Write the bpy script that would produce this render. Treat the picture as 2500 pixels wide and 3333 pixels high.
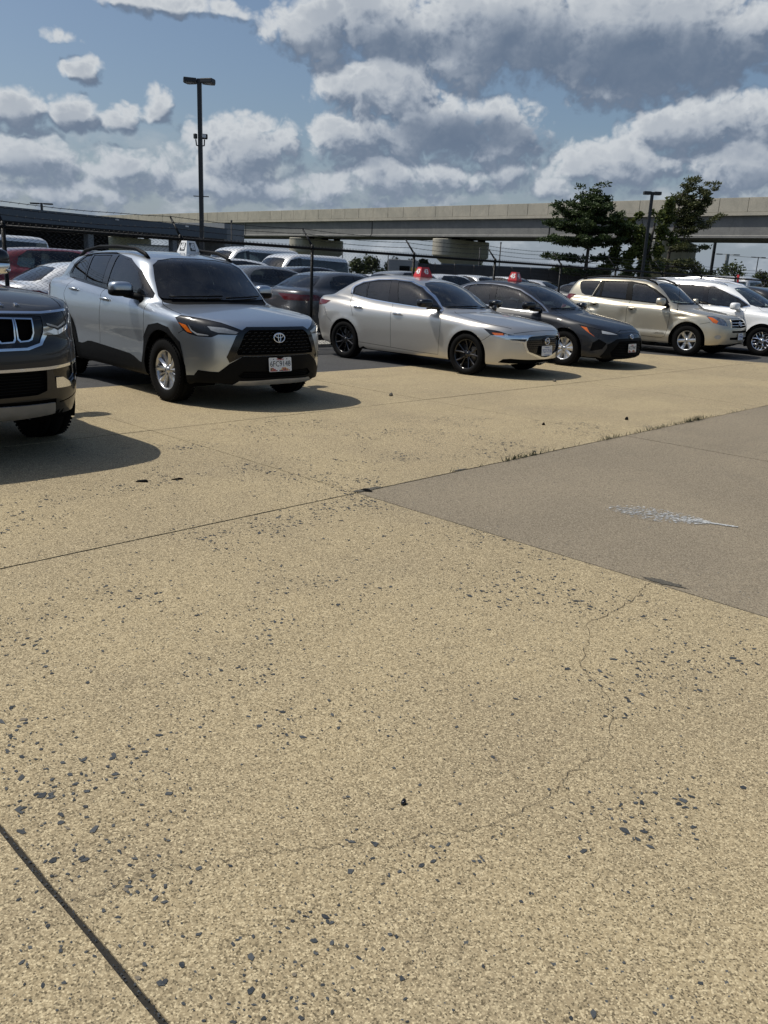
import bpy, bmesh, math, random
import numpy as np
from mathutils import Vector, Matrix, Euler
from mathutils.geometry import delaunay_2d_cdt
scene = bpy.context.scene
for o in list(bpy.data.objects): bpy.data.objects.remove(o, do_unlink=True)
# ------------------------------------------------------------------ camera
cam_data = bpy.data.cameras.new('camera'); cam = bpy.data.objects.new('camera', cam_data)
scene.collection.objects.link(cam); scene.camera = cam
EYE = 1.48; PITCH = .2825; ROLL = .0465; AZ = math.radians(43.544)
F = Vector((math.cos(AZ), math.sin(AZ), 0)); RT = Vector((math.sin(AZ), -math.cos(AZ), 0)); UP = Vector((0, 0, 1))
_fw = F*math.cos(PITCH)-UP*math.sin(PITCH); _up = F*math.sin(PITCH)+UP*math.cos(PITCH)
_r2 = RT*math.cos(ROLL)+_up*math.sin(ROLL); _u2 = -RT*math.sin(ROLL)+_up*math.cos(ROLL)
m = Matrix((_r2, _u2, -_fw)).transposed().to_4x4(); m.translation = (0, 0, EYE)
cam.matrix_world = m
cam_data.sensor_fit = 'VERTICAL'; cam_data.sensor_height = 24; cam_data.lens = 24*2668/3333
cam_data.clip_start = .05; cam_data.clip_end = 5000
scene.render.resolution_x, scene.render.resolution_y = 768, 1024
scene.view_settings.view_transform = 'Standard'; scene.view_settings.look = 'None'
scene.view_settings.gamma = 1; scene.view_settings.use_curve_mapping = False
scene.view_settings.exposure = -0.35
# ------------------------------------------------------------------ sun
SUN = Vector((-.40, .50, 1.0)).normalized()
sd = bpy.data.lights.new('sun', 'SUN'); sd.energy = 5.0; sd.angle = math.radians(.53); sd.color = (1, .95, .86)
sun = bpy.data.objects.new('sun', sd); scene.collection.objects.link(sun)
sun.rotation_euler = SUN.to_track_quat('Z', 'Y').to_euler(); sun.location = SUN*40
# ------------------------------------------------------------------ world: clear sky with cumulus
world = bpy.data.worlds.new('World'); scene.world = world; world.use_nodes = True
world.cycles.sampling_method = 'MANUAL'; world.cycles.sample_map_resolution = 256
wt = world.node_tree; wt.nodes.clear()
def NN(t, kind, **kw):
    n = t.nodes.new(kind)
    for k, v in kw.items(): setattr(n, k, v)
    return n
def math_node(t, op, a, b=None, c=None, clamp=False):
    n = NN(t, 'ShaderNodeMath', operation=op, use_clamp=clamp)
    for i, v in enumerate((a, b, c)):
        if v is None: continue
        if isinstance(v, (int, float)): n.inputs[i].default_value = v
        else: t.links.new(v, n.inputs[i])
    return n.outputs[0]
def vec_node(t, op, a, b=None, out=0, scale=None):
    n = NN(t, 'ShaderNodeVectorMath', operation=op)
    for i, v in enumerate((a, b)):
        if v is None: continue
        if isinstance(v, (tuple, list)): n.inputs[i].default_value = v
        else: t.links.new(v, n.inputs[i])
    if scale is not None:
        if isinstance(scale, (int, float)): n.inputs['Scale'].default_value = scale
        else: t.links.new(scale, n.inputs['Scale'])
    return n.outputs[out]
CLOUD_LIT = (.76, .80, .84, 1); CLOUD_MID = (.40, .46, .55, 1); CLOUD_DARK = (.165, .225, .325, 1)
HAZE_COL = (.40, .475, .58, 1); SKY_STRENGTH = .11; SKY_TINT = (.98, 1.02, 1.04)
# bank of cumulus: centre azimuth/elevation (deg, azimuth left-positive from the lot's diagonal), half sizes, weight
CLOUDS = [(-19.74, 10.97, 1.1, 0.72, 0.9), (-23.47, 8.27, 1.39, 0.97, 1), (-20.54, 8.45, 1.53, 0.89, 1), (-17.76, 8.59, 1.36, 0.9, 0.95), (-15.15, 9.33, 0.89, 0.91, 0.6), (-22.91, 5.59, 3.15, 1.22, 0.8), (-20.93, 4.06, 3.81, 1.05, 0.5), (-16.52, 5.58, 3.24, 1.37, 0.85), (-9.65, 7.39, 3.08, 1.9, 1.25), (-11.12, 5.41, 4.42, 1.36, 0.8), (-5.68, 14.24, 2.86, 1.46, 1.3), (-1.11, 14.61, 4.3, 1.75, 1.4), (5.77, 14.57, 6.96, 2.55, 1.5), (14.17, 13.84, 6.5, 2.97, 1.6), (19.16, 13.7, 3.24, 2.03, 1.2), (-1.53, 11.13, 3.51, 1.88, 1.3), (1.52, 9.3, 5.57, 1.94, 1.3), (5.71, 8.51, 3.49, 1.31, 1.2), (-3.92, 8.13, 2.23, 1.38, 1.0), (0.51, 6.01, 3.9, 1.37, 0.8), (6.75, 6.65, 2.2, 1.3, 0.9), (13.68, 6.94, 3.6, 1.45, 1.0), (17.25, 9.04, 3.42, 1.5, 1.1), (20.81, 9.74, 2.39, 1.69, 1.1), (20.95, 7.24, 3.28, 1.64, 1.0), (11.22, 5.95, 3.14, 1.08, 0.8), (-14.3, 14.78, 3.83, 0.5, 0.7), (-4.88, 4.92, 4.83, 1.0, 0.55), (-21.17, 12.55, 1.02, 0.41, 0.35)]
CLOUD_BASES = [(14.32, 12.77, 7.03, 1.77, 1.0), (4.22, 8.68, 4.96, 1.18, 0.85), (0.68, 13.47, 4.89, 0.97, 0.6), (7.25, 13.87, 4.74, 1.66, 0.7), (-8.77, 5.9, 3.56, 0.65, 0.45), (-18.07, 7.54, 3.58, 0.56, 0.4), (-22.96, 4.95, 2.62, 0.67, 0.5), (-15.99, 4.68, 3.13, 0.67, 0.35), (20.31, 8.01, 3.79, 0.63, 0.45), (-5.09, 13.19, 2.59, 0.39, 0.35), (-0.74, 6.92, 3.29, 0.49, 0.35), (13.57, 5.45, 4.45, 0.68, 0.3)]

geo = NN(wt, 'ShaderNodeTexCoord'); DIR = geo.outputs['Generated']
def dotc(t, v, c): return vec_node(t, 'DOT_PRODUCT', v, tuple(c), out=1)
_x = dotc(wt, DIR, RT); _y = dotc(wt, DIR, F); _z = dotc(wt, DIR, (0, 0, 1))
_u = math_node(wt, 'MULTIPLY', math_node(wt, 'ARCTAN2', _x, _y), 57.29578)
_v = math_node(wt, 'MULTIPLY', math_node(wt, 'ARCSINE', _z), 57.29578)
_cmb = NN(wt, 'ShaderNodeCombineXYZ'); wt.links.new(_u, _cmb.inputs[0]); wt.links.new(_v, _cmb.inputs[1]); UV = _cmb.outputs[0]

g = bpy.data.node_groups.new('cumulus_density', 'ShaderNodeTree')
g.interface.new_socket('Dir', in_out='INPUT', socket_type='NodeSocketVector')
g.interface.new_socket('UV', in_out='INPUT', socket_type='NodeSocketVector')
g.interface.new_socket('Density', in_out='OUTPUT', socket_type='NodeSocketFloat'); g.interface.new_socket('Mass', in_out='OUTPUT', socket_type='NodeSocketFloat')
gi = NN(g, 'NodeGroupInput'); go = NN(g, 'NodeGroupOutput')
def noise(t, vec, scale, detail, rough, lac=2.0, dist=0.0):
    n = NN(t, 'ShaderNodeTexNoise'); n.inputs['Scale'].default_value = scale; n.inputs['Detail'].default_value = detail
    n.inputs['Roughness'].default_value = rough; n.inputs['Lacunarity'].default_value = lac; n.inputs['Distortion'].default_value = dist
    if vec is not None: t.links.new(vec, n.inputs['Vector'])
    return n
warp = noise(g, gi.outputs[0], 9, 4, .55)
wv = vec_node(g, 'MULTIPLY', vec_node(g, 'SUBTRACT', warp.outputs['Color'], (.5, .5, .5)), (4.2, 2.6, 0))
pw = vec_node(g, 'ADD', gi.outputs[1], wv)
acc = None
for (cu, cv, ru, rv, w) in CLOUDS:
    q = vec_node(g, 'MULTIPLY', vec_node(g, 'SUBTRACT', pw, (cu, cv, 0)), (1/ru, 1/rv, 0))
    d2 = vec_node(g, 'DOT_PRODUCT', q, q, out=1)
    e = math_node(g, 'MULTIPLY_ADD', math_node(g, 'MINIMUM', d2, 4), -.72*w**.4, .60*w+.62)
    acc = e if acc is None else math_node(g, 'SMOOTH_MAX', acc, e, .35)
# the same kind of clouds carry on over the rest of the sky
far = noise(g, vec_node(g, 'MULTIPLY', gi.outputs[0], (1, 1, 1.6)), 3.1, 3, .5)
amb = math_node(g, 'MULTIPLY_ADD', far.outputs['Fac'], 5.5, -3.35)
sepu = NN(g, 'ShaderNodeSeparateXYZ'); g.links.new(gi.outputs[1], sepu.inputs[0])
du = math_node(g, 'MULTIPLY', math_node(g, 'ABSOLUTE', sepu.outputs[0]), 1/27.)
dv = math_node(g, 'MULTIPLY', math_node(g, 'ABSOLUTE', sepu.outputs[1]), 1/17.5)
outside = math_node(g, 'MULTIPLY_ADD', math_node(g, 'MAXIMUM', du, dv), 6, -6, clamp=True)
amb = math_node(g, 'MULTIPLY_ADD', math_node(g, 'SUBTRACT', 1, outside), -3, amb)
acc = math_node(g, 'SMOOTH_MAX', acc, amb, .3)
def puff(vec, scale, sm):
    n = NN(g, 'ShaderNodeTexVoronoi', feature='F1'); n.inputs['Scale'].default_value = scale
    g.links.new(vec, n.inputs['Vector']); return n.outputs['Distance']
w3 = noise(g, gi.outputs[0], 26, 4, .55)
wd_ = vec_node(g, 'ADD', gi.outputs[0], vec_node(g, 'SCALE', vec_node(g, 'SUBTRACT', w3.outputs['Color'], (.5, .5, .5)), scale=.035))
wd_ = vec_node(g, 'MULTIPLY', wd_, (1, 1, 1.25))
n1 = noise(g, gi.outputs[0], 20, 7, .58)
bil = math_node(g, 'MULTIPLY_ADD', n1.outputs['Fac'], 2.4, -1.2)
for sc_, am_ in ((30, .50), (68, .32), (150, .20)):
    bil = math_node(g, 'MULTIPLY_ADD', puff(wd_, sc_, .25), -am_*1.9, math_node(g, 'ADD', bil, am_*.85))
g.links.new(math_node(g, 'ADD', acc, bil), go.inputs[0]); g.links.new(acc, go.inputs[1])

def density(off_deg):
    n = NN(wt, 'ShaderNodeGroup'); n.node_tree = g
    du_, dv_ = off_deg
    o3 = RT*math.radians(du_)+Vector((0, 0, 1))*math.radians(dv_)
    wt.links.new(vec_node(wt, 'ADD', DIR, tuple(o3)), n.inputs[0])
    wt.links.new(vec_node(wt, 'ADD', UV, (du_, dv_, 0)), n.inputs[1])
    return n.outputs
def smooth(t, v, a, b):
    n = NN(t, 'ShaderNodeMapRange', interpolation_type='SMOOTHSTEP'); t.links.new(v, n.inputs[0])
    n.inputs[1].default_value = a; n.inputs[2].default_value = b; return n.outputs[0]
O0 = density((0, 0)); O1 = density((-.45, .70)); D0, D1 = O0[0], O1[0]
alpha = smooth(wt, D0, -.22, .70)
fine_ = math_node(wt, 'SUBTRACT', D0, D1); mass_ = math_node(wt, 'SUBTRACT', O0[1], O1[1])
lit = smooth(wt, math_node(wt, 'ADD', math_node(wt, 'MULTIPLY', fine_, .75), math_node(wt, 'MULTIPLY', mass_, 1.15)), -.50, .75)
thick = smooth(wt, D0, .15, 1.5)
base = None
for (cu, cv, ru, rv, w) in CLOUD_BASES:
    q = vec_node(wt, 'MULTIPLY', vec_node(wt, 'SUBTRACT', UV, (cu, cv, 0)), (1/ru, 1/rv, 0))
    d2 = vec_node(wt, 'DOT_PRODUCT', q, q, out=1)
    e = math_node(wt, 'MULTIPLY_ADD', d2, -.55*w, w)
    base = e if base is None else math_node(wt, 'SMOOTH_MAX', base, e, .2)
nb = noise(wt, DIR, 24, 5, .55)
base = math_node(wt, 'ADD', base, math_node(wt, 'MULTIPLY_ADD', nb.outputs['Fac'], .9, -.45))
base = smooth(wt, base, .05, .95)
soft = noise(wt, DIR, 13, 4, .5)
body_ = math_node(wt, 'MULTIPLY_ADD', soft.outputs['Fac'], 1.1, -.12, clamp=True)     # broad light and dark inside the thick masses
lm = NN(wt, 'ShaderNodeMix', data_type='FLOAT'); wt.links.new(math_node(wt, 'MULTIPLY', thick, .62), lm.inputs[0]); wt.links.new(lit, lm.inputs[2]); wt.links.new(body_, lm.inputs[3])
shade = math_node(wt, 'SUBTRACT', lm.outputs[0], math_node(wt, 'MULTIPLY', thick, .06), clamp=True)
shade = math_node(wt, 'MULTIPLY', shade, math_node(wt, 'SUBTRACT', 1, math_node(wt, 'MULTIPLY', base, .92)))
ramp = NN(wt, 'ShaderNodeValToRGB'); wt.links.new(shade, ramp.inputs[0])
cr = ramp.color_ramp; cr.elements[0].color = CLOUD_DARK; cr.elements[1].color = CLOUD_LIT; cr.elements[1].position = .85
e_ = cr.elements.new(.32); e_.color = CLOUD_MID
def mixcol_w(f):
    n = NN(wt, 'ShaderNodeMix', data_type='RGBA'); wt.links.new(smooth(wt, f, .45, .72), n.inputs[0]); n.inputs[6].default_value = (.40, .465, .55, 1); n.inputs[7].default_value = (.62, .67, .72, 1); return n.outputs[2]
sky = NN(wt, 'ShaderNodeTexSky', sky_type='NISHITA'); sky.sun_disc = False
sky.sun_elevation = math.asin(SUN.z); sky.sun_rotation = math.atan2(SUN.x, SUN.y)
sky.altitude = 50; sky.air_density = 1.0; sky.dust_density = 2.2; sky.ozone_density = 1.6
sk = vec_node(wt, 'SCALE', sky.outputs[0], scale=SKY_STRENGTH)
sk = vec_node(wt, 'MULTIPLY', sk, SKY_TINT)
# clouds soften into the hazy air low down
hz = smooth(wt, _v, 10.0, -1.0)
mixc = NN(wt, 'ShaderNodeMix', data_type='RGBA'); wt.links.new(math_node(wt, 'MULTIPLY', hz, .62), mixc.inputs[0])
wt.links.new(ramp.outputs[0], mixc.inputs[6]); mixc.inputs[7].default_value = HAZE_COL
mixs = NN(wt, 'ShaderNodeMix', data_type='RGBA'); wt.links.new(math_node(wt, 'MULTIPLY', hz, .80), mixs.inputs[0])
wt.links.new(sk, mixs.inputs[6]); mixs.inputs[7].default_value = HAZE_COL
lowv = vec_node(wt, 'MULTIPLY', DIR, (1, 1, 2.2)); ln_ = noise(wt, lowv, 15, 7, .60)
la = math_node(wt, 'MULTIPLY', smooth(wt, ln_.outputs['Fac'], .42, .66), math_node(wt, 'MULTIPLY', smooth(wt, _v, 9.5, 4.5), .80))
lc = mixcol_w(ln_.outputs['Fac'])
low = NN(wt, 'ShaderNodeMix', data_type='RGBA'); wt.links.new(la, low.inputs[0]); wt.links.new(mixs.outputs[2], low.inputs[6]); wt.links.new(lc, low.inputs[7])
fin = NN(wt, 'ShaderNodeMix', data_type='RGBA'); wt.links.new(alpha, fin.inputs[0])
wt.links.new(low.outputs[2], fin.inputs[6]); wt.links.new(mixc.outputs[2], fin.inputs[7])
bg = NN(wt, 'ShaderNodeBackground'); wt.links.new(fin.outputs[2], bg.inputs[0]); bg.inputs[1].default_value = 1.0
wo = NN(wt, 'ShaderNodeOutputWorld'); wt.links.new(bg.outputs[0], wo.inputs[0])
# ------------------------------------------------------------------ materials
MATS = {}
def new_mat(name):
    m = bpy.data.materials.new(name); m.use_nodes = True; t = m.node_tree; t.nodes.clear()
    o = NN(t, 'ShaderNodeOutputMaterial'); MATS[name] = m
    return m, t, o
def principled(t, base=None, rough=.5, metal=0, coat=0, spec=.5, coat_rough=.03):
    p = NN(t, 'ShaderNodeBsdfPrincipled')
    if base is not None:
        if isinstance(base, tuple): p.inputs['Base Color'].default_value = (*base, 1)
        else: t.links.new(base, p.inputs['Base Color'])
    for k, v in (('Roughness', rough), ('Metallic', metal), ('Coat Weight', coat), ('Specular IOR Level', spec), ('Coat Roughness', coat_rough)):
        if isinstance(v, (int, float)): p.inputs[k].default_value = v
        else: t.links.new(v, p.inputs[k])
    return p
def objco(t): return NN(t, 'ShaderNodeTexCoord').outputs['Object']
def mapr(t, v, a, b, c=0, d=1, clamp=True):
    n = NN(t, 'ShaderNodeMapRange'); n.clamp = clamp; t.links.new(v, n.inputs[0])
    for i, x in enumerate((a, b, c, d)): n.inputs[i+1].default_value = x
    return n.outputs[0]
def mixcol(t, fac, a, b, mode='MIX'):
    n = NN(t, 'ShaderNodeMix', data_type='RGBA', blend_type=mode)
    if isinstance(fac, (int, float)): n.inputs[0].default_value = fac
    else: t.links.new(fac, n.inputs[0])
    for i, v in ((6, a), (7, b)):
        if isinstance(v, tuple): n.inputs[i].default_value = (*v[:3], 1)
        else: t.links.new(v, n.inputs[i])
    return n.outputs[2]
def bump(t, h, strength, dist=.01):
    n = NN(t, 'ShaderNodeBump'); n.inputs['Strength'].default_value = strength; n.inputs['Distance'].default_value = dist
    t.links.new(h, n.inputs['Height']); return n.outputs[0]
def simple(name, col, rough=.5, metal=0, coat=0, spec=.5, var=.12, scale=9, bmp=0):
    """plain finish with a little uneven tone and dust"""
    m, t, o = new_mat(name)
    n = noise(t, objco(t), scale, 4, .6)
    c = mixcol(t, mapr(t, n.outputs['Fac'], .3, .7), tuple(x*(1-var) for x in col), tuple(min(1, x*(1+var)) for x in col))
    r = mapr(t, n.outputs['Fac'], .3, .7, max(rough-.05, .01), rough+.05) if rough > .06 else rough
    p = principled(t, c, r, metal, coat, spec)
    if bmp: t.links.new(bump(t, n.outputs['Fac'], bmp, .01), p.inputs['Normal'])
    t.links.new(p.outputs[0], o.inputs[0]); return m
def paint(name, col, metal=.55, rough=.34, coat=1.0, dust=.10, flake=.04, dustcol=(.30, .28, .24)):
    """car paint: pigment with fine flake under clear coat, a thin film of dust; trim-grey on the inside of the panels"""
    m, t, o = new_mat(name); co = objco(t)
    fl = NN(t, 'ShaderNodeTexWhiteNoise'); sc = vec_node(t, 'SCALE', co, scale=900)
    t.links.new(vec_node(t, 'FLOOR', sc), fl.inputs['Vector'])
    c = mixcol(t, fl.outputs['Value'], tuple(x*(1-flake) for x in col), tuple(min(1, x*(1+flake)) for x in col))
    big = noise(t, co, 3.5, 5, .6)
    sep = NN(t, 'ShaderNodeSeparateXYZ'); t.links.new(co, sep.inputs[0])
    low = mapr(t, sep.outputs[2], .75, .18, 0, 1)   # road dust sits on the lower panels
    dn = math_node(t, 'MULTIPLY', mapr(t, big.outputs['Fac'], .35, .75), math_node(t, 'MULTIPLY_ADD', low, 1.6, .35))
    df = math_node(t, 'MULTIPLY', dn, dust, clamp=True)
    c = mixcol(t, df, c, dustcol)
    p = principled(t, c, rough, metal, math_node(t, 'SUBTRACT', coat, math_node(t, 'MULTIPLY', df, 1.2), clamp=True), .5)
    p.inputs['Coat Roughness'].default_value = .025
    inn = principled(t, (.035, .035, .036), .8)
    gm = NN(t, 'ShaderNodeNewGeometry'); mx = NN(t, 'ShaderNodeMixShader')
    t.links.new(gm.outputs['Backfacing'], mx.inputs[0]); t.links.new(p.outputs[0], mx.inputs[1]); t.links.new(inn.outputs[0], mx.inputs[2])
    t.links.new(mx.outputs[0], o.inputs[0]); return m
def glass(name, tint=(.30, .34, .33), refl=1.0, dust=.05):
    m, t, o = new_mat(name)
    tr = NN(t, 'ShaderNodeBsdfTransparent'); tr.inputs[0].default_value = (*tint, 1)
    gl = NN(t, 'ShaderNodeBsdfGlossy'); gl.inputs['Roughness'].default_value = .012; gl.inputs[0].default_value = (.95, .97, 1, 1)
    fr = NN(t, 'ShaderNodeFresnel'); fr.inputs[0].default_value = 1.62
    mx = NN(t, 'ShaderNodeMixShader'); t.links.new(math_node(t, 'MULTIPLY', fr.outputs[0], refl, clamp=True), mx.inputs[0])
    t.links.new(tr.outputs[0], mx.inputs[1]); t.links.new(gl.outputs[0], mx.inputs[2])
    df = NN(t, 'ShaderNodeBsdfDiffuse'); df.inputs[0].default_value = (.4, .4, .38, 1)
    n = noise(t, objco(t), 5, 5, .65); m2 = NN(t, 'ShaderNodeMixShader')
    t.links.new(mapr(t, n.outputs['Fac'], .35, .8, 0, dust), m2.inputs[0]); t.links.new(mx.outputs[0], m2.inputs[1]); t.links.new(df.outputs[0], m2.inputs[2])
    t.links.new(m2.outputs[0], o.inputs[0]); return m
def tinted(name):
    """one paint whose colour comes from the object, for the many cars in the far lot"""
    m, t, o = new_mat(name); oi = NN(t, 'ShaderNodeObjectInfo'); n = noise(t, objco(t), 4, 4, .6)
    c = mixcol(t, math_node(t, 'MULTIPLY', n.outputs['Fac'], .12), oi.outputs['Color'], (.3, .28, .25))
    p = principled(t, c, .3, .35, .9); t.links.new(p.outputs[0], o.inputs[0]); return m
simple('rubber', (.0035, .0035, .0037), .8, spec=.12, var=.3, scale=30)
simple('black_plastic', (.0026, .003, .0036), .6, spec=.14, var=.2, scale=25)
simple('gloss_black', (.005, .005, .006), .12, coat=.35, spec=.4)
simple('under_black', (.004, .004, .004), .9, spec=.05)
simple('gap_black', (.003, .003, .003), .9, spec=.05)
simple('chrome', (.78, .80, .83), .07, metal=1, var=.04)
simple('dull_chrome', (.55, .56, .57), .22, metal=1, var=.06)
simple('alloy', (.56, .57, .58), .30, metal=.85, coat=.3, var=.06)
simple('black_alloy', (.005, .005, .006), .2, coat=.5, var=.2)
simple('steel_dark', (.10, .10, .10), .45, metal=.8)
simple('seat_cloth', (.075, .078, .082), .85, var=.2, scale=40)
simple('seat_beige', (.24, .20, .15), .85, var=.15, scale=40)
simple('dash_plastic', (.035, .036, .038), .7)
simple('lamp_dark', (.014, .015, .018), .25)
simple('amber', (.60, .13, .012), .18, coat=1, var=.2, scale=60)
simple('lamp_red', (.095, .004, .005), .2, coat=.5, var=.4, scale=40)
simple('lamp_white', (.34, .36, .38), .12, coat=1, var=.15, scale=60)
simple('lamp_chrome', (.30, .32, .34), .16, metal=.8, coat=1, var=.5, scale=22)
simple('silver_trim', (.42, .41, .39), .38, metal=.5)
simple('plate_white', (.74, .75, .74), .4, var=.03)
simple('ink_black', (.012, .012, .014), .5)
simple('ink_red', (.42, .03, .03), .5)
simple('ink_yellow', (.66, .46, .04), .5)
simple('ink_blue', (.05, .08, .30), .5)
simple('sign_white', (.80, .80, .78), .35, var=.03)
simple('sign_red', (.48, .030, .035), .35, var=.08)
glass('windshield_glass', (.80, .86, .83), 1.0, .05)
glass('window_glass', (.42, .48, .48), 1.05, .03)
glass('privacy_glass', (.11, .125, .13), 1.0, .02)
glass('clear_lens', (.92, .94, .95), .9, .02)
# ------------------------------------------------------------------ mesh helpers
COL = scene.collection
class MB:
    """collects shapes that belong to ONE object"""
    def __init__(s): s.v = []; s.f = []; s.m = []; s.sm = []
    def add(s, vs, fs, mi=0, smooth=False):
        o = len(s.v); s.v += [tuple(float(c) for c in v) for v in vs]
        for f in fs: s.f.append(tuple(i+o for i in f)); s.m.append(mi); s.sm.append(smooth)
    def box(s, c, d, rot=None, mi=0, bev=0.0):
        hx, hy, hz = d[0]/2, d[1]/2, d[2]/2
        if bev <= 0:
            vs = [Vector((x*hx, y*hy, z*hz)) for x in (-1, 1) for y in (-1, 1) for z in (-1, 1)]
            fs = [(0, 1, 3, 2), (4, 6, 7, 5), (0, 4, 5, 1), (2, 3, 7, 6), (0, 2, 6, 4), (1, 5, 7, 3)]
        else:
            b = bm_box(d, bev); vs, fs = b
            vs = [Vector(v) for v in vs]
        if rot is not None: vs = [rot @ v for v in vs]
        c = Vector(c); s.add([v+c for v in vs], fs, mi)
    def tube(s, pts, r, n=6, mi=0, cap=True, closed=False):
        pts = [Vector(p) for p in pts]; k = len(pts)
        if k < 2: return
        rr = r if isinstance(r, (list, tuple)) else [r]*k
        rings = []; up = None
        for i, p in enumerate(pts):
            if closed: d = pts[(i+1) % k]-pts[i-1]
            else: d = pts[min(i+1, k-1)]-pts[max(i-1, 0)]
            d = d.normalized() if d.length > 1e-9 else Vector((0, 0, 1))
            if up is None: up = Vector((0, 0, 1)) if abs(d.z) < .9 else Vector((1, 0, 0))
            a = (up-d*up.dot(d))
            a = a.normalized() if a.length > 1e-6 else d.orthogonal().normalized()
            up = a; b = d.cross(a)
            rings.append([p+(a*math.cos(2*math.pi*j/n)+b*math.sin(2*math.pi*j/n))*rr[i] for j in range(n)])
        vs = [v for q in rings for v in q]; fs = []
        for i in range(k if closed else k-1):
            i2 = (i+1) % k
            for j in range(n): fs.append((i*n+j, i*n+(j+1) % n, i2*n+(j+1) % n, i2*n+j))
        if cap and not closed: fs += [tuple(range(n-1, -1, -1)), tuple((k-1)*n+j for j in range(n))]
        s.add(vs, fs, mi, True)
    def lathe(s, prof, n=32, axis='X', mi=0, c=(0, 0, 0), smooth=True, a0=0, a1=2*math.pi):
        """prof: (axial, radius)"""
        full = abs(a1-a0-2*math.pi) < 1e-6; m = n if full else n+1
        vs = []; c = Vector(c)
        for (x, r) in prof:
            for j in range(m):
                a = a0+(a1-a0)*j/n; u, v = r*math.cos(a), r*math.sin(a)
                vs.append(c+Vector({'X': (x, u, v), 'Y': (u, x, v), 'Z': (u, v, x)}[axis]))
        fs = []
        for i in range(len(prof)-1):
            for j in range(n):
                j2 = (j+1) % m
                fs.append((i*m+j, i*m+j2, (i+1)*m+j2, (i+1)*m+j))
        s.add(vs, fs, mi, smooth)
    def prism(s, poly, x0, x1, axis='X', mi=0):
        """extrude a closed 2-D outline along an axis"""
        n = len(poly); ax = {'X': lambda t, u, v: (t, u, v), 'Y': lambda t, u, v: (u, t, v), 'Z': lambda t, u, v: (u, v, t)}[axis]
        vs = [ax(x0, *p) for p in poly]+[ax(x1, *p) for p in poly]
        fs = [tuple(range(n-1, -1, -1)), tuple(range(n, 2*n))]+[(i, (i+1) % n, n+(i+1) % n, n+i) for i in range(n)]
        s.add(vs, fs, mi)
    def mesh(s, name, mats, smooth_angle=None):
        me = bpy.data.meshes.new(name); me.from_pydata(s.v, [], s.f)
        for mm in (mats if isinstance(mats, (list, tuple)) else [mats]): me.materials.append(MATS[mm] if isinstance(mm, str) else mm)
        me.polygons.foreach_set('material_index', s.m); me.polygons.foreach_set('use_smooth', s.sm)
        me.update(); bm = bmesh.new(); bm.from_mesh(me); bmesh.ops.recalc_face_normals(bm, faces=bm.faces); bm.to_mesh(me); bm.free()
        return me
    def obj(s, name, mats, parent=None, loc=None):
        return link(name, s.mesh(name, mats), parent, loc)
_bmb = {}
def bm_box(d, bev):
    k = (round(d[0], 4), round(d[1], 4), round(d[2], 4), bev)
    if k not in _bmb:
        bm = bmesh.new(); bmesh.ops.create_cube(bm, size=1, matrix=Matrix.Diagonal((*d, 1)))
        bmesh.ops.bevel(bm, geom=bm.edges[:], offset=bev, segments=2, profile=.5, affect='EDGES')
        bm.verts.index_update(); _bmb[k] = ([tuple(v.co) for v in bm.verts], [tuple(v.index for v in f.verts) for f in bm.faces]); bm.free()
    return _bmb[k]
def link(name, data, parent=None, loc=None, rot=None):
    o = bpy.data.objects.new(name, data); COL.objects.link(o)
    if parent is not None: o.parent = parent
    if loc is not None: o.location = loc
    if rot is not None: o.rotation_euler = rot
    return o
def tag(o, label=None, cat=None, group=None, kind=None):
    for k, v in (('label', label), ('category', cat), ('group', group), ('kind', kind)):
        if v: o[k] = v
    return o
def thing(name, label, cat, loc=(0, 0, 0), rz=0, group=None):
    o = link(name, None, None, loc, (0, 0, rz)); o.empty_display_size = .2
    return tag(o, label, cat, group)
def copy_tree(o, parent=None):
    c = o.copy(); COL.objects.link(c)
    for k in ('label', 'category', 'group'):
        if parent is None and k in c: del c[k]
    if parent is not None: c.parent = parent
    for ch in o.children: copy_tree(ch, c)
    return c
_txt = {}
def text_mesh(s, size, align='CENTER', extrude=.0008, shear=0, bold=0):
    k = (s, size, align, extrude, shear, bold)
    if k not in _txt:
        cu = bpy.data.curves.new('lettering', 'FONT'); cu.body = s; cu.size = size; cu.align_x = align; cu.align_y = 'CENTER'
        cu.extrude = extrude; cu.shear = shear; cu.offset = bold; cu.resolution_u = 3
        o = bpy.data.objects.new('lettering', cu); COL.objects.link(o)
        dg = bpy.context.evaluated_depsgraph_get(); me = bpy.data.meshes.new_from_object(o.evaluated_get(dg))
        bpy.data.objects.remove(o); _txt[k] = me
    return _txt[k]
def text(s, size, mat, parent, M, name='lettering', width=None, **kw):
    """flat lettering; M places its own x-right / y-up plane"""
    me = text_mesh(s, size, **kw).copy(); me.materials.clear(); me.materials.append(MATS[mat])
    if width:
        xs = [v.co.x for v in me.vertices]; k = width/(max(xs)-min(xs)); mid = (max(xs)+min(xs))/2
        for v in me.vertices: v.co.x = (v.co.x-mid)*k
    o = link(name, me, parent); o.matrix_local = M; return o
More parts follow.
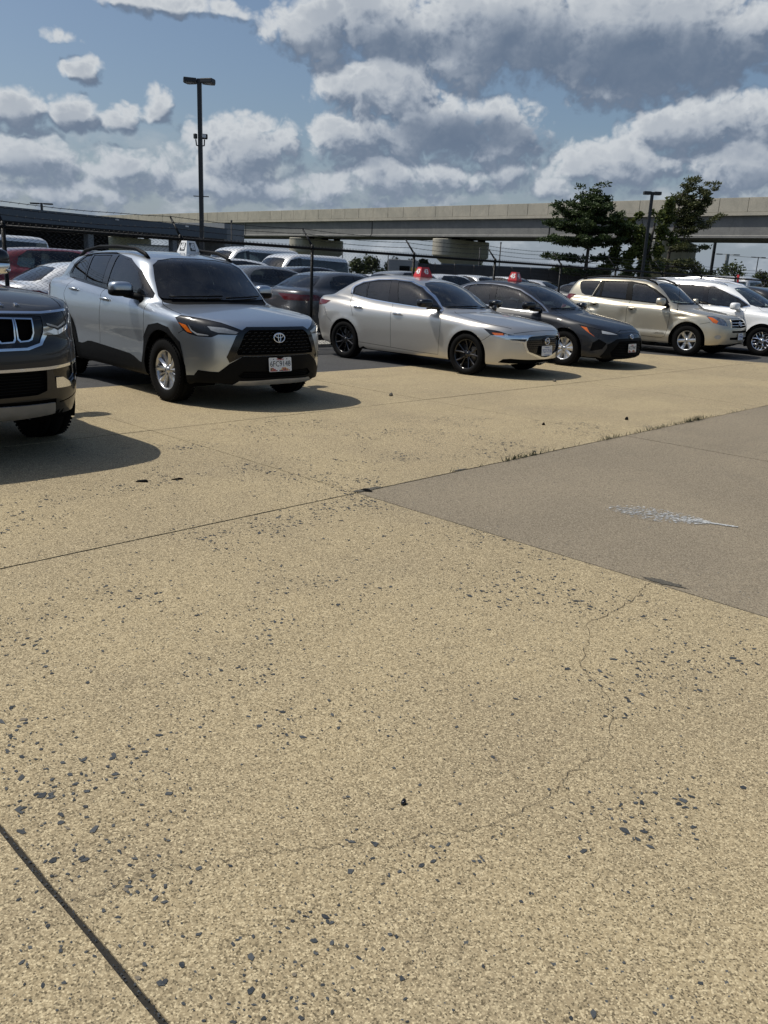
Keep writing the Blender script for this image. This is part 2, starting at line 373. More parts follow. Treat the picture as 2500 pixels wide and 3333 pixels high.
# ------------------------------------------------------------------ car body surface
# A car body is an implicit solid (plan, section, nose, tail, deck and greenhouse curves
# blended smoothly); its skin is cut along real panel outlines so every panel is a part.
class Tab:
    """smooth 1-D curve through points"""
    def __init__(s, pts, sig=0.03):
        p = np.array(pts, float); n = 700
        m = 4*sig + 0.02
        x = np.linspace(p[0, 0]-m, p[-1, 0]+m, n); h = x[1]-x[0]
        y = s.pchip(p[:, 0], p[:, 1], x)
        k = int(3*sig/h)+1
        g = np.exp(-.5*(np.arange(-k, k+1)*h/max(sig, 1e-6))**2); g /= g.sum()
        # odd reflection keeps end slopes
        yp = np.concatenate([2*y[0]-y[k:0:-1], y, 2*y[-1]-y[-2:-k-2:-1]])
        s.x, s.y = x, np.convolve(yp, g, 'valid')
        s.d = np.gradient(s.y, h)
    @staticmethod
    def pchip(xk, yk, x):
        h = np.diff(xk); dl = np.diff(yk)/h; d = np.zeros_like(yk)
        if len(xk) == 2: d[:] = dl[0]
        else:
            for i in range(1, len(xk)-1):
                if dl[i-1]*dl[i] > 0:
                    w1 = 2*h[i]+h[i-1]; w2 = h[i]+2*h[i-1]
                    d[i] = (w1+w2)/(w1/dl[i-1]+w2/dl[i])
            d[0] = dl[0]; d[-1] = dl[-1]
        i = np.clip(np.searchsorted(xk, x)-1, 0, len(xk)-2)
        t = (x-xk[i])/h[i]; tc = np.clip(t, 0, 1)
        H = yk[i]*(1+2*tc)*(1-tc)**2+h[i]*d[i]*tc*(1-tc)**2+yk[i+1]*tc*tc*(3-2*tc)+h[i]*d[i+1]*tc*tc*(tc-1)
        ext = np.where(t < 0, d[i]*(x-xk[i]), np.where(t > 1, d[i+1]*(x-xk[i]-h[i]), 0))
        return H+ext
    def __call__(s, v): return np.interp(v, s.x, s.y)
    def slope(s, v): return np.interp(v, s.x, s.d)

def smax(a, b, k): return np.maximum(a, b)+np.maximum(k-np.abs(a-b), 0)**2/(4*k)
def smin(a, b, k): return np.minimum(a, b)-np.maximum(k-np.abs(a-b), 0)**2/(4*k)

class Body:
    def __init__(s, p):
        s.p = p
        T = lambda k, sig=.03: Tab(p[k], p.get(k+'_s', sig))
        s.deck = T('deck', .05); s.plan = T('plan', .06); s.sec = T('sec', .02)
        s.nose = T('nose', .02); s.bow = T('bow', .03); s.tail = T('tail', .02); s.bowr = T('bowr', .03)
        s.bot = T('bot', .03)
        s.crown = T('crown', .05)
        s.gplan = T('gplan', .06); s.tum = T('tum', .02); s.roof = T('roof', .03)
        s.gshift = T('gshift', .1)
        s.c0 = np.array(p['c0'], float); s.sc = np.array(p.get('csc', (2.4, 1.0, 0.9)), float)
        s.wheels = p['wheels']
        s.extra = p.get('extra')
    def f(s, P):
        l, a, z = P[..., 0], np.abs(P[..., 1]), P[..., 2]
        p = s.p
        W = s.plan(l)+s.sec(z)
        for lc, zc, R in s.wheels:
            r = np.hypot(l-lc, z-zc)
            W = W+p['flare']*np.exp(-((r-R)/p.get('flare_w', .07))**2)*(z > 0)
        if s.extra is not None: W = W+s.extra(l, z)
        fs = a-W
        fd = (z-(s.deck(l)-s.crown(l)*a*a))/np.sqrt(1+s.deck.slope(l)**2)
        fn = s.nose(z)+s.bow(a)-l
        fr = l-(s.tail(z)-s.bowr(a))
        fb = s.bot(l)-z
        lo = smax(fs, fd, p.get('k_sh', .10))
        lo = smax(lo, fn, p.get('k_n', .08))
        lo = smax(lo, fr, p.get('k_r', .10))
        lo = smax(lo, fb, .06)
        gs = a-(s.gplan(l)-s.tum(z))
        le = l-s.gshift(l)*a*a
        gt = (z-(s.roof(le)-p['rcrown']*a*a))/np.sqrt(1+s.roof.slope(le)**2)
        gr = smax(gs, gt, p.get('k_g', .12))
        gr = np.maximum(np.maximum(gr, p['roof'][0][0]-.05-l), np.maximum(l-p['roof'][-1][0]-.05, .6-z))
        return smin(lo, gr, p.get('k_b', .05))
    def grad(s, P, e=.003):
        g = np.empty_like(P)
        for i in range(3):
            d = np.zeros(3); d[i] = e
            g[..., i] = s.f(P+d)-s.f(P-d)
        return g/np.maximum(np.linalg.norm(g, axis=-1, keepdims=True), 1e-9)
    def cast(s, O, D, t0, t1, n=120):
        """first outside->inside crossing along rays"""
        O = np.asarray(O, float); D = np.asarray(D, float)
        N = len(D); lo = np.full(N, np.nan); hi = np.full(N, np.nan)
        ts = np.linspace(t0, t1, n); prev = s.f(O+D*ts[0]); done = np.zeros(N, bool)
        for i in range(1, n):
            cur = s.f(O+D*ts[i]); m = (~done) & (prev > 0) & (cur <= 0)
            lo[m] = ts[i-1]; hi[m] = ts[i]; done |= m; prev = cur
        a, b = lo.copy(), hi.copy()
        a[~done] = 0; b[~done] = 0
        for _ in range(22):
            m = .5*(a+b); ins = s.f(O+D*m[:, None]) <= 0
            b = np.where(ins, m, b); a = np.where(ins, a, m)
        return O+D*(.5*(a+b))[:, None], done
    def dom(s, P):
        d = (P-s.c0)/s.sc; d = d/np.linalg.norm(d, axis=-1, keepdims=True)
        th = np.arccos(np.clip(d[..., 1], -1, 1)); r = np.maximum(np.hypot(d[..., 0], d[..., 2]), 1e-9)
        return np.stack([d[..., 0]/r*th, d[..., 2]/r*th], -1)
    def undom(s, q):
        th = np.minimum(np.hypot(q[:, 0], q[:, 1]), np.pi/2); r = np.maximum(np.hypot(q[:, 0], q[:, 1]), 1e-9)
        d = np.stack([q[:, 0]/r*np.sin(th), np.cos(th), q[:, 1]/r*np.sin(th)], -1)*s.sc
        d /= np.linalg.norm(d, axis=1, keepdims=True)
        d[:, 1] = np.maximum(d[:, 1], 0)
        # march outward from the core
        N = len(d); ts = np.linspace(.15, 3.6, 140); a = np.zeros(N); b = np.full(N, 3.6); done = np.zeros(N, bool)
        prev = .15
        for t in ts[1:]:
            out = s.f(s.c0+d*t) > 0
            m = out & ~done; a[m] = prev; b[m] = t; done |= m; prev = t
            if done.all(): break
        for _ in range(22):
            m = .5*(a+b); ins = s.f(s.c0+d*m[:, None]) <= 0
            a = np.where(ins, m, a); b = np.where(ins, b, m)
        P = s.c0+d*(.5*(a+b))[:, None]
        return P
VIEW = {'S': (1, (0, 2), -1), 'F': (0, (1, 2), 1), 'T': (2, (0, 1), -1), 'R': (0, (1, 2), -1)}
def view_points(body, view, uv):
    """drop outline points seen from the side / front / top / rear onto the skin"""
    ax, (i, j), sg = VIEW[view]
    uv = np.asarray(uv, float); O = np.zeros((len(uv), 3)); O[:, i] = uv[:, 0]; O[:, j] = uv[:, 1]
    D = np.zeros(3); D[ax] = sg
    st = {'S': 1.6, 'F': -2.0, 'T': 2.6, 'R': 5.5}[view]; O[:, ax] = st
    P, ok = body.cast(O, np.tile(D, (len(uv), 1)), 0, 4.5 if view in 'FR' else 2.5, 220)
    return P, ok
def densify(p, step, closed, smooth=0):
    p = [np.array(q, float) for q in p]
    if smooth:
        n = len(p); out = []
        rng = range(n if closed else n-1)
        for i in rng:
            if closed: a, b, c, d = p[i-1], p[i], p[(i+1) % n], p[(i+2) % n]
            else: a, b, c, d = p[max(i-1, 0)], p[i], p[i+1], p[min(i+2, n-1)]
            for k in range(smooth):
                t = k/smooth
                out.append(.5*((2*b)+(-a+c)*t+(2*a-5*b+4*c-d)*t*t+(-a+3*b-3*c+d)*t**3))
        if not closed: out.append(p[-1])
        p = out
    out = []; n = len(p)
    for i in range(n if closed else n-1):
        a, b = p[i], p[(i+1) % n]; k = max(1, int(np.ceil(np.linalg.norm(b-a)/step)))
        for t in range(k): out.append(a+(b-a)*t/k)
    if not closed: out.append(p[-1])
    return np.array(out)
def inpoly(q, poly):
    x, y = q[:, 0], q[:, 1]; r = np.zeros(len(q), bool); n = len(poly)
    for i in range(n):
        x1, y1 = poly[i]; x2, y2 = poly[(i+1) % n]
        if y1 == y2: continue
        c = ((y1 > y) != (y2 > y))
        r ^= c & (x < (x2-x1)*(y-y1)/(y2-y1)+x1)
    return r
def strip(p, w):
    """thin closed outline round a seam line (in view coordinates)"""
    p = np.array(p, float); d = np.gradient(p, axis=0); d /= np.linalg.norm(d, axis=1, keepdims=True)+1e-9
    n = np.stack([-d[:, 1], d[:, 0]], 1)*w/2
    return np.concatenate([p+n, (p-n)[::-1]])
# ------------------------------------------------------------------ cutting the skin into panels
def skin(body, spec, sp):
    """spec: list of regions (name, view, pts, opts); later ones lie over earlier ones.
    returns {name: (verts, normals, tris, offset)} for the w >= 0 half"""
    p = body.p
    # ---- sample points, roughly even over the skin
    L0, L1 = p['nose'][2][1]-.15, p['tail'][2][1]+.15
    pts = []
    a, b = np.meshgrid(np.arange(L0, L1, sp), np.arange(.12, 2.1, sp), indexing='ij')
    P, ok = view_points(body, 'S', np.stack([a.ravel(), b.ravel()], 1)); pts.append((P[ok], 1))
    a, b = np.meshgrid(np.arange(L0, L1, sp), np.arange(sp/2, 1.2, sp), indexing='ij')
    P, ok = view_points(body, 'T', np.stack([a.ravel(), b.ravel()], 1)); pts.append((P[ok], 2))
    a, b = np.meshgrid(np.arange(sp/2, 1.2, sp), np.arange(.12, 2.1, sp), indexing='ij')
    for vw in 'FR':
        P, ok = view_points(body, vw, np.stack([a.ravel(), b.ravel()], 1)); pts.append((P[ok], 0))
    keep = []
    for P, ax in pts:
        n = np.abs(body.grad(P)); keep.append(P[(n[:, ax] > .52)])
    P = np.concatenate(keep)
    th = np.linspace(0, 2*np.pi, 900, endpoint=False)
    rim = body.undom(np.stack([np.cos(th), np.sin(th)], 1)*np.pi/2)
    # thin the rim
    sel = [0]
    for i in range(1, len(rim)):
        if np.linalg.norm(rim[i]-rim[sel[-1]]) > sp*.6: sel.append(i)
    rimq = np.stack([np.cos(th[sel]), np.sin(th[sel])], 1)*np.pi/2
    # ---- outlines
    edges = []; Q = [rimq]; n0 = len(rimq); edges += [(i, (i+1) % n0) for i in range(n0)]
    off = n0; cls = []; outl = [rim[sel]]
    for (name, view, uv, o) in spec:
        st = min(sp*.8, o.get('step', .04))
        if 'line' in o:
            c = densify(uv, st, False, o.get('smooth', 0)); poly = strip(c, o['line'])
        elif o.get('cl'):
            c = densify(uv, st, False, o.get('smooth', 0)); wi = {'F': 0, 'R': 0, 'T': 1, 'P': 1}[view]
            mir = c[::-1].copy(); mir[:, wi] *= -1
            if abs(c[-1, wi]) < 1e-6: mir = mir[1:]
            if abs(c[0, wi]) < 1e-6: mir = mir[:-1]
            poly = np.concatenate([c, mir])
        else: poly = densify(uv, st, True, o.get('smooth', 0))
        if view == 'P':
            q = body.dom(poly); P3 = poly
        else:
            P3, okk = view_points(body, view, poly)
            if not okk.all():
                poly = poly[okk]; P3 = P3[okk]
            if len(P3) < 3: continue
            if o.get('cl') or view in 'FRT':
                wi = {'F': 0, 'R': 0, 'T': 1}[view]; P3[:, 1] = poly[:, wi]
            q = body.dom(P3)
        m = len(q); inside = np.hypot(q[:, 0], q[:, 1]) < np.pi/2+.12
        for i in range(m):
            j = (i+1) % m
            if inside[i] or inside[j]: edges.append((off+i, off+j))
        Q.append(q); off += m; outl.append(P3); cls.append((name, q, o))
    nO = off
    O3 = np.concatenate(outl)
    # drop samples that crowd an outline or each other
    cell = {}
    rad = sp*.45
    def key(v): return tuple(np.floor(v/rad).astype(int))
    for v in O3: cell.setdefault(key(v), []).append(v)
    good = []
    for v in P:
        k = key(v); hit = False
        for dx in (-1, 0, 1):
            for dy in (-1, 0, 1):
                for dz in (-1, 0, 1):
                    for w in cell.get((k[0]+dx, k[1]+dy, k[2]+dz), ()):
                        if abs(w[0]-v[0])+abs(w[1]-v[1])+abs(w[2]-v[2]) < rad*1.5 and np.dot(w-v, w-v) < rad*rad: hit = True; break
                    if hit: break
                if hit: break
            if hit: break
        if not hit: good.append(v); cell.setdefault(k, []).append(v)
    q = body.dom(np.array(good)); q = q[np.hypot(q[:, 0], q[:, 1]) < np.pi/2-.004]
    allq = np.concatenate(Q+[q])
    vo, _, fo, _, _, _ = delaunay_2d_cdt([Vector((float(a), float(b))) for a, b in allq], edges, [], 0, 1e-7)
    vq = np.array([(v.x, v.y) for v in vo]); tri = np.array([f for f in fo if len(f) == 3])
    cen = vq[tri].mean(1); rr = np.hypot(cen[:, 0], cen[:, 1])
    tri = tri[rr < np.pi/2]; cen = cen[rr < np.pi/2]
    # consistent winding
    A = vq[tri]; ar = (A[:, 1, 0]-A[:, 0, 0])*(A[:, 2, 1]-A[:, 0, 1])-(A[:, 1, 1]-A[:, 0, 1])*(A[:, 2, 0]-A[:, 0, 0])
    tri = tri[np.abs(ar) > 1e-12]; cen = cen[np.abs(ar) > 1e-12]
    V = body.undom(vq); r = np.hypot(vq[:, 0], vq[:, 1])
    V[r > np.pi/2-3e-4, 1] = 0
    N = body.grad(V); N[V[:, 1] == 0, 1] = 0
    fn = np.cross(V[tri[:, 1]]-V[tri[:, 0]], V[tri[:, 2]]-V[tri[:, 0]])
    flip = (fn*N[tri].mean(1)).sum(1) < 0
    tri[flip] = tri[flip][:, ::-1]
    lab = np.array(['body']*len(tri), dtype=object); offs = {'body': 0}
    C3 = V[tri].mean(1); cN = N[tri].mean(1)
    lab[(cN[:, 2] < -.6) & (C3[:, 2] < .5)] = 'underbody'
    for (name, qq, o) in cls:
        m = inpoly(cen, qq)
        if 'only' in o: m &= np.isin(lab, o['only'])
        if 'zmin' in o: m &= C3[:, 2] > o['zmin']
        lab[m] = name; offs[name] = o.get('d', 0)
    out = {}
    for nm in set(lab):
        if nm == 'hole': continue
        t = tri[lab == nm]; used, inv = np.unique(t, return_inverse=True)
        out[nm] = (V[used], N[used], inv.reshape(-1, 3), offs.get(nm, 0))
    return out
def to_local(v): return np.stack([-v[:, 1], v[:, 0], v[:, 2]], 1)    # (l, w, z) -> object axes, visible side at -X
def panel_mesh(name, part, mat, mirror):
    """mirror: 0 visible side, 1 far side, 2 both in one mesh"""
    V, N, T, d = part
    vs, ns, fs = [], [], []
    for side in ([1, -1] if mirror == 2 else [1] if mirror == 0 else [-1]):
        S = np.array([1, side, 1]); Vv = (V+N*d)*S; Nn = N*S; t = T if side == 1 else T[:, ::-1]
        o = sum(len(a) for a in vs); vs.append(Vv); ns.append(Nn); fs += [tuple(x) for x in (t+o)]
        if abs(d) > 1e-6:
            e = {}
            for a, b, c in t:
                for i, j in ((a, b), (b, c), (c, a)): e[(i, j)] = e.get((i, j), 0)+1
            be = [k for k in e if (k[1], k[0]) not in e]
            lo = min(d, 0)-(0.003 if d > 0 else 0); hi = max(d, 0)
            for i, j in be:
                if abs(V[i, 1]) < 1e-6 and abs(V[j, 1]) < 1e-6: continue
                base = (V[[i, j]])*S; nn = N[[i, j]]*S
                # wall from the panel edge to the surrounding skin
                q = np.array([base[0]+nn[0]*d, base[1]+nn[1]*d, base[1]+nn[1]*(lo if d > 0 else 0), base[0]+nn[0]*(lo if d > 0 else 0)])
                wn = np.cross(q[1]-q[0], q[2]-q[0]); wn = wn/(np.linalg.norm(wn)+1e-12)
                o2 = sum(len(a) for a in vs); vs.append(q); ns.append(np.tile(-wn, (4, 1))); fs.append((o2, o2+3, o2+2, o2+1))
    V_ = to_local(np.concatenate(vs)); N_ = to_local(np.concatenate(ns))
    me = bpy.data.meshes.new(name); me.from_pydata(V_.tolist(), [], fs)
    me.materials.append(MATS[mat]); me.polygons.foreach_set('use_smooth', [True]*len(me.polygons)); me.update()
    me.normals_split_custom_set_from_vertices(N_.tolist())
    return me
# ------------------------------------------------------------------ wheels, mirrors, seats, plates
def tyre_mesh(R, w, rr, n=56):
    """tread blocks, shoulders, sidewall; axis X, outer face at +X side"""
    mb = MB(); h = w/2
    prof = [(-h*.80, rr-.004), (-h*.96, rr+.012), (-h, rr+(R-rr)*.42), (-h*.95, rr+(R-rr)*.80), (-h*.80, R-.006),
            (-h*.45, R), (-h*.43, R-.009), (-h*.37, R-.009), (-h*.35, R), (h*.35, R), (h*.37, R-.009), (h*.43, R-.009), (h*.45, R),
            (h*.80, R-.006), (h*.95, rr+(R-rr)*.80), (h, rr+(R-rr)*.42), (h*.985, rr+(R-rr)*.30), (h*.96, rr+.012), (h*.80, rr-.004)]
    mb.lathe(prof, n, 'X')
    for k in range(n):          # shoulder blocks
        a = 2*math.pi*k/n
        for sx in (-1, 1):
            c = Vector((sx*h*.84, (R-.0125)*math.cos(a), (R-.0125)*math.sin(a)))
            mb.box(c, (h*.22, .016, .012), Matrix.Rotation(a+math.pi/2, 3, 'X'))
    return mb.mesh('tyre', 'rubber')
def spoke(mb, ang, r0, r1, w0, w1, x0, x1, dep, sweep=0.0, ridge=.010, rs=4, mi=0):
    """one spoke, raised along its middle, from hub to rim"""
    vs = []; 
    for i in range(rs+1):
        t = i/rs; r = r0+(r1-r0)*t; a = ang+sweep*t; w = w0+(w1-w0)*t; x = x0+(x1-x0)*t-.006*math.sin(t*math.pi)
        er = Vector((0, math.cos(a), math.sin(a))); et = Vector((0, -math.sin(a), math.cos(a))); ex = Vector((1, 0, 0))
        c = er*r
        vs += [c-et*w+ex*(x-dep), c-et*w+ex*(x-ridge), c+ex*x, c+et*w+ex*(x-ridge), c+et*w+ex*(x-dep)]
    fs = []
    for i in range(rs):
        for j in range(4): fs.append((i*5+j, i*5+j+1, (i+1)*5+j+1, (i+1)*5+j))
        fs.append((i*5+4, i*5, (i+1)*5, (i+1)*5+4))
    mb.add(vs, fs, mi)
def rim_mesh(rr, w, style, mat):
    mb = MB(); h = w/2; n = 48
    xf = h*.78
    lip = [(xf-.012, rr+.004), (xf, rr+.002), (xf+.002, rr-.010), (xf-.014, rr-.018), (xf-.05, rr-.028), (-h*.7, rr-.034), (-h*.8, rr)]
    mb.lathe(lip, n, 'X')
    hub = [(xf-.075, .075), (xf-.040, .072), (xf-.030, .060), (xf-.028, .034), (xf-.020, .031), (xf-.016, .026), (xf-.015, .0)]
    if style == 'five_twin': nS = 5
    mb.lathe(hub, 24, 'X')
    R1 = rr-.012
    if style == 'twin10':           # five pairs of twisted blades
        for k in range(5):
            a = 2*math.pi*k/5+.35
            spoke(mb, a-.17, .055, R1, .022, .030, xf-.022, xf-.006, .05, -.10, .022)
            spoke(mb, a+.17, .055, R1, .022, .030, xf-.022, xf-.006, .05, .10, .004)
            spoke(mb, a+.628, .05, R1, .012, .014, xf-.040, xf-.022, .04, 0, .010)
    elif style == 'thin10':
        for k in range(5):
            a = 2*math.pi*k/5+.2
            for s_ in (-1, 1): spoke(mb, a+s_*.16, .05, R1, .011, .013, xf-.024, xf-.006, .05, s_*.13, .007)
    elif style == 'six':
        for k in range(6):
            a = 2*math.pi*k/6+.10
            spoke(mb, a, .045, R1, .032, .036, xf-.026, xf-.006, .05, 0, .006)
    elif style == 'ysplit':
        for k in range(5):
            a = 2*math.pi*k/5+.1
            spoke(mb, a, .05, .12, .022, .018, xf-.024, xf-.016, .045, 0, .007)
            for s_ in (-1, 1): spoke(mb, a+s_*.06, .105, R1, .014, .014, xf-.016, xf-.006, .04, s_*.24, .006)
            spoke(mb, a+.628, .14, R1, .010, .012, xf-.030, xf-.010, .03, 0, .005)
    elif style == 'cover':          # steel wheel under a cover with broad double blades
        for k in range(5):
            a = 2*math.pi*k/5+.3
            for s_ in (-1, 1): spoke(mb, a+s_*.20, .05, R1, .030, .045, xf-.020, xf-.006, .03, s_*.07, .012)
    elif style == 'five':
        for k in range(5):
            a = 2*math.pi*k/5+.3
            for s_ in (-1, 1): spoke(mb, a+s_*.12, .05, R1, .018, .022, xf-.024, xf-.006, .04, s_*.06, .008)
    for k in range(5):              # wheel nuts
        a = 2*math.pi*k/5+.35
        mb.lathe([(xf-.05, .011), (xf-.026, .011), (xf-.022, .008), (xf-.022, 0)], 6, 'X', c=(0, .052*math.cos(a), .052*math.sin(a)), smooth=False)
    return mb.mesh('rim', mat)
def brake_mesh(rr, w):
    mb = MB(); h = w/2
    mb.lathe([(h*.05, rr*.70), (h*.12, rr*.70), (h*.12, .05)], 32, 'X')
    mb.box((h*.15, rr*.50, rr*.18), (.05, .08, .16), mi=0)
    mb.lathe([(-h*.5, rr-.03), (-h*.5, 0)], 24, 'X')
    return mb.mesh('brake_disc', 'steel_dark')
def add_wheels(root, R, w, rr, track_half, base, style, rim_mat, emblem=True, detail=True):
    """track_half: centreline to the middle of the tyre"""
    ty = tyre_mesh(R, w, rr, 56 if detail else 28); rm = rim_mesh(rr, w, style, rim_mat); bk = brake_mesh(rr, w)
    k = 0
    for l in (0, base):
        for sd in (-1, 1):
            wh = link('wheel', None, root, (sd*track_half, l, R-.004)); wh.empty_display_size = .1
            wh.rotation_euler = (.7*k+.2, 0, 0) if sd == 1 else (.5*k, 0, math.pi)
            link('tyre', ty, wh); link('rim', rm, wh); link('brake_disc', bk, wh); k += 1
def arch_liner(body, root, depth=.36, mat='under_black'):
    for (lc, zc, R) in body.wheels:
        ang = np.linspace(-.35, math.pi+.35, 22)
        l = lc+(R+.012)*np.cos(ang); z = zc+(R+.012)*np.sin(ang)
        W = body.plan(lc)-.035
        for sd in (-1, 1):
            mb = MB(); vs = []; n = len(ang)
            for a in range(n): vs += [(sd*W, l[a], z[a]), (sd*(W-depth), l[a], z[a])]
            mb.add(vs, [(2*a, 2*a+2, 2*a+3, 2*a+1) for a in range(n-1)]+[tuple(2*a+1 for a in range(n))])
            mb.obj('wheel_well', mat, root)
def chassis(root, L0, L1, W, z0, z1, wheels):
    mb = MB(); 
    (f, _, R), (r, _, _) = wheels
    mb.box((0, (f+R+r-R)/2, (z0+z1)/2), (W*2-.16, (r-f)-2*R, z1-z0))
    mb.box((0, (L0+L1)/2, z0+.06), (W*2-.95, L1-L0-.3, .10))
    for l in (f, r): mb.tube([(-W+.15, l, .33), (W-.15, l, .33)], .045, 8)
    return mb.obj('chassis', 'under_black', root)
def rounded_slab(mb, c, d, rot=None, bev=.04, mi=0): mb.box(c, d, rot, mi, bev)
def seat(root, x, y, z, mat, h=.62):
    mb = MB(); R = Matrix.Rotation(-.32, 3, 'X')
    rounded_slab(mb, (x, y, z+.10), (.50, .52, .20), Matrix.Rotation(.06, 3, 'X'), .05)
    rounded_slab(mb, (x, y+.30, z+.14+h/2), (.48, .16, h), R, .05)
    rounded_slab(mb, (x, y+.42, z+h+.22), (.27, .10, .19), R, .04)
    mb.tube([(x-.06, y+.39, z+h), (x-.06, y+.42, z+h+.2)], .007); mb.tube([(x+.06, y+.39, z+h), (x+.06, y+.42, z+h+.2)], .007)
    return mb.obj('seat', mat, root)
def cabin(root, W, dash_l, dash_z, floor_z, front_l, rear_l, mat='seat_cloth', rear=True, seat_h=.60):
    mb = MB()
    prof = [(dash_l-.45, dash_z-.10), (dash_l-.1, dash_z), (dash_l+.25, dash_z-.01), (dash_l+.33, dash_z-.07), (dash_l+.30, dash_z-.25), (dash_l+.05, floor_z), (dash_l-.45, floor_z)]
    mb.prism([(a, b) for a, b in prof], -W, W, 'X')
    mb.box((0, (dash_l+rear_l+.6)/2+.2, floor_z-.02), (2*W, rear_l+.9-dash_l, .04))
    mb.box((0, dash_l+.75, floor_z+.20), (.24, .9, .38), bev=.03)
    mb.obj('dashboard', 'dash_plastic', root)
    sw = MB(); c = Vector((.36, dash_l+.42, dash_z-.06)); Rm = Matrix.Rotation(math.radians(-24), 3, 'X')
    sw.tube([c+Rm @ Vector((.185*math.cos(t), 0, .185*math.sin(t))) for t in np.linspace(0, 2*math.pi, 24, endpoint=False)], .014, 6, closed=True)
    for t in (0, math.pi, -math.pi/2): sw.tube([c, c+Rm @ Vector((.18*math.cos(t), 0, .18*math.sin(t)))], .015)
    sw.tube([c, c+Rm @ Vector((0, -.3, 0))], .03); sw.obj('steering_wheel', 'dash_plastic', root)
    for x in (-.36, .36): seat(root, x, front_l, floor_z+.12, mat, seat_h)
    if rear:
        b = MB(); R = Matrix.Rotation(-.35, 3, 'X')
        b.box((0, rear_l, floor_z+.24), (2*W-.15, .5, .2), bev=.05); b.box((0, rear_l+.32, floor_z+.56), (2*W-.15, .15, .56), R, bev=.05)
        for x in (-.38, 0, .38): b.box((x, rear_l+.42, floor_z+.90), (.25, .09, .15), R, bev=.035)
        b.obj('rear_seat', mat, root)
def frame_on(body, l, w, z, view):
    """point and a local frame (right, up, out) on the skin, for emblems, plates and handles"""
    P, ok = view_points(body, view, [{'S': (l, z), 'F': (w, z), 'R': (w, z), 'T': (l, w)}[view]])
    P = P[0]; N = body.grad(P[None])[0]
    v = lambda a: Vector((-a[1], a[0], a[2]))
    return v(P), v(N)
def basis(out, up=Vector((0, 0, 1)), pos=Vector((0, 0, 0))):
    out = out.normalized(); up = (up-out*up.dot(out)).normalized(); rt = up.cross(out)
    M = Matrix((rt, up, out)).transposed().to_4x4(); M.translation = pos; return M
def plate(root, M, number, top, style):
    """licence plate: pressed sheet with lettering; M: x right, y up, z out"""
    mb = MB(); W, Hh = .305, .152; r = .012
    pts = []
    for (cx, cy, a0) in ((W/2-r, Hh/2-r, 0), (-W/2+r, Hh/2-r, 90), (-W/2+r, -Hh/2+r, 180), (W/2-r, -Hh/2+r, 270)):
        for k in range(4): a = math.radians(a0+30*k); pts.append((cx+r*math.cos(a), cy+r*math.sin(a)))
    mb.prism(pts, 0, .003, 'Z')
    pl = mb.obj('license_plate', 'plate_white', root); pl.matrix_local = M
    T = lambda x, y: Matrix.Translation((x, y, .0038))
    for x in (-.09, .09): bl = MB(); bl.lathe([(.003, .006), (.006, .005), (.006, 0)], 10, 'Z', c=(x, .061 if style != 'flag' else .058, 0)); bl.obj('bolt', 'steel_dark', pl)
    if style == 'flag':
        text(number, .085, 'ink_black', pl, T(0, .005), width=.275)
        text(top, .030, 'ink_red', pl, T(0, .055), shear=.3, width=.10)
        q = MB(); rnd = random.Random(3)
        for i in range(24):
            x = -.14+.28*i/23
            for j in range(3):
                if j*.014 > .018+.02*math.sin(i*.45+1): continue
                mi = rnd.choice((0, 1, 2, 1))
                q.add([(x, -.072+j*.013, .0042), (x+.011, -.070+j*.013, .0042), (x+.012, -.059+j*.013, .0042), (x+.001, -.060+j*.013, .0042)], [(0, 1, 2, 3)], mi)
        q.obj('plate_band', ['ink_black', 'ink_red', 'ink_yellow'], pl)['kind'] = 'stuff'
    else:
        text(number, .080, 'ink_blue', pl, T(0, -.006), width=.265)
        text(top, .022, 'ink_blue', pl, T(0, .052), width=.12)
        q = MB(); q.add([(x-.08, y-.065, .004) for x, y in ((0, 0), (.16, 0), (.16, .006), (0, .006))], [(0, 1, 2, 3)]); q.obj('plate_band', 'ink_blue', pl)
    return pl
def ellipse(cx, cy, rx, ry, n=28, z=0): return [(cx+rx*math.cos(2*math.pi*k/n), cy+ry*math.sin(2*math.pi*k/n), z) for k in range(n)]
def emblem_ovals(root, M, w, mat='chrome'):
    """three interlocked ovals"""
    mb = MB(); h = w*.68; r = w*.045
    mb.tube(ellipse(0, 0, w/2, h/2), r, 6, closed=True)
    mb.tube(ellipse(0, h*.02, w*.115, h*.46, z=.002), r*.8, 6, closed=True)
    mb.tube(ellipse(0, h*.22, w*.36, h*.20, z=.002), r*.8, 6, closed=True)
    o = mb.obj('emblem', mat, root); o.matrix_local = M; return o
def emblem_wing(root, M, w, mat='chrome'):
    mb = MB(); h = w*.80; r = w*.055
    mb.tube(ellipse(0, 0, w/2, h/2), r, 6, closed=True)
    mb.tube([(-w*.44, h*.22, .002), (-w*.25, h*.20, .002), (-w*.10, h*.08, .003), (0, -h*.12, .004), (w*.10, h*.08, .003), (w*.25, h*.20, .002), (w*.44, h*.22, .002)], r*.9, 6)
    mb.tube([(-w*.36, -h*.28, .002), (-w*.22, h*.10, .002)], r*.7, 6); mb.tube([(w*.36, -h*.28, .002), (w*.22, h*.10, .002)], r*.7, 6)
    o = mb.obj('emblem', mat, root); o.matrix_local = M; return o
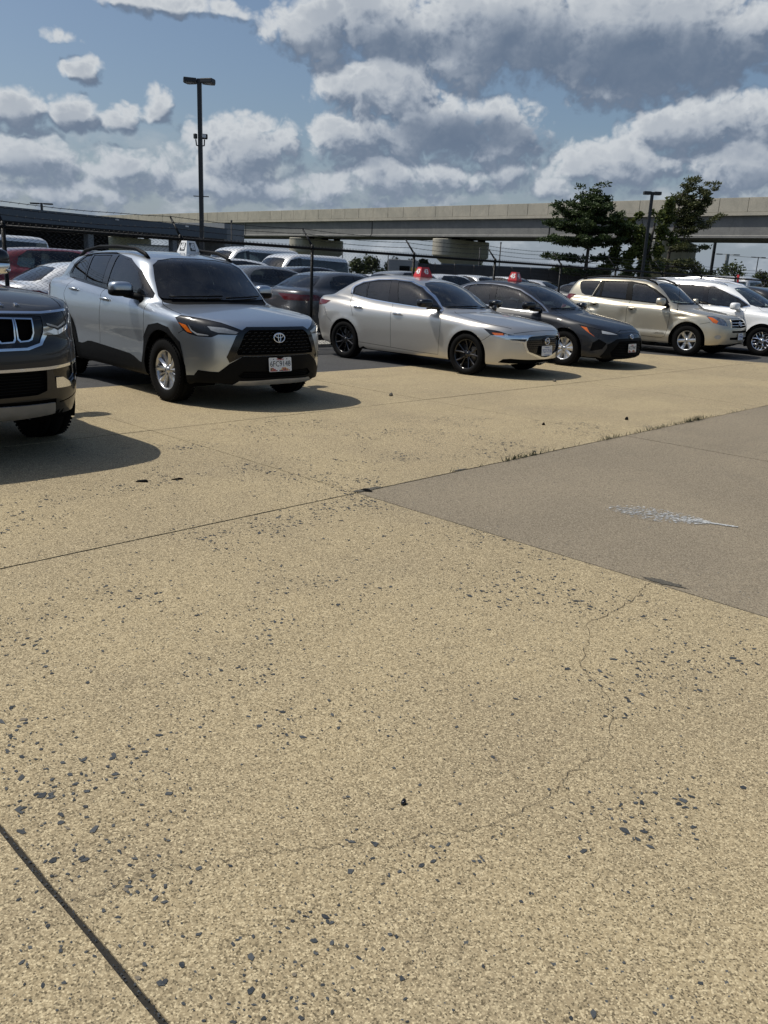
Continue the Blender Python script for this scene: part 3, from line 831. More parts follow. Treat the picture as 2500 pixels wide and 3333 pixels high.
def roof_sign(name, label, M_parent, loc, rz, number, mat, ink, size=(.34, .20, .19), group=None, plateback=None):
    """magnetic number sign: a four sided tapered block with the number on each face"""
    t = thing(name, label, 'roof sign', loc, rz, group)
    w, d, h = size; a, b = .62, .55
    mb = MB(); vs = []
    lv = [(0, 1, 1), (.012, 1.02, 1.02), (.03, 1, 1), (.16*h/.19+.01, a+.03, b+.05), (h, a, b)]
    for z, sx, sy in lv: vs += [(-w/2*sx, -d/2*sy, z), (w/2*sx, -d/2*sy, z), (w/2*sx, d/2*sy, z), (-w/2*sx, d/2*sy, z)]
    fs = [(0, 3, 2, 1)]+[(i*4+j, i*4+(j+1) % 4, i*4+4+(j+1) % 4, i*4+4+j) for i in range(len(lv)-1) for j in range(4)]
    k = (len(lv)-1)*4; fs.append((k, k+1, k+2, k+3)); mb.add(vs, fs)
    mb.obj('sign_body', mat, t)
    zc = h*.54
    for (dx, dy, half, tw) in ((0, -1, d/2, a), (0, 1, d/2, a), (-1, 0, w/2, b), (1, 0, w/2, b)):
        tp = (half*(1-(b if dy else a)))/(h-.03)      # lean of that face
        out = Vector((dx, dy, tp)).normalized(); half_at = half*(1-(1-(b if dy else a))*(zc-.03)/(h-.03))
        pos = Vector((dx*half_at, dy*half_at, zc))+out*.003
        M = basis(out, Vector((0, 0, 1)), pos)
        s_ = h*.62
        if plateback:
            q = MB(); q.box((0, 0, 0), (s_*.86, s_*1.02, .002)); o = q.obj('number_panel', plateback, t); o.matrix_local = M
        text(number, s_*1.12, ink, t, M @ Matrix.Translation((0, 0, .0015)), 'number', width=s_*(.72 if plateback else .95), bold=.004)
    return t
# ------------------------------------------------------------------ assembling a car
def superell(c, r, e=.55, n=14, m=24, shear=(0, 0)):
    """rounded box-like ellipsoid; returns verts, faces"""
    vs = []; pw = lambda v: math.copysign(abs(v)**e, v)
    for i in range(n+1):
        a = -math.pi/2+math.pi*i/n
        for j in range(m):
            b = 2*math.pi*j/m
            x, y, z = pw(math.cos(a))*pw(math.cos(b)), pw(math.cos(a))*pw(math.sin(b)), pw(math.sin(a))
            vs.append((c[0]+r[0]*x, c[1]+r[1]*(y+shear[0]*z+shear[1]*x), c[2]+r[2]*z))
    fs = [(i*m+j, i*m+(j+1) % m, (i+1)*m+(j+1) % m, (i+1)*m+j) for i in range(n) for j in range(m)]
    return vs, fs
def add_mirrors(root, l, w, z, mat, r=(.125, .075, .085), arm_mat='black_plastic', foot=None, lower=None):
    for sd in (-1, 1):
        mb = MB(); vs, fs = superell((sd*w, l, z), r, .6, shear=(.0, .25*sd)); mb.add(vs, fs, 0, True)
        o = mb.obj('mirror', mat, root)
        b = MB(); f = foot or (w-.13, l-.10, z-.14)
        b.tube([(sd*(f[0]-.03), f[1]-.02, f[2]-.02), (sd*f[0], f[1]-.01, f[2]+.02), (sd*(w-.05), l, z-.05)], [.045, .038, .045], 10)
        b.obj('mirror_arm', arm_mat, o)
        if lower:
            q = MB(); vs, fs = superell((sd*w, l, z-r[2]*.42), (r[0]*1.015, r[1]*1.03, r[2]*.60), .6, shear=(.0, .25*sd)); q.add(vs, fs, 0, True); q.obj('mirror_base', lower, o)
        g = MB(); g.box((sd*w, l+r[1]*.93, z), (r[0]*1.6, .012, r[2]*1.5), bev=.004); g.obj('mirror_glass', 'dull_chrome', o)
def add_handle(door, body, l, z, mat, sd, ln=.20, cup=True):
    P, N = frame_on(body, l, 0, z, 'S'); Pm = Vector((P.x*sd, P.y, P.z)); Nm = Vector((N.x*sd, N.y, N.z))
    mb = MB(); pts = []
    for t in (-1, -.92, -.5, 0, .5, .92, 1):
        pts.append(Pm+Vector((0, ln/2*t, 0))+Nm*(.034-.026*abs(t)**4)+Vector((0, 0, .004*(1-t*t))))
    mb.tube(pts, [.010, .015, .017, .018, .017, .015, .010], 8); o = mb.obj('handle', mat, door)
    if cup:
        q = MB(); c = Pm+Nm*.001
        up = Vector((0, 0, 1)); f = Vector((0, 1, 0))
        ring = [c+f*(.062*math.cos(a))+up*(.036*math.sin(a)-.006) for a in np.linspace(0, 2*math.pi, 18, endpoint=False)]
        q.add([c-up*.006-Nm*.0]+[tuple(v) for v in ring], [(0, i+1, (i+1) % 18+1) for i in range(18)], 0); q.obj('handle_cup', 'gap_black', o)
def strip_mesh(body, pts, view, width, d, name, mat, root, both=True, thick=.006, smooth=0):
    """a moulding or rail lying along the skin"""
    c = densify(pts, .05, False, smooth); P, ok = view_points(body, view, c); P = P[ok]; N = body.grad(P)
    mb = MB()
    for sd in ((1, -1) if both else (1,)):
        v = [Vector((-p[1]*sd, p[0], p[2]))+Vector((-n[1]*sd, n[0], n[2]))*d for p, n in zip(P, N)]
        mb.tube(v, width/2, 8)
    return mb.obj(name, mat, root)
def wiper(root, a, b, z_of, mat='black_plastic'):
    pass
def panels(root, parts, table):
    """table: region -> (object name, material, mode) ; mode 'both' one mesh, 'pair' one per side; parent by name"""
    made = {}
    for nm, row in table.items():
        if nm not in parts: continue
        oname, mat, mode = row[:3]; par = row[3] if len(row) > 3 else None
        if mode == 'both':
            p = root if par is None else made[par][0]
            made[nm] = [link(oname, panel_mesh(oname, parts[nm], mat, 2), p)]
            if nm == 'gap': made[nm][0]['kind'] = 'stuff'
        else:
            made[nm] = []
            for i in (0, 1):
                p = root if par is None else (made[par][i] if len(made[par]) > 1 else made[par][0])
                made[nm].append(link(oname, panel_mesh(oname, parts[nm], mat, i), p))
    return made
def circ(lc, zc, R, a0=0, a1=360, n=40): return [(lc+R*math.cos(math.radians(a)), zc+R*math.sin(math.radians(a))) for a in np.linspace(a0, a1, n, endpoint=abs(a1-a0) < 359)]
def arch_outline(lc, zc, R, zb): return [(lc-R, zb)]+[(lc-R*math.cos(a), zc+R*math.sin(a)) for a in np.linspace(0, math.pi, 30)]+[(lc+R, zb)]
def place_car(name, label, c, heading, group=None, cat='car'):
    return thing(name, label, cat, (c[0], c[1], 0), -math.radians(heading), group)
# body curves: (length from front axle, height, half width in metres)
CROSSOVER = dict(
 deck=[(-1.0,.82),(-.9,.885),(-.75,.94),(-.5,.995),(-.1,1.055),(.3,1.09),(.6,1.13),(1.6,1.20),(2.5,1.27),(3.1,1.275),(3.5,1.24)],
 crown=[(-1,.02),(-.6,.07),(0,.09),(.5,.08),(1,.07),(3.5,.07)],
 plan=[(-.95,.80),(-.6,.87),(-.2,.895),(.4,.885),(1.3,.875),(2.2,.885),(2.7,.90),(3.1,.87),(3.5,.80)],
 sec=[(.15,-.06),(.3,-.015),(.42,.0),(.6,.0),(.8,.018),(.95,.012),(1.05,-.01),(1.2,-.05)],
 nose=[(.15,-.78),(.25,-.88),(.40,-.915),(.55,-.93),(.7,-.925),(.85,-.90),(.95,-.82)],
 bow=[(0,0),(.3,.02),(.5,.07),(.65,.15),(.75,.25),(.85,.42),(.92,.62)],
 tail=[(.2,3.40),(.35,3.49),(.6,3.53),(.85,3.53),(1.1,3.47),(1.25,3.38)],
 bowr=[(0,0),(.4,.03),(.6,.09),(.75,.19),(.85,.36),(.9,.5)],
 bot=[(-.95,.24),(0,.24),(3.0,.25),(3.5,.32)],
 gplan=[(0,.72),(.3,.80),(1.0,.835),(2.0,.825),(2.6,.79),(3.0,.74),(3.4,.66)],
 tum=[(1.0,0),(1.15,.015),(1.3,.06),(1.45,.13),(1.6,.22),(1.7,.3)],
 roof=[(-.1,.88),(.12,1.085),(.40,1.32),(.66,1.52),(.95,1.585),(1.4,1.625),(1.9,1.63),(2.4,1.60),(2.8,1.55),(2.95,1.51),(3.05,1.42),(3.4,1.14),(3.6,.95)],
 gshift=[(0,.38),(.6,.36),(1.2,.1),(1.8,0),(2.4,-.1),(2.9,-.25),(3.4,-.3)],
 rcrown=.07,k_g=.10,k_b=.04,k_sh=.10,k_n=.07,k_r=.10,
 flare=.012,flare_w=.06,
 wheels=[(0,.36,.42),(2.64,.36,.42)],
 c0=(1.25,0,.66),
)
SILVER_SEDAN = dict(
 deck=[(-1.0,.68),(-.92,.72),(-.75,.785),(-.5,.845),(-.1,.912),(.3,.95),(.7,.985),(1.5,1.00),(2.4,1.04),(3.0,1.085),(3.4,1.09),(3.62,1.075),(3.75,1.04)],
 crown=[(-1,.03),(-.6,.08),(0,.10),(.6,.09),(2,.08),(3.0,.07),(3.8,.07)],
 plan=[(-.95,.78),(-.6,.84),(-.1,.885),(.5,.868),(1.3,.865),(2.1,.872),(2.7,.888),(3.1,.865),(3.7,.79)],
 sec=[(.12,-.07),(.25,-.02),(.40,.0),(.62,.012),(.78,.008),(.90,-.02),(1.05,-.09)],
 nose=[(.12,-.74),(.20,-.87),(.30,-.905),(.45,-.92),(.60,-.92),(.70,-.89),(.8,-.80)],
 bow=[(0,0),(.3,.025),(.5,.085),(.65,.175),(.75,.28),(.85,.46),(.90,.62)],
 tail=[(.2,3.55),(.4,3.68),(.65,3.735),(.9,3.73),(1.05,3.70),(1.1,3.66)],
 bowr=[(0,0),(.4,.03),(.6,.09),(.72,.17),(.82,.33),(.88,.5)],
 bot=[(-.95,.19),(0,.18),(2.7,.19),(3.7,.26)],
 gplan=[(.0,.66),(.5,.76),(1.2,.80),(2.0,.79),(2.6,.75),(3.1,.68),(3.5,.60)],
 tum=[(.9,0),(1.0,.015),(1.15,.07),(1.3,.15),(1.4,.22),(1.5,.3)],
 roof=[(.15,.82),(.38,.965),(.70,1.12),(1.05,1.29),(1.4,1.405),(1.75,1.455),(2.1,1.468),(2.45,1.448),(2.75,1.400),(3.0,1.318),(3.25,1.205),(3.42,1.125),(3.55,1.03),(3.7,.93)],
 gshift=[(0,.42),(.7,.40),(1.3,.12),(1.9,0),(2.5,-.12),(3.0,-.28),(3.5,-.3)],
 rcrown=.08,k_g=.12,k_b=.05,k_sh=.12,k_n=.07,k_r=.10,
 flare=.012,flare_w=.07,
 wheels=[(0,.32,.365),(2.726,.32,.365)],
 c0=(1.35,0,.55),
)
DARK_SEDAN = dict(
 deck=[(-1.0,.58),(-.92,.62),(-.80,.68),(-.6,.77),(-.3,.85),(0,.905),(.35,.96),(.7,.99),(1.5,1.0),(2.4,1.03),(3.0,1.08),(3.4,1.09),(3.62,1.075),(3.75,1.04)],
 crown=[(-1,.02),(-.6,.07),(0,.09),(.6,.09),(2,.08),(3.0,.07),(3.8,.07)],
 plan=[(-.95,.76),(-.6,.83),(-.1,.875),(.5,.862),(1.3,.86),(2.1,.865),(2.7,.88),(3.1,.86),(3.7,.79)],
 sec=[(.12,-.07),(.25,-.02),(.40,.0),(.62,.012),(.78,.010),(.90,-.02),(1.05,-.09)],
 nose=[(.10,-.80),(.18,-.89),(.30,-.92),(.45,-.92),(.55,-.90),(.63,-.86),(.72,-.76)],
 bow=[(0,0),(.3,.02),(.5,.065),(.65,.14),(.75,.24),(.84,.42),(.90,.62)],
 tail=[(.2,3.55),(.4,3.66),(.65,3.70),(.9,3.69),(1.05,3.66),(1.1,3.62)],
 bowr=[(0,0),(.4,.03),(.6,.09),(.72,.17),(.82,.33),(.88,.5)],
 bot=[(-.95,.17),(0,.17),(2.7,.18),(3.7,.26)],
 gplan=[(.0,.64),(.5,.75),(1.2,.79),(2.0,.78),(2.6,.74),(3.1,.67),(3.5,.60)],
 tum=[(.9,0),(1.0,.015),(1.15,.07),(1.3,.15),(1.4,.22),(1.5,.3)],
 roof=[(.0,.80),(.22,.95),(.55,1.12),(.95,1.30),(1.3,1.405),(1.65,1.45),(2.0,1.46),(2.4,1.435),(2.75,1.36),(3.05,1.24),(3.3,1.12),(3.5,1.0)],
 gshift=[(0,.42),(.7,.40),(1.3,.12),(1.9,0),(2.5,-.12),(3.0,-.28),(3.5,-.3)],
 rcrown=.08,k_g=.12,k_b=.05,k_sh=.11,k_n=.06,k_r=.10,
 flare=.012,flare_w=.07,
 wheels=[(0,.315,.365),(2.70,.315,.365)],c0=(1.35,0,.55))
TAN_SUV = dict(
 deck=[(-1.0,.70),(-.88,.78),(-.75,.86),(-.5,.94),(-.1,1.01),(.3,1.06),(.6,1.09),(1.6,1.12),(2.4,1.17),(3.1,1.19),(3.5,1.16)],
 crown=[(-1,.03),(-.6,.08),(0,.09),(.5,.08),(1,.07),(3.5,.07)],
 plan=[(-.95,.79),(-.6,.86),(-.2,.885),(.4,.865),(1.3,.86),(2.2,.865),(2.6,.88),(3.1,.85),(3.5,.78)],
 sec=[(.15,-.06),(.28,-.02),(.36,.0),(.40,.012),(.47,.010),(.50,-.004),(.65,.0),(.85,.006),(.98,.0),(1.05,-.015),(1.2,-.05)],
 nose=[(.18,-.70),(.28,-.82),(.40,-.86),(.55,-.87),(.66,-.86),(.72,-.83),(.80,-.80),(.9,-.70)],
 bow=[(0,0),(.3,.015),(.5,.05),(.65,.12),(.75,.21),(.84,.38),(.90,.58)],
 tail=[(.2,3.30),(.35,3.38),(.6,3.42),(.85,3.42),(1.1,3.36),(1.2,3.30)],
 bowr=[(0,0),(.4,.02),(.6,.06),(.75,.15),(.85,.32),(.9,.5)],
 bot=[(-.95,.27),(-.4,.22),(3.0,.23),(3.4,.30)],
 gplan=[(0,.70),(.4,.79),(1.0,.82),(2.0,.81),(2.6,.79),(3.1,.75),(3.4,.70)],
 tum=[(1.0,0),(1.1,.01),(1.3,.06),(1.45,.12),(1.6,.20),(1.7,.27)],
 roof=[(.0,.88),(.16,1.04),(.45,1.24),(.78,1.455),(1.05,1.575),(1.4,1.63),(1.9,1.652),(2.4,1.65),(2.9,1.615),(3.1,1.575),(3.2,1.48),(3.38,1.15),(3.5,.9)],
 gshift=[(0,.36),(.6,.34),(1.2,.1),(1.8,0),(2.4,-.06),(2.9,-.16),(3.4,-.2)],
 rcrown=.06,k_g=.11,k_b=.04,k_sh=.10,k_n=.08,k_r=.10,
 flare=.022,flare_w=.07,
 wheels=[(0,.335,.415),(2.55,.335,.415)],c0=(1.2,0,.62))
WHITE_VAN = dict(
 deck=[(-1.05,.72),(-.95,.80),(-.8,.88),(-.5,.97),(-.1,1.05),(.3,1.09),(.6,1.10),(1.6,1.10),(2.6,1.13),(3.4,1.16),(3.9,1.14)],
 crown=[(-1,.03),(-.6,.08),(0,.10),(.5,.10),(1,.08),(3.9,.07)],
 plan=[(-1.0,.80),(-.6,.90),(-.1,.945),(.5,.93),(1.3,.925),(2.4,.93),(2.9,.94),(3.4,.91),(3.9,.84)],
 sec=[(.15,-.06),(.28,-.02),(.45,.0),(.65,.004),(.85,.008),(.98,.0),(1.05,-.015),(1.2,-.05)],
 nose=[(.18,-.80),(.28,-.92),(.45,-.96),(.6,-.96),(.75,-.92),(.85,-.85)],
 bow=[(0,0),(.3,.02),(.5,.07),(.68,.15),(.80,.27),(.90,.46),(.96,.65)],
 tail=[(.2,3.75),(.35,3.84),(.6,3.88),(.85,3.88),(1.1,3.83),(1.2,3.78)],
 bowr=[(0,0),(.4,.02),(.6,.06),(.75,.15),(.88,.32),(.95,.5)],
 bot=[(-.95,.20),(3.0,.20),(3.9,.28)],
 gplan=[(-.1,.72),(.4,.83),(1.0,.87),(2.0,.875),(3.0,.85),(3.6,.81),(3.9,.76)],
 tum=[(1.0,0),(1.1,.012),(1.3,.06),(1.45,.12),(1.6,.20),(1.7,.27),(1.8,.35)],
 roof=[(-.25,.88),(-.05,1.03),(.3,1.24),(.7,1.45),(1.05,1.585),(1.5,1.665),(2.1,1.705),(2.8,1.71),(3.3,1.685),(3.6,1.62),(3.7,1.52),(3.85,1.15),(3.95,.9)],
 gshift=[(0,.36),(.6,.34),(1.2,.1),(1.8,0),(2.8,-.06),(3.4,-.16),(3.9,-.2)],
 rcrown=.06,k_g=.12,k_b=.04,k_sh=.10,k_n=.08,k_r=.10,
 flare=.012,flare_w=.07,
 wheels=[(0,.325,.40),(2.9,.325,.40)],c0=(1.4,0,.62))
BLACK_SUV = dict(
 deck=[(-1.1,.93),(-1.0,1.03),(-.9,1.105),(-.75,1.17),(-.5,1.225),(-.1,1.26),(.4,1.28),(.7,1.29),(1.6,1.30),(2.9,1.33),(3.9,1.33),(4.3,1.30)],
 crown=[(-1,.05),(-.6,.06),(0,.06),(.5,.06),(4,.06)],
 plan=[(-1.1,.86),(-.7,.97),(-.2,1.03),(.5,1.02),(1.5,1.015),(2.6,1.02),(3.2,1.03),(3.9,1.0),(4.4,.93)],
 sec=[(.2,-.06),(.35,-.02),(.5,.0),(.8,.004),(1.05,.005),(1.2,-.01),(1.3,-.03)],
 nose=[(.22,-.82),(.34,-.93),(.50,-1.0),(.72,-1.02),(.84,-1.01),(.90,-.985),(1.0,-.975),(1.1,-.955),(1.18,-.90)],
 bow=[(0,0),(.3,.012),(.5,.04),(.7,.10),(.82,.19),(.92,.33),(1.0,.50),(1.06,.72)],
 tail=[(.25,4.25),(.4,4.36),(.7,4.40),(1.0,4.40),(1.3,4.36),(1.4,4.30)],
 bowr=[(0,0),(.5,.02),(.75,.08),(.9,.2),(1.0,.4)],
 bot=[(-1.0,.34),(-.6,.28),(3.5,.28),(4.4,.38)],
 gplan=[(.3,.86),(.8,.93),(1.5,.95),(3,.94),(3.8,.92),(4.2,.88)],
 tum=[(1.2,0),(1.3,.01),(1.5,.06),(1.7,.13),(1.85,.21),(1.95,.3)],
 roof=[(.2,1.05),(.42,1.25),(.8,1.55),(1.15,1.78),(1.5,1.87),(2.2,1.90),(3.2,1.88),(3.8,1.84),(4.1,1.78),(4.25,1.5),(4.35,1.2)],
 gshift=[(0,.25),(.8,.22),(1.5,.05),(2,0),(3.5,-.05),(4.2,-.1)],
 rcrown=.05,k_g=.11,k_b=.04,k_sh=.11,k_n=.06,k_r=.10,
 flare=.02,flare_w=.08,
 wheels=[(0,.40,.475),(3.12,.40,.475)],c0=(1.5,0,.8))
# ------------------------------------------------------------------ silver crossover, second from the left
paint('silver_blue_paint', (.47, .515, .56), .92, .33, dust=.06)
def silver_crossover():
    body = Body(CROSSOVER)
    hl = [(-.24, .88, .93), (-.29, .84, .96), (-.53, .73, .94), (-.70, .61, .91), (-.85, .44, .84), (-.85, .47, .80), (-.84, .51, .79), (-.75, .67, .79), (-.70, .72, .76), (-.57, .81, .76), (-.47, .86, .78), (-.40, .88, .81)]
    win = [(2.66, 1.31), (2.60, 1.43), (2.38, 1.545), (1.62, 1.565), (1.132, 1.50), (.765, 1.372), (.49, 1.15), (.47, 1.115), (1.46, 1.17), (2.33, 1.245), (2.62, 1.28)]
    spec = [
        ('windshield', 'F', [(0, 1.555), (.30, 1.547), (.50, 1.515), (.60, 1.46), (.66, 1.30), (.715, 1.13), (.69, 1.105), (.4, 1.102), (0, 1.104)], dict(cl=1, d=-.004)),
        ('cowl', 'T', [(-.02, 0), (.03, .35), (.14, .58), (.30, .70), (.40, .715), (.33, .62), (.20, .35), (.15, 0)], dict(cl=1, d=-.012, only=['body'])),
        ('rear_window', 'R', [(0, 1.48), (.50, 1.44), (.60, 1.38), (.68, 1.22), (.55, 1.17), (0, 1.16)], dict(cl=1, d=-.004)),
        ('trim', 'S', [(2.70, 1.30), (2.63, 1.44), (2.40, 1.57), (1.62, 1.59), (1.11, 1.525), (.74, 1.39), (.44, 1.15), (.42, 1.10), (1.46, 1.15), (2.33, 1.225), (2.64, 1.26)], dict(d=-.002)),
        ('front_glass', 'S', [(1.47, 1.555), (1.132, 1.505), (.80, 1.372), (.66, 1.26), (.60, 1.135), (1.46, 1.185)], dict(d=-.006)),
        ('sail_glass', 'S', [(.64, 1.25), (.50, 1.14), (.58, 1.135)], dict(d=-.006)),
        ('rear_glass', 'S', [(2.14, 1.545), (1.64, 1.555), (1.60, 1.19), (2.09, 1.24)], dict(d=-.006)),
        ('quarter_glass', 'S', [(2.20, 1.545), (2.38, 1.53), (2.58, 1.42), (2.63, 1.31), (2.33, 1.262), (2.13, 1.245)], dict(d=-.006)),
        ('headlight', 'P', hl, dict(d=-.004)),
        ('lamp_amber', 'P', [(-.32, .89, .89), (-.42, .86, .87), (-.51, .84, .79), (-.44, .86, .80)], dict(d=-.001)),
        ('lamp_line', 'P', [(-.45, .85, .875), (-.51, .84, .82), (-.56, .81, .793), (-.67, .75, .783), (-.68, .74, .773), (-.57, .81, .772), (-.49, .84, .81)], dict(d=.001)),
        ('lamp_projector', 'P', [(-.65, .74, .87), (-.77, .61, .86), (-.84, .48, .82), (-.84, .51, .80), (-.74, .67, .81), (-.69, .72, .83)], dict(d=.001)),
        ('grille_frame', 'P', [(-.86, 0, .87), (-.83, .38, .87), (-.85, .44, .84), (-.84, .51, .78), (-.81, .61, .56), (-.82, .58, .50), (-.88, .45, .57), (-.93, 0, .57)], dict(cl=1, d=.004)),
        ('grille', 'P', [(-.90, 0, .84), (-.87, .36, .84), (-.86, .42, .80), (-.85, .51, .61), (-.86, .50, .585), (-.93, 0, .585)], dict(cl=1, d=-.02)),
        ('bumper', 'P', [(-.93, 0, .568), (-.88, .45, .568), (-.82, .58, .49), (-.75, .67, .40), (-.69, .73, .40), (-.57, .81, .41), (-.52, .83, .35), (-.36, .88, .34), (-.36, .88, .20), (-.8, .4, .18), (-.9, 0, .18)], dict(cl=1, d=.006)),
        ('lower_grille', 'P', [(-.91, 0, .40), (-.87, .43, .41), (-.84, .49, .36), (-.85, .45, .335), (-.90, 0, .335)], dict(cl=1, d=-.012)),
        ('skid', 'P', [(-.90, 0, .312), (-.83, .47, .308), (-.80, .53, .265), (-.86, 0, .262)], dict(cl=1, d=.012)),
        ('front_arch', 'S', [(.52, .36), (.46, .51), (.435, .68), (.29, .82), (.07, .855), (-.16, .825), (-.35, .69), (-.42, .43), (-.36, .36)], dict(d=.008)),
        ('rear_arch', 'S', [(2.15, .40), (2.20, .56), (2.27, .75), (2.42, .89), (2.65, .93), (2.88, .87), (3.03, .72), (3.09, .50), (3.12, .36), (3.5, .42), (3.62, .42), (3.62, .2), (2.15, .2)], dict(d=.008)),
        ('sill', 'S', [(2.20, .47), (2.07, .465), (1.99, .48), (1.90, .505), (1.80, .51), (.80, .455), (.70, .435), (.56, .385), (.40, .37), (.40, .18), (2.25, .18)], dict(d=.007, zmin=.2)),
        ('front_door', 'S', [(.44, 1.13), (.41, .95), (.43, .70), (.50, .38), (1.56, .40), (1.575, .52), (1.51, .97), (1.545, 1.10), (1.47, 1.18)], dict(only=['body'])),
        ('rear_door', 'S', [(1.50, 1.20), (1.545, 1.10), (1.51, .97), (1.575, .52), (1.56, .40), (2.13, .43), (2.23, .68), (2.40, .92), (2.49, 1.0), (2.52, 1.08), (2.45, 1.24)], dict(only=['body'])),
        ('gap', 'S', [(.45, 1.11), (.41, .95), (.43, .70), (.50, .38)], dict(line=.007, smooth=6, d=-.004, only=['body', 'front_door', 'rear_door'])),
        ('gap', 'S', [(1.47, 1.16), (1.545, 1.10), (1.51, .97), (1.575, .52), (1.57, .43)], dict(line=.007, smooth=6, d=-.004, only=['body', 'front_door', 'rear_door'])),
        ('gap', 'S', [(2.43, 1.24), (2.52, 1.08), (2.49, 1.0), (2.36, .88)], dict(line=.007, smooth=6, d=-.004, only=['body', 'front_door', 'rear_door'])),
        ('gap', 'P', [(.30, .68, 1.08), (.18, .75, 1.03), (-.06, .82, .99), (-.28, .835, .965)], dict(line=.007, smooth=6, d=-.004, only=['body'])) if False else
        ('gap', 'T', [(.36, .69), (.22, .745), (-.06, .81), (-.28, .825)], dict(line=.008, smooth=6, d=-.004, only=['body'])),
        ('gap', 'S', [(-.33, .775), (-.40, .812)], dict(line=.006, d=-.004, only=['body'])),
        ('tail_lamp', 'S', [(3.12, 1.165), (3.28, 1.175), (3.55, 1.13), (3.6, .98), (3.35, .99)], dict(d=.006)),
        ('hole', 'S', arch_outline(0, .36, .425, .1), {}), ('hole', 'S', arch_outline(2.64, .36, .425, .1), {}),
    ]
    parts = skin(body, spec, .04)
    root = place_car('crossover', 'silver blue crossover with black cladding and a white 48 sign on its roof', (5.783, 8.079), 1.88, 'cars parked in the front row')
    P = 'silver_blue_paint'
    made = panels(root, parts, dict(body=('body', P, 'both'), underbody=('underbody', 'under_black', 'both'), gap=('panel_gap', 'gap_black', 'both'),
        windshield=('windshield', 'windshield_glass', 'both'), rear_window=('rear_window', 'privacy_glass', 'both'), cowl=('cowl', 'black_plastic', 'both'),
        front_door=('door', P, 'pair'), rear_door=('door', P, 'pair'), trim=('window_trim', 'gloss_black', 'pair'),
        front_glass=('window', 'window_glass', 'pair', 'front_door'), sail_glass=('window', 'window_glass', 'pair', 'front_door'), rear_glass=('window', 'privacy_glass', 'pair', 'rear_door'),
        quarter_glass=('window', 'privacy_glass', 'pair'), headlight=('headlight', 'lamp_dark', 'pair'), lamp_amber=('turn_signal', 'amber', 'pair', 'headlight'),
        lamp_line=('light_strip', 'lamp_white', 'pair', 'headlight'), lamp_projector=('lens', 'lamp_white', 'pair', 'headlight'),
        grille_frame=('grille_frame', 'gloss_black', 'both'), grille=('grille', 'under_black', 'both'), bumper=('bumper', 'black_plastic', 'both'),
        lower_grille=('lower_grille', 'under_black', 'both', 'bumper'), skid=('skid_plate', 'silver_trim', 'both', 'bumper'), front_arch=('wheel_arch_trim', 'black_plastic', 'pair'),
        rear_arch=('wheel_arch_trim', 'black_plastic', 'pair'), sill=('sill_cladding', 'black_plastic', 'pair'), tail_lamp=('tail_light', 'lamp_red', 'pair')))
    # scale pattern in the grille
    mb = MB()
    for r in range(7):
        z = .605+r*.034
        for k in range(-7, 8):
            w = (k+(r % 2)*.5)*.072
            if abs(w) > .50-(z-.6)*.45: continue
            Pp, N = frame_on(body, 0, w, z, 'F'); Pp = Pp-N*.016
            mb.tube([Pp+Vector((-.024, 0, 0)), Pp+Vector((-.014, -.004, .010)), Pp+Vector((.014, -.004, .010)), Pp+Vector((.024, 0, 0))], .0035, 5)
    mb.obj('grille_mesh', 'gloss_black', made['grille'][0])['kind'] = 'stuff'
    for z in (.350, .368, .386):
        mb = MB(); pts = [frame_on(body, 0, w, z, 'F') for w in np.linspace(-.44, .44, 13)]; mb.tube([p-n*.006 for p, n in pts], .004, 5); mb.obj('grille_bar', 'black_plastic', made['bumper'][0])
    Pp, N = frame_on(body, 0, 0, .76, 'F'); emblem_ovals(root, basis(N, pos=Pp-N*.004), .145)
    Pp, N = frame_on(body, 0, .0, .475, 'F'); plate(root, basis(Vector((0, -1, .10)), pos=Pp+N*.012), '6FC9148', 'Maryland', 'flag')
    add_wheels(root, .352, .215, .222, .79, 2.64, 'twin10', 'alloy')
    arch_liner(body, root); chassis(root, -.75, 3.35, .86, .26, .40, [(0, 0, .42), (2.64, 0, .42)])
    add_mirrors(root, .76, .985, 1.185, P, (.125, .085, .082), foot=(.84, .60, 1.08), lower='black_plastic')
    for i, sd in enumerate((1, -1)):
        add_handle(made['front_door'][i], body, 1.39, 1.035, P, sd); add_handle(made['rear_door'][i], body, 2.27, 1.115, P, sd)
    for sd in (1, -1):     # roof rails
        mb = MB(); pts = []
        for l, h in ((.86, .0), (.95, .03), (1.15, .055), (1.6, .06), (2.1, .06), (2.5, .045), (2.68, .0)):
            q, N = frame_on(body, l, .565, 0, 'T'); pts.append(Vector((q.x*sd, q.y, q.z+h)))
        mb.tube(pts, [.02, .026, .024, .022, .022, .024, .018], 8); mb.obj('roof_rail', 'black_plastic', root)
    for x0, x1 in ((.02, .60), (-.62, -.02)):
        mb = MB(); pts = []
        for t in np.linspace(0, 1, 8):
            w = x0+(x1-x0)*t; q, N = frame_on(body, 0, -w, 1.112+.02*t, 'F'); pts.append(q+N*.018)
        mb.tube(pts, .009, 6); mb.obj('wiper', 'black_plastic', root)
    cabin(root, .72, .42, 1.04, .42, 1.25, 2.15)
    mb = MB(); vs, fs = superell((0, .70, 1.46), (.11, .03, .035), .6); mb.add(vs, fs, 0, True); mb.obj('rear_view_mirror', 'black_plastic', root)
    return root, body
crossover, crossover_body = silver_crossover()
def on_roof(root, body, l, w):
    q, N = frame_on(body, l, w, 0, 'T'); return root.matrix_basis @ q if False else Matrix.LocRotScale(root.location, root.rotation_euler, None) @ q
roof_sign('roof_sign', 'white roof sign with the number 48 on the silver blue crossover', None, on_roof(crossover, crossover_body, 1.62, -.42)+Vector((0, 0, -.004)), math.radians(11), '48', 'sign_white', 'sign_white', (.24, .17, .165), 'number signs on car roofs', 'ink_black')
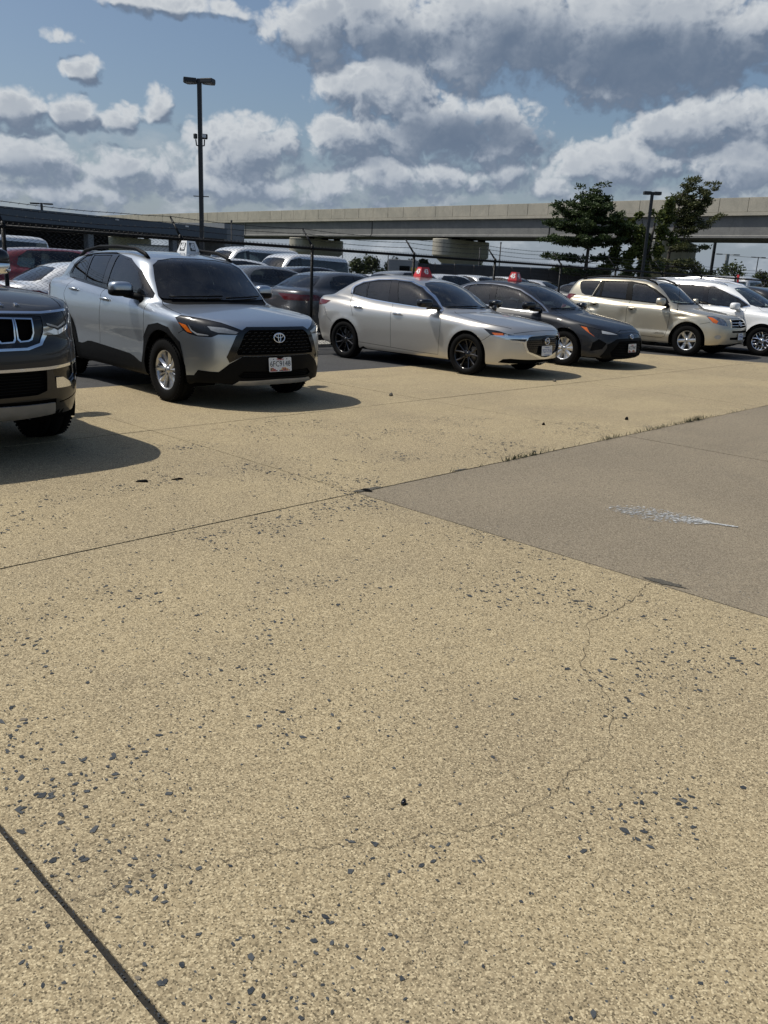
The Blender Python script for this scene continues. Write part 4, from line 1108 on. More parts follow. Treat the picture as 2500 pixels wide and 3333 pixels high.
# ------------------------------------------------------------------ silver sedan with black wheels
paint('pale_silver_paint', (.58, .56, .52), .82, .35, dust=.07)
paint('navy_paint', (.0022, .0036, .0075), .0, .5, dust=.006, flake=.3, coat=.6)
paint('tan_paint', (.55, .50, .39), .72, .38, dust=.32, coat=.9)
paint('white_paint', (.78, .79, .79), .0, .35, dust=.08)
paint('black_paint', (.0015, .0018, .003), .0, .5, dust=.003, flake=.3, coat=.6)
G = ['body', 'door_a', 'door_b']
def front_glass_band(pts): return pts
def std_wipers(root, body, z, xs=((.02, .60), (-.62, -.02)), rise=.02):
    for x0, x1 in xs:
        mb = MB(); pts = []
        for t in np.linspace(0, 1, 8):
            q, N = frame_on(body, 0, -(x0+(x1-x0)*t), z+rise*t, 'F'); pts.append(q+N*.016)
        mb.tube(pts, .009, 6); mb.obj('wiper', 'black_plastic', root)
def silver_sedan():
    body = Body(SILVER_SEDAN)
    spec = [
        ('windshield', 'F', [(0, 1.385), (.25, 1.38), (.42, 1.358), (.50, 1.32), (.58, 1.18), (.66, 1.02), (.63, .995), (.4, .985), (0, .985)], dict(cl=1, d=-.004)),
        ('rear_window', 'R', [(0, 1.34), (.36, 1.32), (.44, 1.27), (.52, 1.14), (.48, 1.105), (0, 1.10)], dict(cl=1, d=-.004)),
        ('chrome', 'S', [(2.795, 1.115), (2.82, 1.22), (2.765, 1.265), (2.59, 1.334), (2.24, 1.388), (1.83, 1.405), (1.47, 1.386), (1.185, 1.303), (.952, 1.178), (.645, .968), (.64, .945), (.84, .958), (1.69, 1.003), (2.29, 1.045), (2.68, 1.09)], dict(d=.001)),
        ('trim', 'S', [(2.74, 1.11), (2.765, 1.215), (2.73, 1.25), (2.57, 1.32), (2.23, 1.375), (1.83, 1.392), (1.48, 1.373), (1.20, 1.292), (.965, 1.165), (.66, .965), (.84, .97), (1.69, 1.018), (2.28, 1.06), (2.64, 1.10)], dict(d=-.002)),
        ('front_glass', 'S', [(1.56, 1.03), (1.73, 1.368), (1.49, 1.358), (1.21, 1.277), (.98, 1.155), (.92, 1.115), (.84, .985)], dict(d=-.006)),
        ('sail', 'S', [(.90, 1.105), (.82, .985), (.69, .975)], dict(d=-.001)),
        ('rear_glass', 'S', [(2.34, 1.08), (2.41, 1.328), (2.20, 1.362), (1.89, 1.375), (1.79, 1.04)], dict(d=-.006)),
        ('quarter_glass', 'S', [(2.37, 1.083), (2.44, 1.32), (2.56, 1.30), (2.715, 1.235), (2.735, 1.19), (2.71, 1.122)], dict(d=-.006)),
        ('headlight', 'P', [(-.30, .87, .74), (-.52, .79, .72), (-.65, .72, .68), (-.85, .45, .63), (-.83, .50, .575), (-.73, .66, .592), (-.60, .77, .62), (-.43, .85, .65)], dict(d=-.004)),
        ('lamp_amber', 'P', [(-.43, .84, .69), (-.59, .76, .69), (-.62, .76, .63), (-.49, .83, .655)], dict(d=-.001)),
        ('lamp_projector', 'P', [(-.61, .75, .68), (-.66, .72, .675), (-.67, .725, .625), (-.62, .76, .63)], dict(d=.001)),
        ('wing', 'P', [(-.45, .845, .648), (-.60, .77, .618), (-.73, .66, .589), (-.83, .512, .568), (-.845, .472, .60), (-.853, .437, .638), (-.865, .37, .661), (-.88, .25, .672), (-.90, 0, .676), (-.90, 0, .30), (-.89, .12, .305), (-.87, .33, .365), (-.855, .45, .405), (-.84, .505, .495), (-.83, .525, .55), (-.73, .68, .577), (-.60, .785, .605)], dict(cl=1, d=.006)),
        ('grille', 'P', [(-.90, 0, .668), (-.85, .39, .650), (-.85, .43, .635), (-.84, .475, .57), (-.84, .465, .50), (-.86, .415, .42), (-.90, .10, .335), (-.90, 0, .328)], dict(cl=1, d=-.02)),
        ('intake', 'P', [(-.90, 0, .295), (-.71, .67, .312), (-.62, .75, .30), (-.56, .785, .243), (-.79, .52, .238), (-.90, 0, .25)], dict(cl=1, d=-.02)),
        ('door_a', 'S', [(.60, 1.0), (.55, .80), (.555, .55), (.58, .26), (1.615, .285), (1.62, .64), (1.65, .86), (1.685, 1.03)], dict(only=['body'])),
        ('door_b', 'S', [(1.69, 1.03), (1.65, .86), (1.62, .64), (1.615, .285), (2.365, .31), (2.41, .50), (2.50, .74), (2.59, .89), (2.72, 1.04), (2.70, 1.12)], dict(only=['body'])),
        ('gap', 'S', [(.63, .955), (.55, .80), (.555, .55), (.58, .26), (1.0, .262), (2.36, .312)], dict(line=.006, d=-.004, only=G)),
        ('gap', 'S', [(1.68, 1.01), (1.645, .86), (1.62, .64), (1.615, .29)], dict(line=.006, smooth=5, d=-.004, only=G)),
        ('gap', 'S', [(2.71, 1.09), (2.72, 1.04), (2.58, .89), (2.50, .745)], dict(line=.006, smooth=5, d=-.004, only=G)),
        ('gap', 'T', [(.50, .585), (.34, .69), (-.03, .775), (-.38, .80), (-.66, .64)], dict(line=.007, smooth=5, d=-.004, only=['body'])),
        ('gap', 'F', [(-.02, .733), (.3, .728), (.5, .712), (.65, .692)], dict(line=.006, d=-.004, only=['body'])),
        ('gap', 'S', [(-.43, .652), (-.33, .575), (-.27, .55)], dict(line=.006, d=-.004, only=['body'])),
        ('gap', 'S', [(3.30, .86), (3.20, .70), (3.06, .62)], dict(line=.006, d=-.004, only=['body'])),
        ('sill', 'S', [(.40, .17), (2.40, .20), (2.40, .10), (.40, .10)], dict(d=.002)),
        ('tail_lamp', 'S', [(3.17, .975), (3.45, .99), (3.75, .985), (3.78, .90), (3.45, .89), (3.27, .915)], dict(d=.004)),
        ('hole', 'S', arch_outline(0, .325, .368, .05), {}), ('hole', 'S', arch_outline(2.726, .325, .368, .05), {}),
    ]
    parts = skin(body, spec, .042)
    root = place_car('sedan', 'pale silver sedan with black wheels and a red 43 sign on its roof', (11.207, 8.229), -1.79, 'cars parked in the front row')
    P = 'pale_silver_paint'
    made = panels(root, parts, dict(body=('body', P, 'both'), underbody=('underbody', 'under_black', 'both'), gap=('panel_gap', 'gap_black', 'both'),
        windshield=('windshield', 'windshield_glass', 'both'), rear_window=('rear_window', 'window_glass', 'both'), chrome=('window_surround', 'chrome', 'pair'), trim=('window_trim', 'gloss_black', 'pair'),
        door_a=('door', P, 'pair'), door_b=('door', P, 'pair'), front_glass=('window', 'window_glass', 'pair', 'door_a'), sail=('mirror_sail', 'gloss_black', 'pair'), rear_glass=('window', 'window_glass', 'pair', 'door_b'),
        quarter_glass=('window', 'window_glass', 'pair', 'door_b'), headlight=('headlight', 'lamp_dark', 'pair'), lamp_amber=('turn_signal', 'amber', 'pair', 'headlight'), lamp_projector=('lens', 'lamp_white', 'pair', 'headlight'),
        wing=('grille_surround', 'chrome', 'both'), grille=('grille', 'gloss_black', 'both'), intake=('lower_intake', 'under_black', 'both'), sill=('sill', 'black_plastic', 'pair'), tail_lamp=('tail_light', 'lamp_red', 'pair')))
    mb = MB()
    for r in range(9):
        z = .36+r*.034
        for k in range(-9, 10):
            w = (k+(r % 2)*.5)*.05
            if abs(w) > min(.43, .10+(z-.33)*3.2) or abs(w) > .46-(max(z-.57, 0))*.6: continue
            Pp, N = frame_on(body, 0, w, z, 'F'); Pp = Pp-N*.016
            mb.tube([Pp+Vector((-.018, 0, .004)), Pp+Vector((0, -.004, -.004)), Pp+Vector((.018, 0, .004))], .003, 5)
    mb.obj('grille_mesh', 'black_plastic', made['grille'][0])['kind'] = 'stuff'
    Pp, N = frame_on(body, 0, 0, .575, 'F'); emblem_wing(root, basis(N, pos=Pp+N*.004), .125)
    Pp, N = frame_on(body, 0, 0, .43, 'F'); plate(root, basis(Vector((0, -1, .06)), pos=Pp+Vector((0, -.012, 0))), 'TGY-7116', 'VIRGINIA', 'plain')
    add_wheels(root, .326, .215, .236, .785, 2.726, 'thin10', 'black_alloy')
    arch_liner(body, root); chassis(root, -.75, 3.5, .85, .19, .32, [(0, 0, .365), (2.726, 0, .365)])
    add_mirrors(root, .80, .99, 1.055, 'gloss_black', (.125, .085, .068), foot=(.80, .70, .98), arm_mat='gloss_black')
    for i, sd in enumerate((1, -1)):
        add_handle(made['door_a'][i], body, 1.48, .838, 'chrome', sd, .20); add_handle(made['door_b'][i], body, 2.41, .892, 'chrome', sd, .20)
    std_wipers(root, body, .995)
    cabin(root, .70, .62, .90, .30, 1.35, 2.20, seat_h=.55)
    return root, body
sedan, sedan_body = silver_sedan()
roof_sign('roof_sign', 'red roof sign with the number 43 on the pale silver sedan', None, on_roof(sedan, sedan_body, 1.80, -.12)+Vector((0, 0, -.004)), math.radians(-8), '43', 'sign_red', 'sign_white', (.27, .19, .17), 'number signs on car roofs')

# ------------------------------------------------------------------ dark sedan
def dark_sedan():
    body = Body(DARK_SEDAN)
    spec = [
        ('windshield', 'F', [(0, 1.385), (.25, 1.38), (.40, 1.355), (.48, 1.31), (.55, 1.18), (.63, 1.01), (.60, .985), (.4, .975), (0, .975)], dict(cl=1, d=-.004)),
        ('rear_window', 'R', [(0, 1.34), (.36, 1.32), (.44, 1.27), (.52, 1.14), (.48, 1.105), (0, 1.10)], dict(cl=1, d=-.004)),
        ('chrome', 'S', [(2.72, 1.10), (2.70, 1.24), (2.55, 1.345), (2.3, 1.392), (1.93, 1.40), (1.57, 1.378), (1.20, 1.315), (.94, 1.21), (.66, 1.06), (.46, .925), (.74, .905), (1.58, .945), (2.3, 1.03)], dict(d=.001)),
        ('trim', 'S', [(2.69, 1.10), (2.67, 1.235), (2.53, 1.33), (2.3, 1.376), (1.93, 1.385), (1.58, 1.362), (1.21, 1.30), (.955, 1.195), (.68, 1.05), (.50, .935), (.74, .92), (1.58, .96), (2.3, 1.045)], dict(d=-.002)),
        ('front_glass', 'S', [(1.67, .985), (1.75, 1.355), (1.57, 1.347), (1.22, 1.285), (.97, 1.18), (.85, 1.12), (.76, .935)], dict(d=-.006)),
        ('sail', 'S', [(.82, 1.11), (.74, .935), (.63, .94), (.53, .945), (.68, 1.035)], dict(d=-.006)),
        ('rear_glass', 'S', [(2.42, 1.075), (2.44, 1.335), (2.3, 1.36), (1.91, 1.365), (1.82, 1.02)], dict(d=-.006)),
        ('headlight', 'P', [(-.24, .84, .77), (-.42, .79, .73), (-.58, .72, .70), (-.84, .40, .625), (-.83, .44, .600), (-.74, .63, .61), (-.64, .74, .61), (-.64, .76, .54), (-.55, .80, .58), (-.45, .83, .64), (-.33, .84, .70)], dict(d=-.004)),
        ('lamp_amber', 'P', [(-.29, .84, .735), (-.40, .81, .72), (-.47, .82, .64), (-.58, .79, .56), (-.48, .82, .615), (-.40, .83, .66)], dict(d=-.001)),
        ('lamp_projector', 'P', [(-.62, .68, .675), (-.76, .52, .64), (-.82, .42, .61), (-.74, .62, .615), (-.64, .70, .625)], dict(d=.001)),
        ('upper_grille', 'P', [(-.83, 0, .645), (-.83, .385, .628), (-.85, .42, .57), (-.90, .10, .545), (-.91, 0, .545)], dict(cl=1, d=-.006)),
        ('grille_frame', 'P', [(-.90, 0, .545), (-.88, .30, .545), (-.84, .48, .535), (-.77, .66, .44), (-.77, .66, .38), (-.70, .74, .22), (-.74, .66, .17), (-.90, 0, .16)], dict(cl=1, d=.006)),
        ('grille', 'P', [(-.90, 0, .50), (-.86, .42, .495), (-.80, .60, .30), (-.82, .55, .225), (-.90, 0, .215)], dict(cl=1, d=-.02)),
        ('fog_pod', 'P', [(-.52, .82, .31), (-.55, .81, .46), (-.64, .76, .53), (-.74, .67, .46), (-.71, .72, .36)], dict(d=-.012)),
        ('door_a', 'S', [(.60, 1.0), (.56, .80), (.56, .50), (.58, .24), (1.635, .26), (1.64, .64), (1.68, .86), (1.73, 1.0)], dict(only=['body'])),
        ('door_b', 'S', [(1.73, 1.03), (1.68, .86), (1.64, .64), (1.635, .26), (2.345, .28), (2.39, .50), (2.48, .74), (2.60, .89), (2.70, 1.02), (2.70, 1.1)], dict(only=['body'])),
        ('gap', 'S', [(.62, .93), (.57, .80), (.56, .50), (.58, .24), (1.0, .242), (2.34, .282)], dict(line=.006, d=-.004, only=G)),
        ('gap', 'S', [(1.72, .96), (1.68, .86), (1.64, .64), (1.635, .26)], dict(line=.006, d=-.004, only=G)),
        ('gap', 'S', [(2.70, 1.09), (2.70, 1.02), (2.59, .89), (2.50, .745)], dict(line=.006, d=-.004, only=G)),
        ('gap', 'T', [(.44, .555), (.30, .62), (.02, .77), (-.24, .80)], dict(line=.007, smooth=5, d=-.004, only=['body'])),
        ('gap', 'F', [(-.02, .683), (.22, .683), (.36, .655)], dict(line=.007, d=-.004, only=['body'])),
        ('sill', 'S', [(.40, .16), (2.40, .19), (2.40, .10), (.40, .10)], dict(d=.002)),
        ('tail_lamp', 'S', [(3.15, .97), (3.45, 1.0), (3.75, .995), (3.78, .86), (3.45, .87)], dict(d=.004)),
        ('hole', 'S', arch_outline(0, .32, .368, .05), {}), ('hole', 'S', arch_outline(2.70, .32, .368, .05), {}),
    ]
    parts = skin(body, spec, .045)
    root = place_car('sedan', 'black sedan with silver wheel covers and a red 45 sign on its roof', (14.185, 8.333), -1.73, 'cars parked in the front row')
    P = 'navy_paint'
    made = panels(root, parts, dict(body=('body', P, 'both'), underbody=('underbody', 'under_black', 'both'), gap=('panel_gap', 'gap_black', 'both'),
        windshield=('windshield', 'windshield_glass', 'both'), rear_window=('rear_window', 'window_glass', 'both'), chrome=('window_surround', 'dull_chrome', 'pair'), trim=('window_trim', 'gloss_black', 'pair'),
        door_a=('door', P, 'pair'), door_b=('door', P, 'pair'), front_glass=('window', 'windshield_glass', 'pair', 'door_a'), sail=('window', 'window_glass', 'pair', 'door_a'), rear_glass=('window', 'window_glass', 'pair', 'door_b'),
        headlight=('headlight', 'lamp_dark', 'pair'), lamp_amber=('turn_signal', 'amber', 'pair', 'headlight'), lamp_projector=('lens', 'lamp_white', 'pair', 'headlight'),
        upper_grille=('upper_grille', 'gloss_black', 'both'), grille_frame=('grille_frame', 'black_plastic', 'both'), grille=('grille', 'under_black', 'both'), fog_pod=('fog_light_bezel', 'black_plastic', 'pair'),
        sill=('sill', 'black_plastic', 'pair'), tail_lamp=('tail_light', 'lamp_red', 'pair')))
    for z in np.arange(.235, .50, .03):
        hw = .42+(.495-z)*.55 if z > .3 else .55
        mb = MB(); pts = [frame_on(body, 0, w, z, 'F') for w in np.linspace(-hw, hw, 13)]; mb.tube([p-n*.014 for p, n in pts], .005, 5); mb.obj('grille_bar', 'black_plastic', made['grille'][0])
    Pp, N = frame_on(body, 0, 0, .575, 'F'); emblem_ovals(root, basis(N, pos=Pp+N*.008), .125)
    Pp, N = frame_on(body, 0, 0, .37, 'F'); plate(root, basis(Vector((0, -1, .06)), pos=Pp+Vector((0, -.012, 0))), '1FZ7947', 'Maryland', 'flag')
    add_wheels(root, .318, .205, .205, .785, 2.70, 'cover', 'alloy')
    arch_liner(body, root); chassis(root, -.75, 3.5, .84, .19, .32, [(0, 0, .365), (2.70, 0, .365)])
    add_mirrors(root, .74, .985, 1.03, 'gloss_black', (.125, .085, .072), foot=(.80, .64, .95), arm_mat='gloss_black')
    for i, sd in enumerate((1, -1)):
        add_handle(made['door_a'][i], body, 1.50, .84, P, sd); add_handle(made['door_b'][i], body, 2.42, .89, P, sd)
    std_wipers(root, body, .985)
    cabin(root, .69, .50, .90, .30, 1.30, 2.15, seat_h=.55)
    return root, body
dsedan, dsedan_body = dark_sedan()
roof_sign('roof_sign', 'red roof sign with the number 45 on the black sedan', None, on_roof(dsedan, dsedan_body, 1.78, -.02)+Vector((0, 0, -.004)), math.radians(12), '45', 'sign_red', 'sign_white', (.27, .19, .18), 'number signs on car roofs')

# ------------------------------------------------------------------ dented tan SUV
def tan_suv():
    prm = dict(TAN_SUV)
    def dents(l, z):
        return (-.030*np.exp(-((l-2.42)/.10)**2-((z-.93)/.06)**2)+.012*np.exp(-((l-2.48)/.10)**2-((z-.85)/.05)**2)
                -.026*np.exp(-((l-1.60)/.10)**2-((z-.78)/.16)**2)-.018*np.exp(-((l-1.42)/.07)**2-((z-.80)/.14)**2)
                -.020*np.exp(-((l-.20)/.11)**2-((z-.86)/.03)**2)+.010*np.exp(-((l-.10)/.12)**2-((z-.80)/.03)**2))
    prm['extra'] = dents
    body = Body(prm)
    spec = [
        ('windshield', 'F', [(0, 1.565), (.30, 1.56), (.48, 1.53), (.56, 1.48), (.62, 1.33), (.70, 1.15), (.66, 1.125), (.4, 1.11), (0, 1.11)], dict(cl=1, d=-.004)),
        ('rear_window', 'R', [(0, 1.50), (.50, 1.46), (.60, 1.40), (.66, 1.22), (.55, 1.17), (0, 1.16)], dict(cl=1, d=-.004)),
        ('trim', 'S', [(2.39, 1.565), (1.6, 1.575), (1.22, 1.53), (.94, 1.415), (.66, 1.24), (.56, 1.13), (.60, 1.105), (.88, 1.10), (1.45, 1.13), (2.52, 1.18), (2.42, 1.45)], dict(d=-.002)),
        ('front_glass', 'S', [(1.46, 1.15), (1.535, 1.53), (1.23, 1.50), (.96, 1.385), (.74, 1.25), (.66, 1.13), (.88, 1.125)], dict(d=-.006)),
        ('rear_glass', 'S', [(2.28, 1.20), (2.30, 1.535), (1.68, 1.55), (1.62, 1.17)], dict(d=-.006)),
        ('vent_glass', 'S', [(2.33, 1.205), (2.335, 1.46), (2.46, 1.205)], dict(d=-.006)),
        ('quarter_glass', 'S', [(2.53, 1.20), (2.72, 1.205), (2.83, 1.25), (2.91, 1.36), (2.96, 1.50), (2.90, 1.535), (2.72, 1.55), (2.43, 1.56), (2.40, 1.52)], dict(d=-.005)),
        ('headlight', 'P', [(-.35, .81, .90), (-.48, .68, .905), (-.66, .58, .845), (-.72, .57, .79), (-.77, .56, .70), (-.69, .68, .71), (-.53, .80, .76), (-.44, .82, .83)], dict(d=-.003)),
        ('lamp_amber', 'P', [(-.37, .80, .885), (-.47, .76, .87), (-.60, .73, .80), (-.58, .76, .745), (-.50, .80, .775)], dict(d=.001)),
        ('grille_frame', 'P', [(-.74, 0, .85), (-.73, .36, .845), (-.75, .395, .80), (-.81, .47, .66), (-.86, 0, .645)], dict(cl=1, d=.004)),
        ('grille', 'P', [(-.75, 0, .835), (-.74, .34, .83), (-.81, .435, .675), (-.86, 0, .66)], dict(cl=1, d=-.015)),
        ('slot_upper', 'P', [(-.86, 0, .605), (-.83, .43, .603), (-.84, .42, .562), (-.86, 0, .56)], dict(cl=1, d=-.02)),
        ('slot_lower', 'P', [(-.86, 0, .465), (-.82, .48, .46), (-.82, .46, .408), (-.86, 0, .405)], dict(cl=1, d=-.02)),
        ('fog_light', 'F', [(.745+.045*math.cos(a), .465+.045*math.sin(a)) for a in np.linspace(0, 6.0, 14)], dict(d=-.006)),
        ('lower_lip', 'P', [(-.86, 0, .33), (-.70, .68, .30), (-.40, .85, .27), (-.40, .85, .15), (-.86, 0, .15)], dict(cl=1, d=-.012)),
        ('door_a', 'S', [(.53, 1.12), (.46, .90), (.48, .55), (.52, .39), (.62, .35), (1.53, .38), (1.53, .66), (1.54, .94), (1.48, 1.16)], dict(only=['body'])),
        ('door_b', 'S', [(1.49, 1.17), (1.54, .94), (1.53, .66), (1.53, .38), (2.05, .40), (2.20, .62), (2.40, .80), (2.54, .94), (2.55, 1.03), (2.53, 1.20)], dict(only=['body'])),
        ('gap', 'S', [(.52, 1.08), (.46, .90), (.48, .55), (.52, .39), (.62, .35), (1.53, .38), (2.05, .40)], dict(line=.008, d=-.004, only=G)),
        ('gap', 'S', [(1.49, 1.15), (1.54, .94), (1.53, .66), (1.53, .38)], dict(line=.009, d=-.005, only=G)),
        ('gap', 'S', [(2.53, 1.19), (2.55, 1.03), (2.54, .94), (2.42, .81)], dict(line=.008, d=-.004, only=G)),
        ('gap', 'T', [(.44, .62), (.30, .70), (-.10, .74), (-.34, .72)], dict(line=.008, smooth=4, d=-.004, only=['body'])),
        ('gap', 'S', [(-.26, .72), (-.46, .77)], dict(line=.007, d=-.004, only=['body'])),
        ('gap', 'F', [(-.02, .862), (.3, .858), (.52, .852)], dict(line=.007, d=-.004, only=['body'])),
        ('tail_lamp', 'S', [(2.99, 1.21), (3.12, 1.22), (3.4, 1.2), (3.45, .85), (3.2, .9), (3.1, 1.1)], dict(d=.006)),
        ('hole', 'S', arch_outline(0, .34, .418, .1), {}), ('hole', 'S', arch_outline(2.55, .34, .418, .1), {}),
    ]
    parts = skin(body, spec, .042)
    root = place_car('suv', 'dusty tan suv with dented doors and six spoke wheels beside the black sedan', (19.181, 8.278), -2.02, 'cars parked in the front row')
    P = 'tan_paint'
    made = panels(root, parts, dict(body=('body', P, 'both'), underbody=('underbody', 'under_black', 'both'), gap=('panel_gap', 'gap_black', 'both'),
        windshield=('windshield', 'windshield_glass', 'both'), rear_window=('rear_window', 'privacy_glass', 'both'), trim=('window_trim', 'black_plastic', 'pair'),
        door_a=('door', P, 'pair'), door_b=('door', P, 'pair'), front_glass=('window', 'window_glass', 'pair', 'door_a'), rear_glass=('window', 'privacy_glass', 'pair', 'door_b'), vent_glass=('window', 'privacy_glass', 'pair', 'door_b'),
        quarter_glass=('window', 'privacy_glass', 'pair'), headlight=('headlight', 'lamp_chrome', 'pair'), lamp_amber=('turn_signal', 'amber', 'pair', 'headlight'),
        grille_frame=('grille_frame', P, 'both'), grille=('grille', 'under_black', 'both'), slot_upper=('bumper_slot', 'under_black', 'both'), slot_lower=('bumper_slot', 'under_black', 'both'),
        fog_light=('fog_light', 'lamp_white', 'pair'), lower_lip=('lower_lip', 'black_plastic', 'both'), tail_lamp=('tail_light', 'lamp_red', 'pair')))
    for z in (.715, .775):
        mb = MB(); pts = [frame_on(body, 0, w, z, 'F') for w in np.linspace(-.40, .40, 9)]; mb.tube([p-n*.004 for p, n in pts], .012, 6); mb.obj('grille_bar', 'chrome', made['grille'][0])
    Pp, N = frame_on(body, 0, 0, .745, 'F'); emblem_ovals(root, basis(N, pos=Pp+N*.012), .15)
    Pp, N = frame_on(body, 0, 0, .475, 'F'); plate(root, basis(Vector((0, -1, .06)), pos=Pp+Vector((0, -.014, 0))), 'XTM 482', 'VIRGINIA', 'plain')
    add_wheels(root, .345, .22, .218, .765, 2.55, 'six', 'alloy')
    arch_liner(body, root); chassis(root, -.7, 3.2, .84, .24, .38, [(0, 0, .415), (2.55, 0, .415)])
    add_mirrors(root, .66, .985, 1.155, P, (.115, .075, .085), foot=(.82, .58, 1.06))
    for i, sd in enumerate((1, -1)):
        add_handle(made['door_a'][i], body, 1.40, .965, P, sd, .21); add_handle(made['door_b'][i], body, 2.39, 1.02, P, sd, .21)
    for sd in (1, -1):
        mb = MB(); pts = []
        for l, h in ((.98, .0), (1.05, .03), (1.3, .05), (1.8, .055), (2.3, .05), (2.8, .035), (2.92, .0)):
            q, N = frame_on(body, l, .545, 0, 'T'); pts.append(Vector((q.x*sd, q.y, q.z+h)))
        mb.tube(pts, [.018, .022, .02, .019, .019, .021, .016], 8); mb.obj('roof_rail', 'black_plastic', root)
    q, N = frame_on(body, .32, 0, .985, 'S'); mb = MB(); mb.tube([q, q+Vector((.02, .0, .34)), q+Vector((.05, .05, .62))], .0045, 5); mb.lathe([(0, .018), (.02, .014), (.03, .005)], 8, 'Z', c=q); mb.obj('antenna', 'black_plastic', root)
    text('LIMITED', .05, 'dull_chrome', made['door_a'][0], basis(Vector((-1, 0, 0)), pos=frame_on(body, .66, 0, .455, 'S')[0]+Vector((-.004, 0, 0))), 'badge', width=.24)
    std_wipers(root, body, 1.115)
    mb = MB(); mb.box((-.30, .40, 1.10), (.26, .16, .01), Matrix.Rotation(.1, 3, 'X')); mb.obj('paper_sheet', 'sign_white', root)
    cabin(root, .70, .44, 1.03, .40, 1.20, 2.05)
    return root, body
suv, suv_body = tan_suv()

# ------------------------------------------------------------------ white minivan at the right edge
def white_van():
    body = Body(WHITE_VAN)
    spec = [
        ('windshield', 'F', [(0, 1.55), (.35, 1.545), (.55, 1.52), (.62, 1.47), (.70, 1.28), (.76, 1.16), (.70, 1.12), (.4, 1.105), (0, 1.105)], dict(cl=1, d=-.004)),
        ('chrome', 'S', [(3.6, 1.20), (3.55, 1.50), (3.3, 1.575), (2.6, 1.605), (1.62, 1.575), (1.40, 1.565), (1.16, 1.49), (.72, 1.31), (.44, 1.15), (.42, 1.115), (.69, 1.05), (1.61, 1.11), (2.6, 1.15)], dict(d=.001)),
        ('trim', 'S', [(3.58, 1.21), (3.53, 1.49), (3.3, 1.56), (2.6, 1.59), (1.62, 1.56), (1.41, 1.548), (1.18, 1.475), (.73, 1.295), (.455, 1.14), (.69, 1.066), (1.61, 1.125), (2.6, 1.165)], dict(d=-.002)),
        ('front_glass', 'S', [(1.46, 1.145), (1.52, 1.535), (1.40, 1.532), (1.19, 1.46), (.77, 1.29), (.74, 1.10)], dict(d=-.006)),
        ('sail_glass', 'S', [(.68, 1.25), (.66, 1.10), (.52, 1.125)], dict(d=-.006)),
        ('slide_glass', 'S', [(2.55, 1.19), (2.55, 1.57), (1.66, 1.545), (1.58, 1.15)], dict(d=-.006)),
        ('quarter_glass', 'S', [(3.50, 1.24), (3.48, 1.46), (3.28, 1.54), (2.65, 1.565), (2.65, 1.20)], dict(d=-.006)),
        ('headlight', 'F', [(.45, .76), (.62, .82), (.80, .86), (.90, .90), (.86, .80), (.70, .72), (.5, .70)], dict(d=-.003)),
        ('grille', 'F', [(0, .80), (.36, .78), (.40, .62), (0, .58)], dict(cl=1, d=-.012)),
        ('intake', 'F', [(0, .42), (.55, .42), (.60, .28), (0, .27)], dict(cl=1, d=-.02)),
        ('door_a', 'S', [(.48, 1.10), (.47, .85), (.50, .40), (.56, .28), (1.52, .28), (1.53, .7), (1.56, 1.14)], dict(only=['body'])),
        ('door_b', 'S', [(1.57, 1.14), (1.53, .7), (1.52, .28), (2.40, .30), (2.55, .7), (2.60, 1.17)], dict(only=['body'])),
        ('gap', 'S', [(.50, 1.08), (.475, .85), (.50, .40), (.56, .28), (1.52, .28), (2.40, .30)], dict(line=.007, d=-.004, only=G)),
        ('gap', 'S', [(1.57, 1.12), (1.53, .7), (1.52, .28)], dict(line=.007, d=-.004, only=G)),
        ('gap', 'S', [(2.6, 1.15), (2.55, .7), (2.45, .5)], dict(line=.007, d=-.004, only=G)),
        ('gap', 'T', [(.34, .60), (.20, .70), (-.2, .80), (-.4, .80)], dict(line=.008, smooth=4, d=-.004, only=['body'])),
        ('tail_lamp', 'S', [(3.68, 1.35), (3.9, 1.3), (3.95, .9), (3.75, .95)], dict(d=.006)),
        ('hole', 'S', arch_outline(0, .345, .405, .05), {}), ('hole', 'S', arch_outline(2.9, .345, .405, .05), {}),
    ]
    parts = skin(body, spec, .05)
    root = place_car('minivan', 'white minivan with chrome roof rails at the right end of the front row', (21.491, 7.434), -.07, 'cars parked in the front row', 'van')
    P = 'white_paint'
    made = panels(root, parts, dict(body=('body', P, 'both'), underbody=('underbody', 'under_black', 'both'), gap=('panel_gap', 'gap_black', 'both'),
        windshield=('windshield', 'windshield_glass', 'both'), chrome=('window_surround', 'chrome', 'pair'), trim=('window_trim', 'gloss_black', 'pair'),
        door_a=('door', P, 'pair'), door_b=('sliding_door', P, 'pair'), front_glass=('window', 'window_glass', 'pair', 'door_a'), sail_glass=('window', 'window_glass', 'pair', 'door_a'), slide_glass=('window', 'privacy_glass', 'pair', 'door_b'),
        quarter_glass=('window', 'privacy_glass', 'pair'), headlight=('headlight', 'lamp_white', 'pair'), grille=('grille', 'under_black', 'both'), intake=('lower_intake', 'under_black', 'both'), tail_lamp=('tail_light', 'lamp_red', 'pair')))
    add_wheels(root, .345, .22, .222, .82, 2.9, 'ysplit', 'chrome')
    arch_liner(body, root); chassis(root, -.75, 3.7, .90, .22, .36, [(0, 0, .40), (2.9, 0, .40)])
    add_mirrors(root, .68, 1.05, 1.11, P, (.125, .085, .085), foot=(.88, .62, .99), arm_mat=P)
    for i, sd in enumerate((1, -1)):
        add_handle(made['door_a'][i], body, 1.38, .96, P, sd, .21); add_handle(made['door_b'][i], body, 1.75, .98, P, sd, .21)
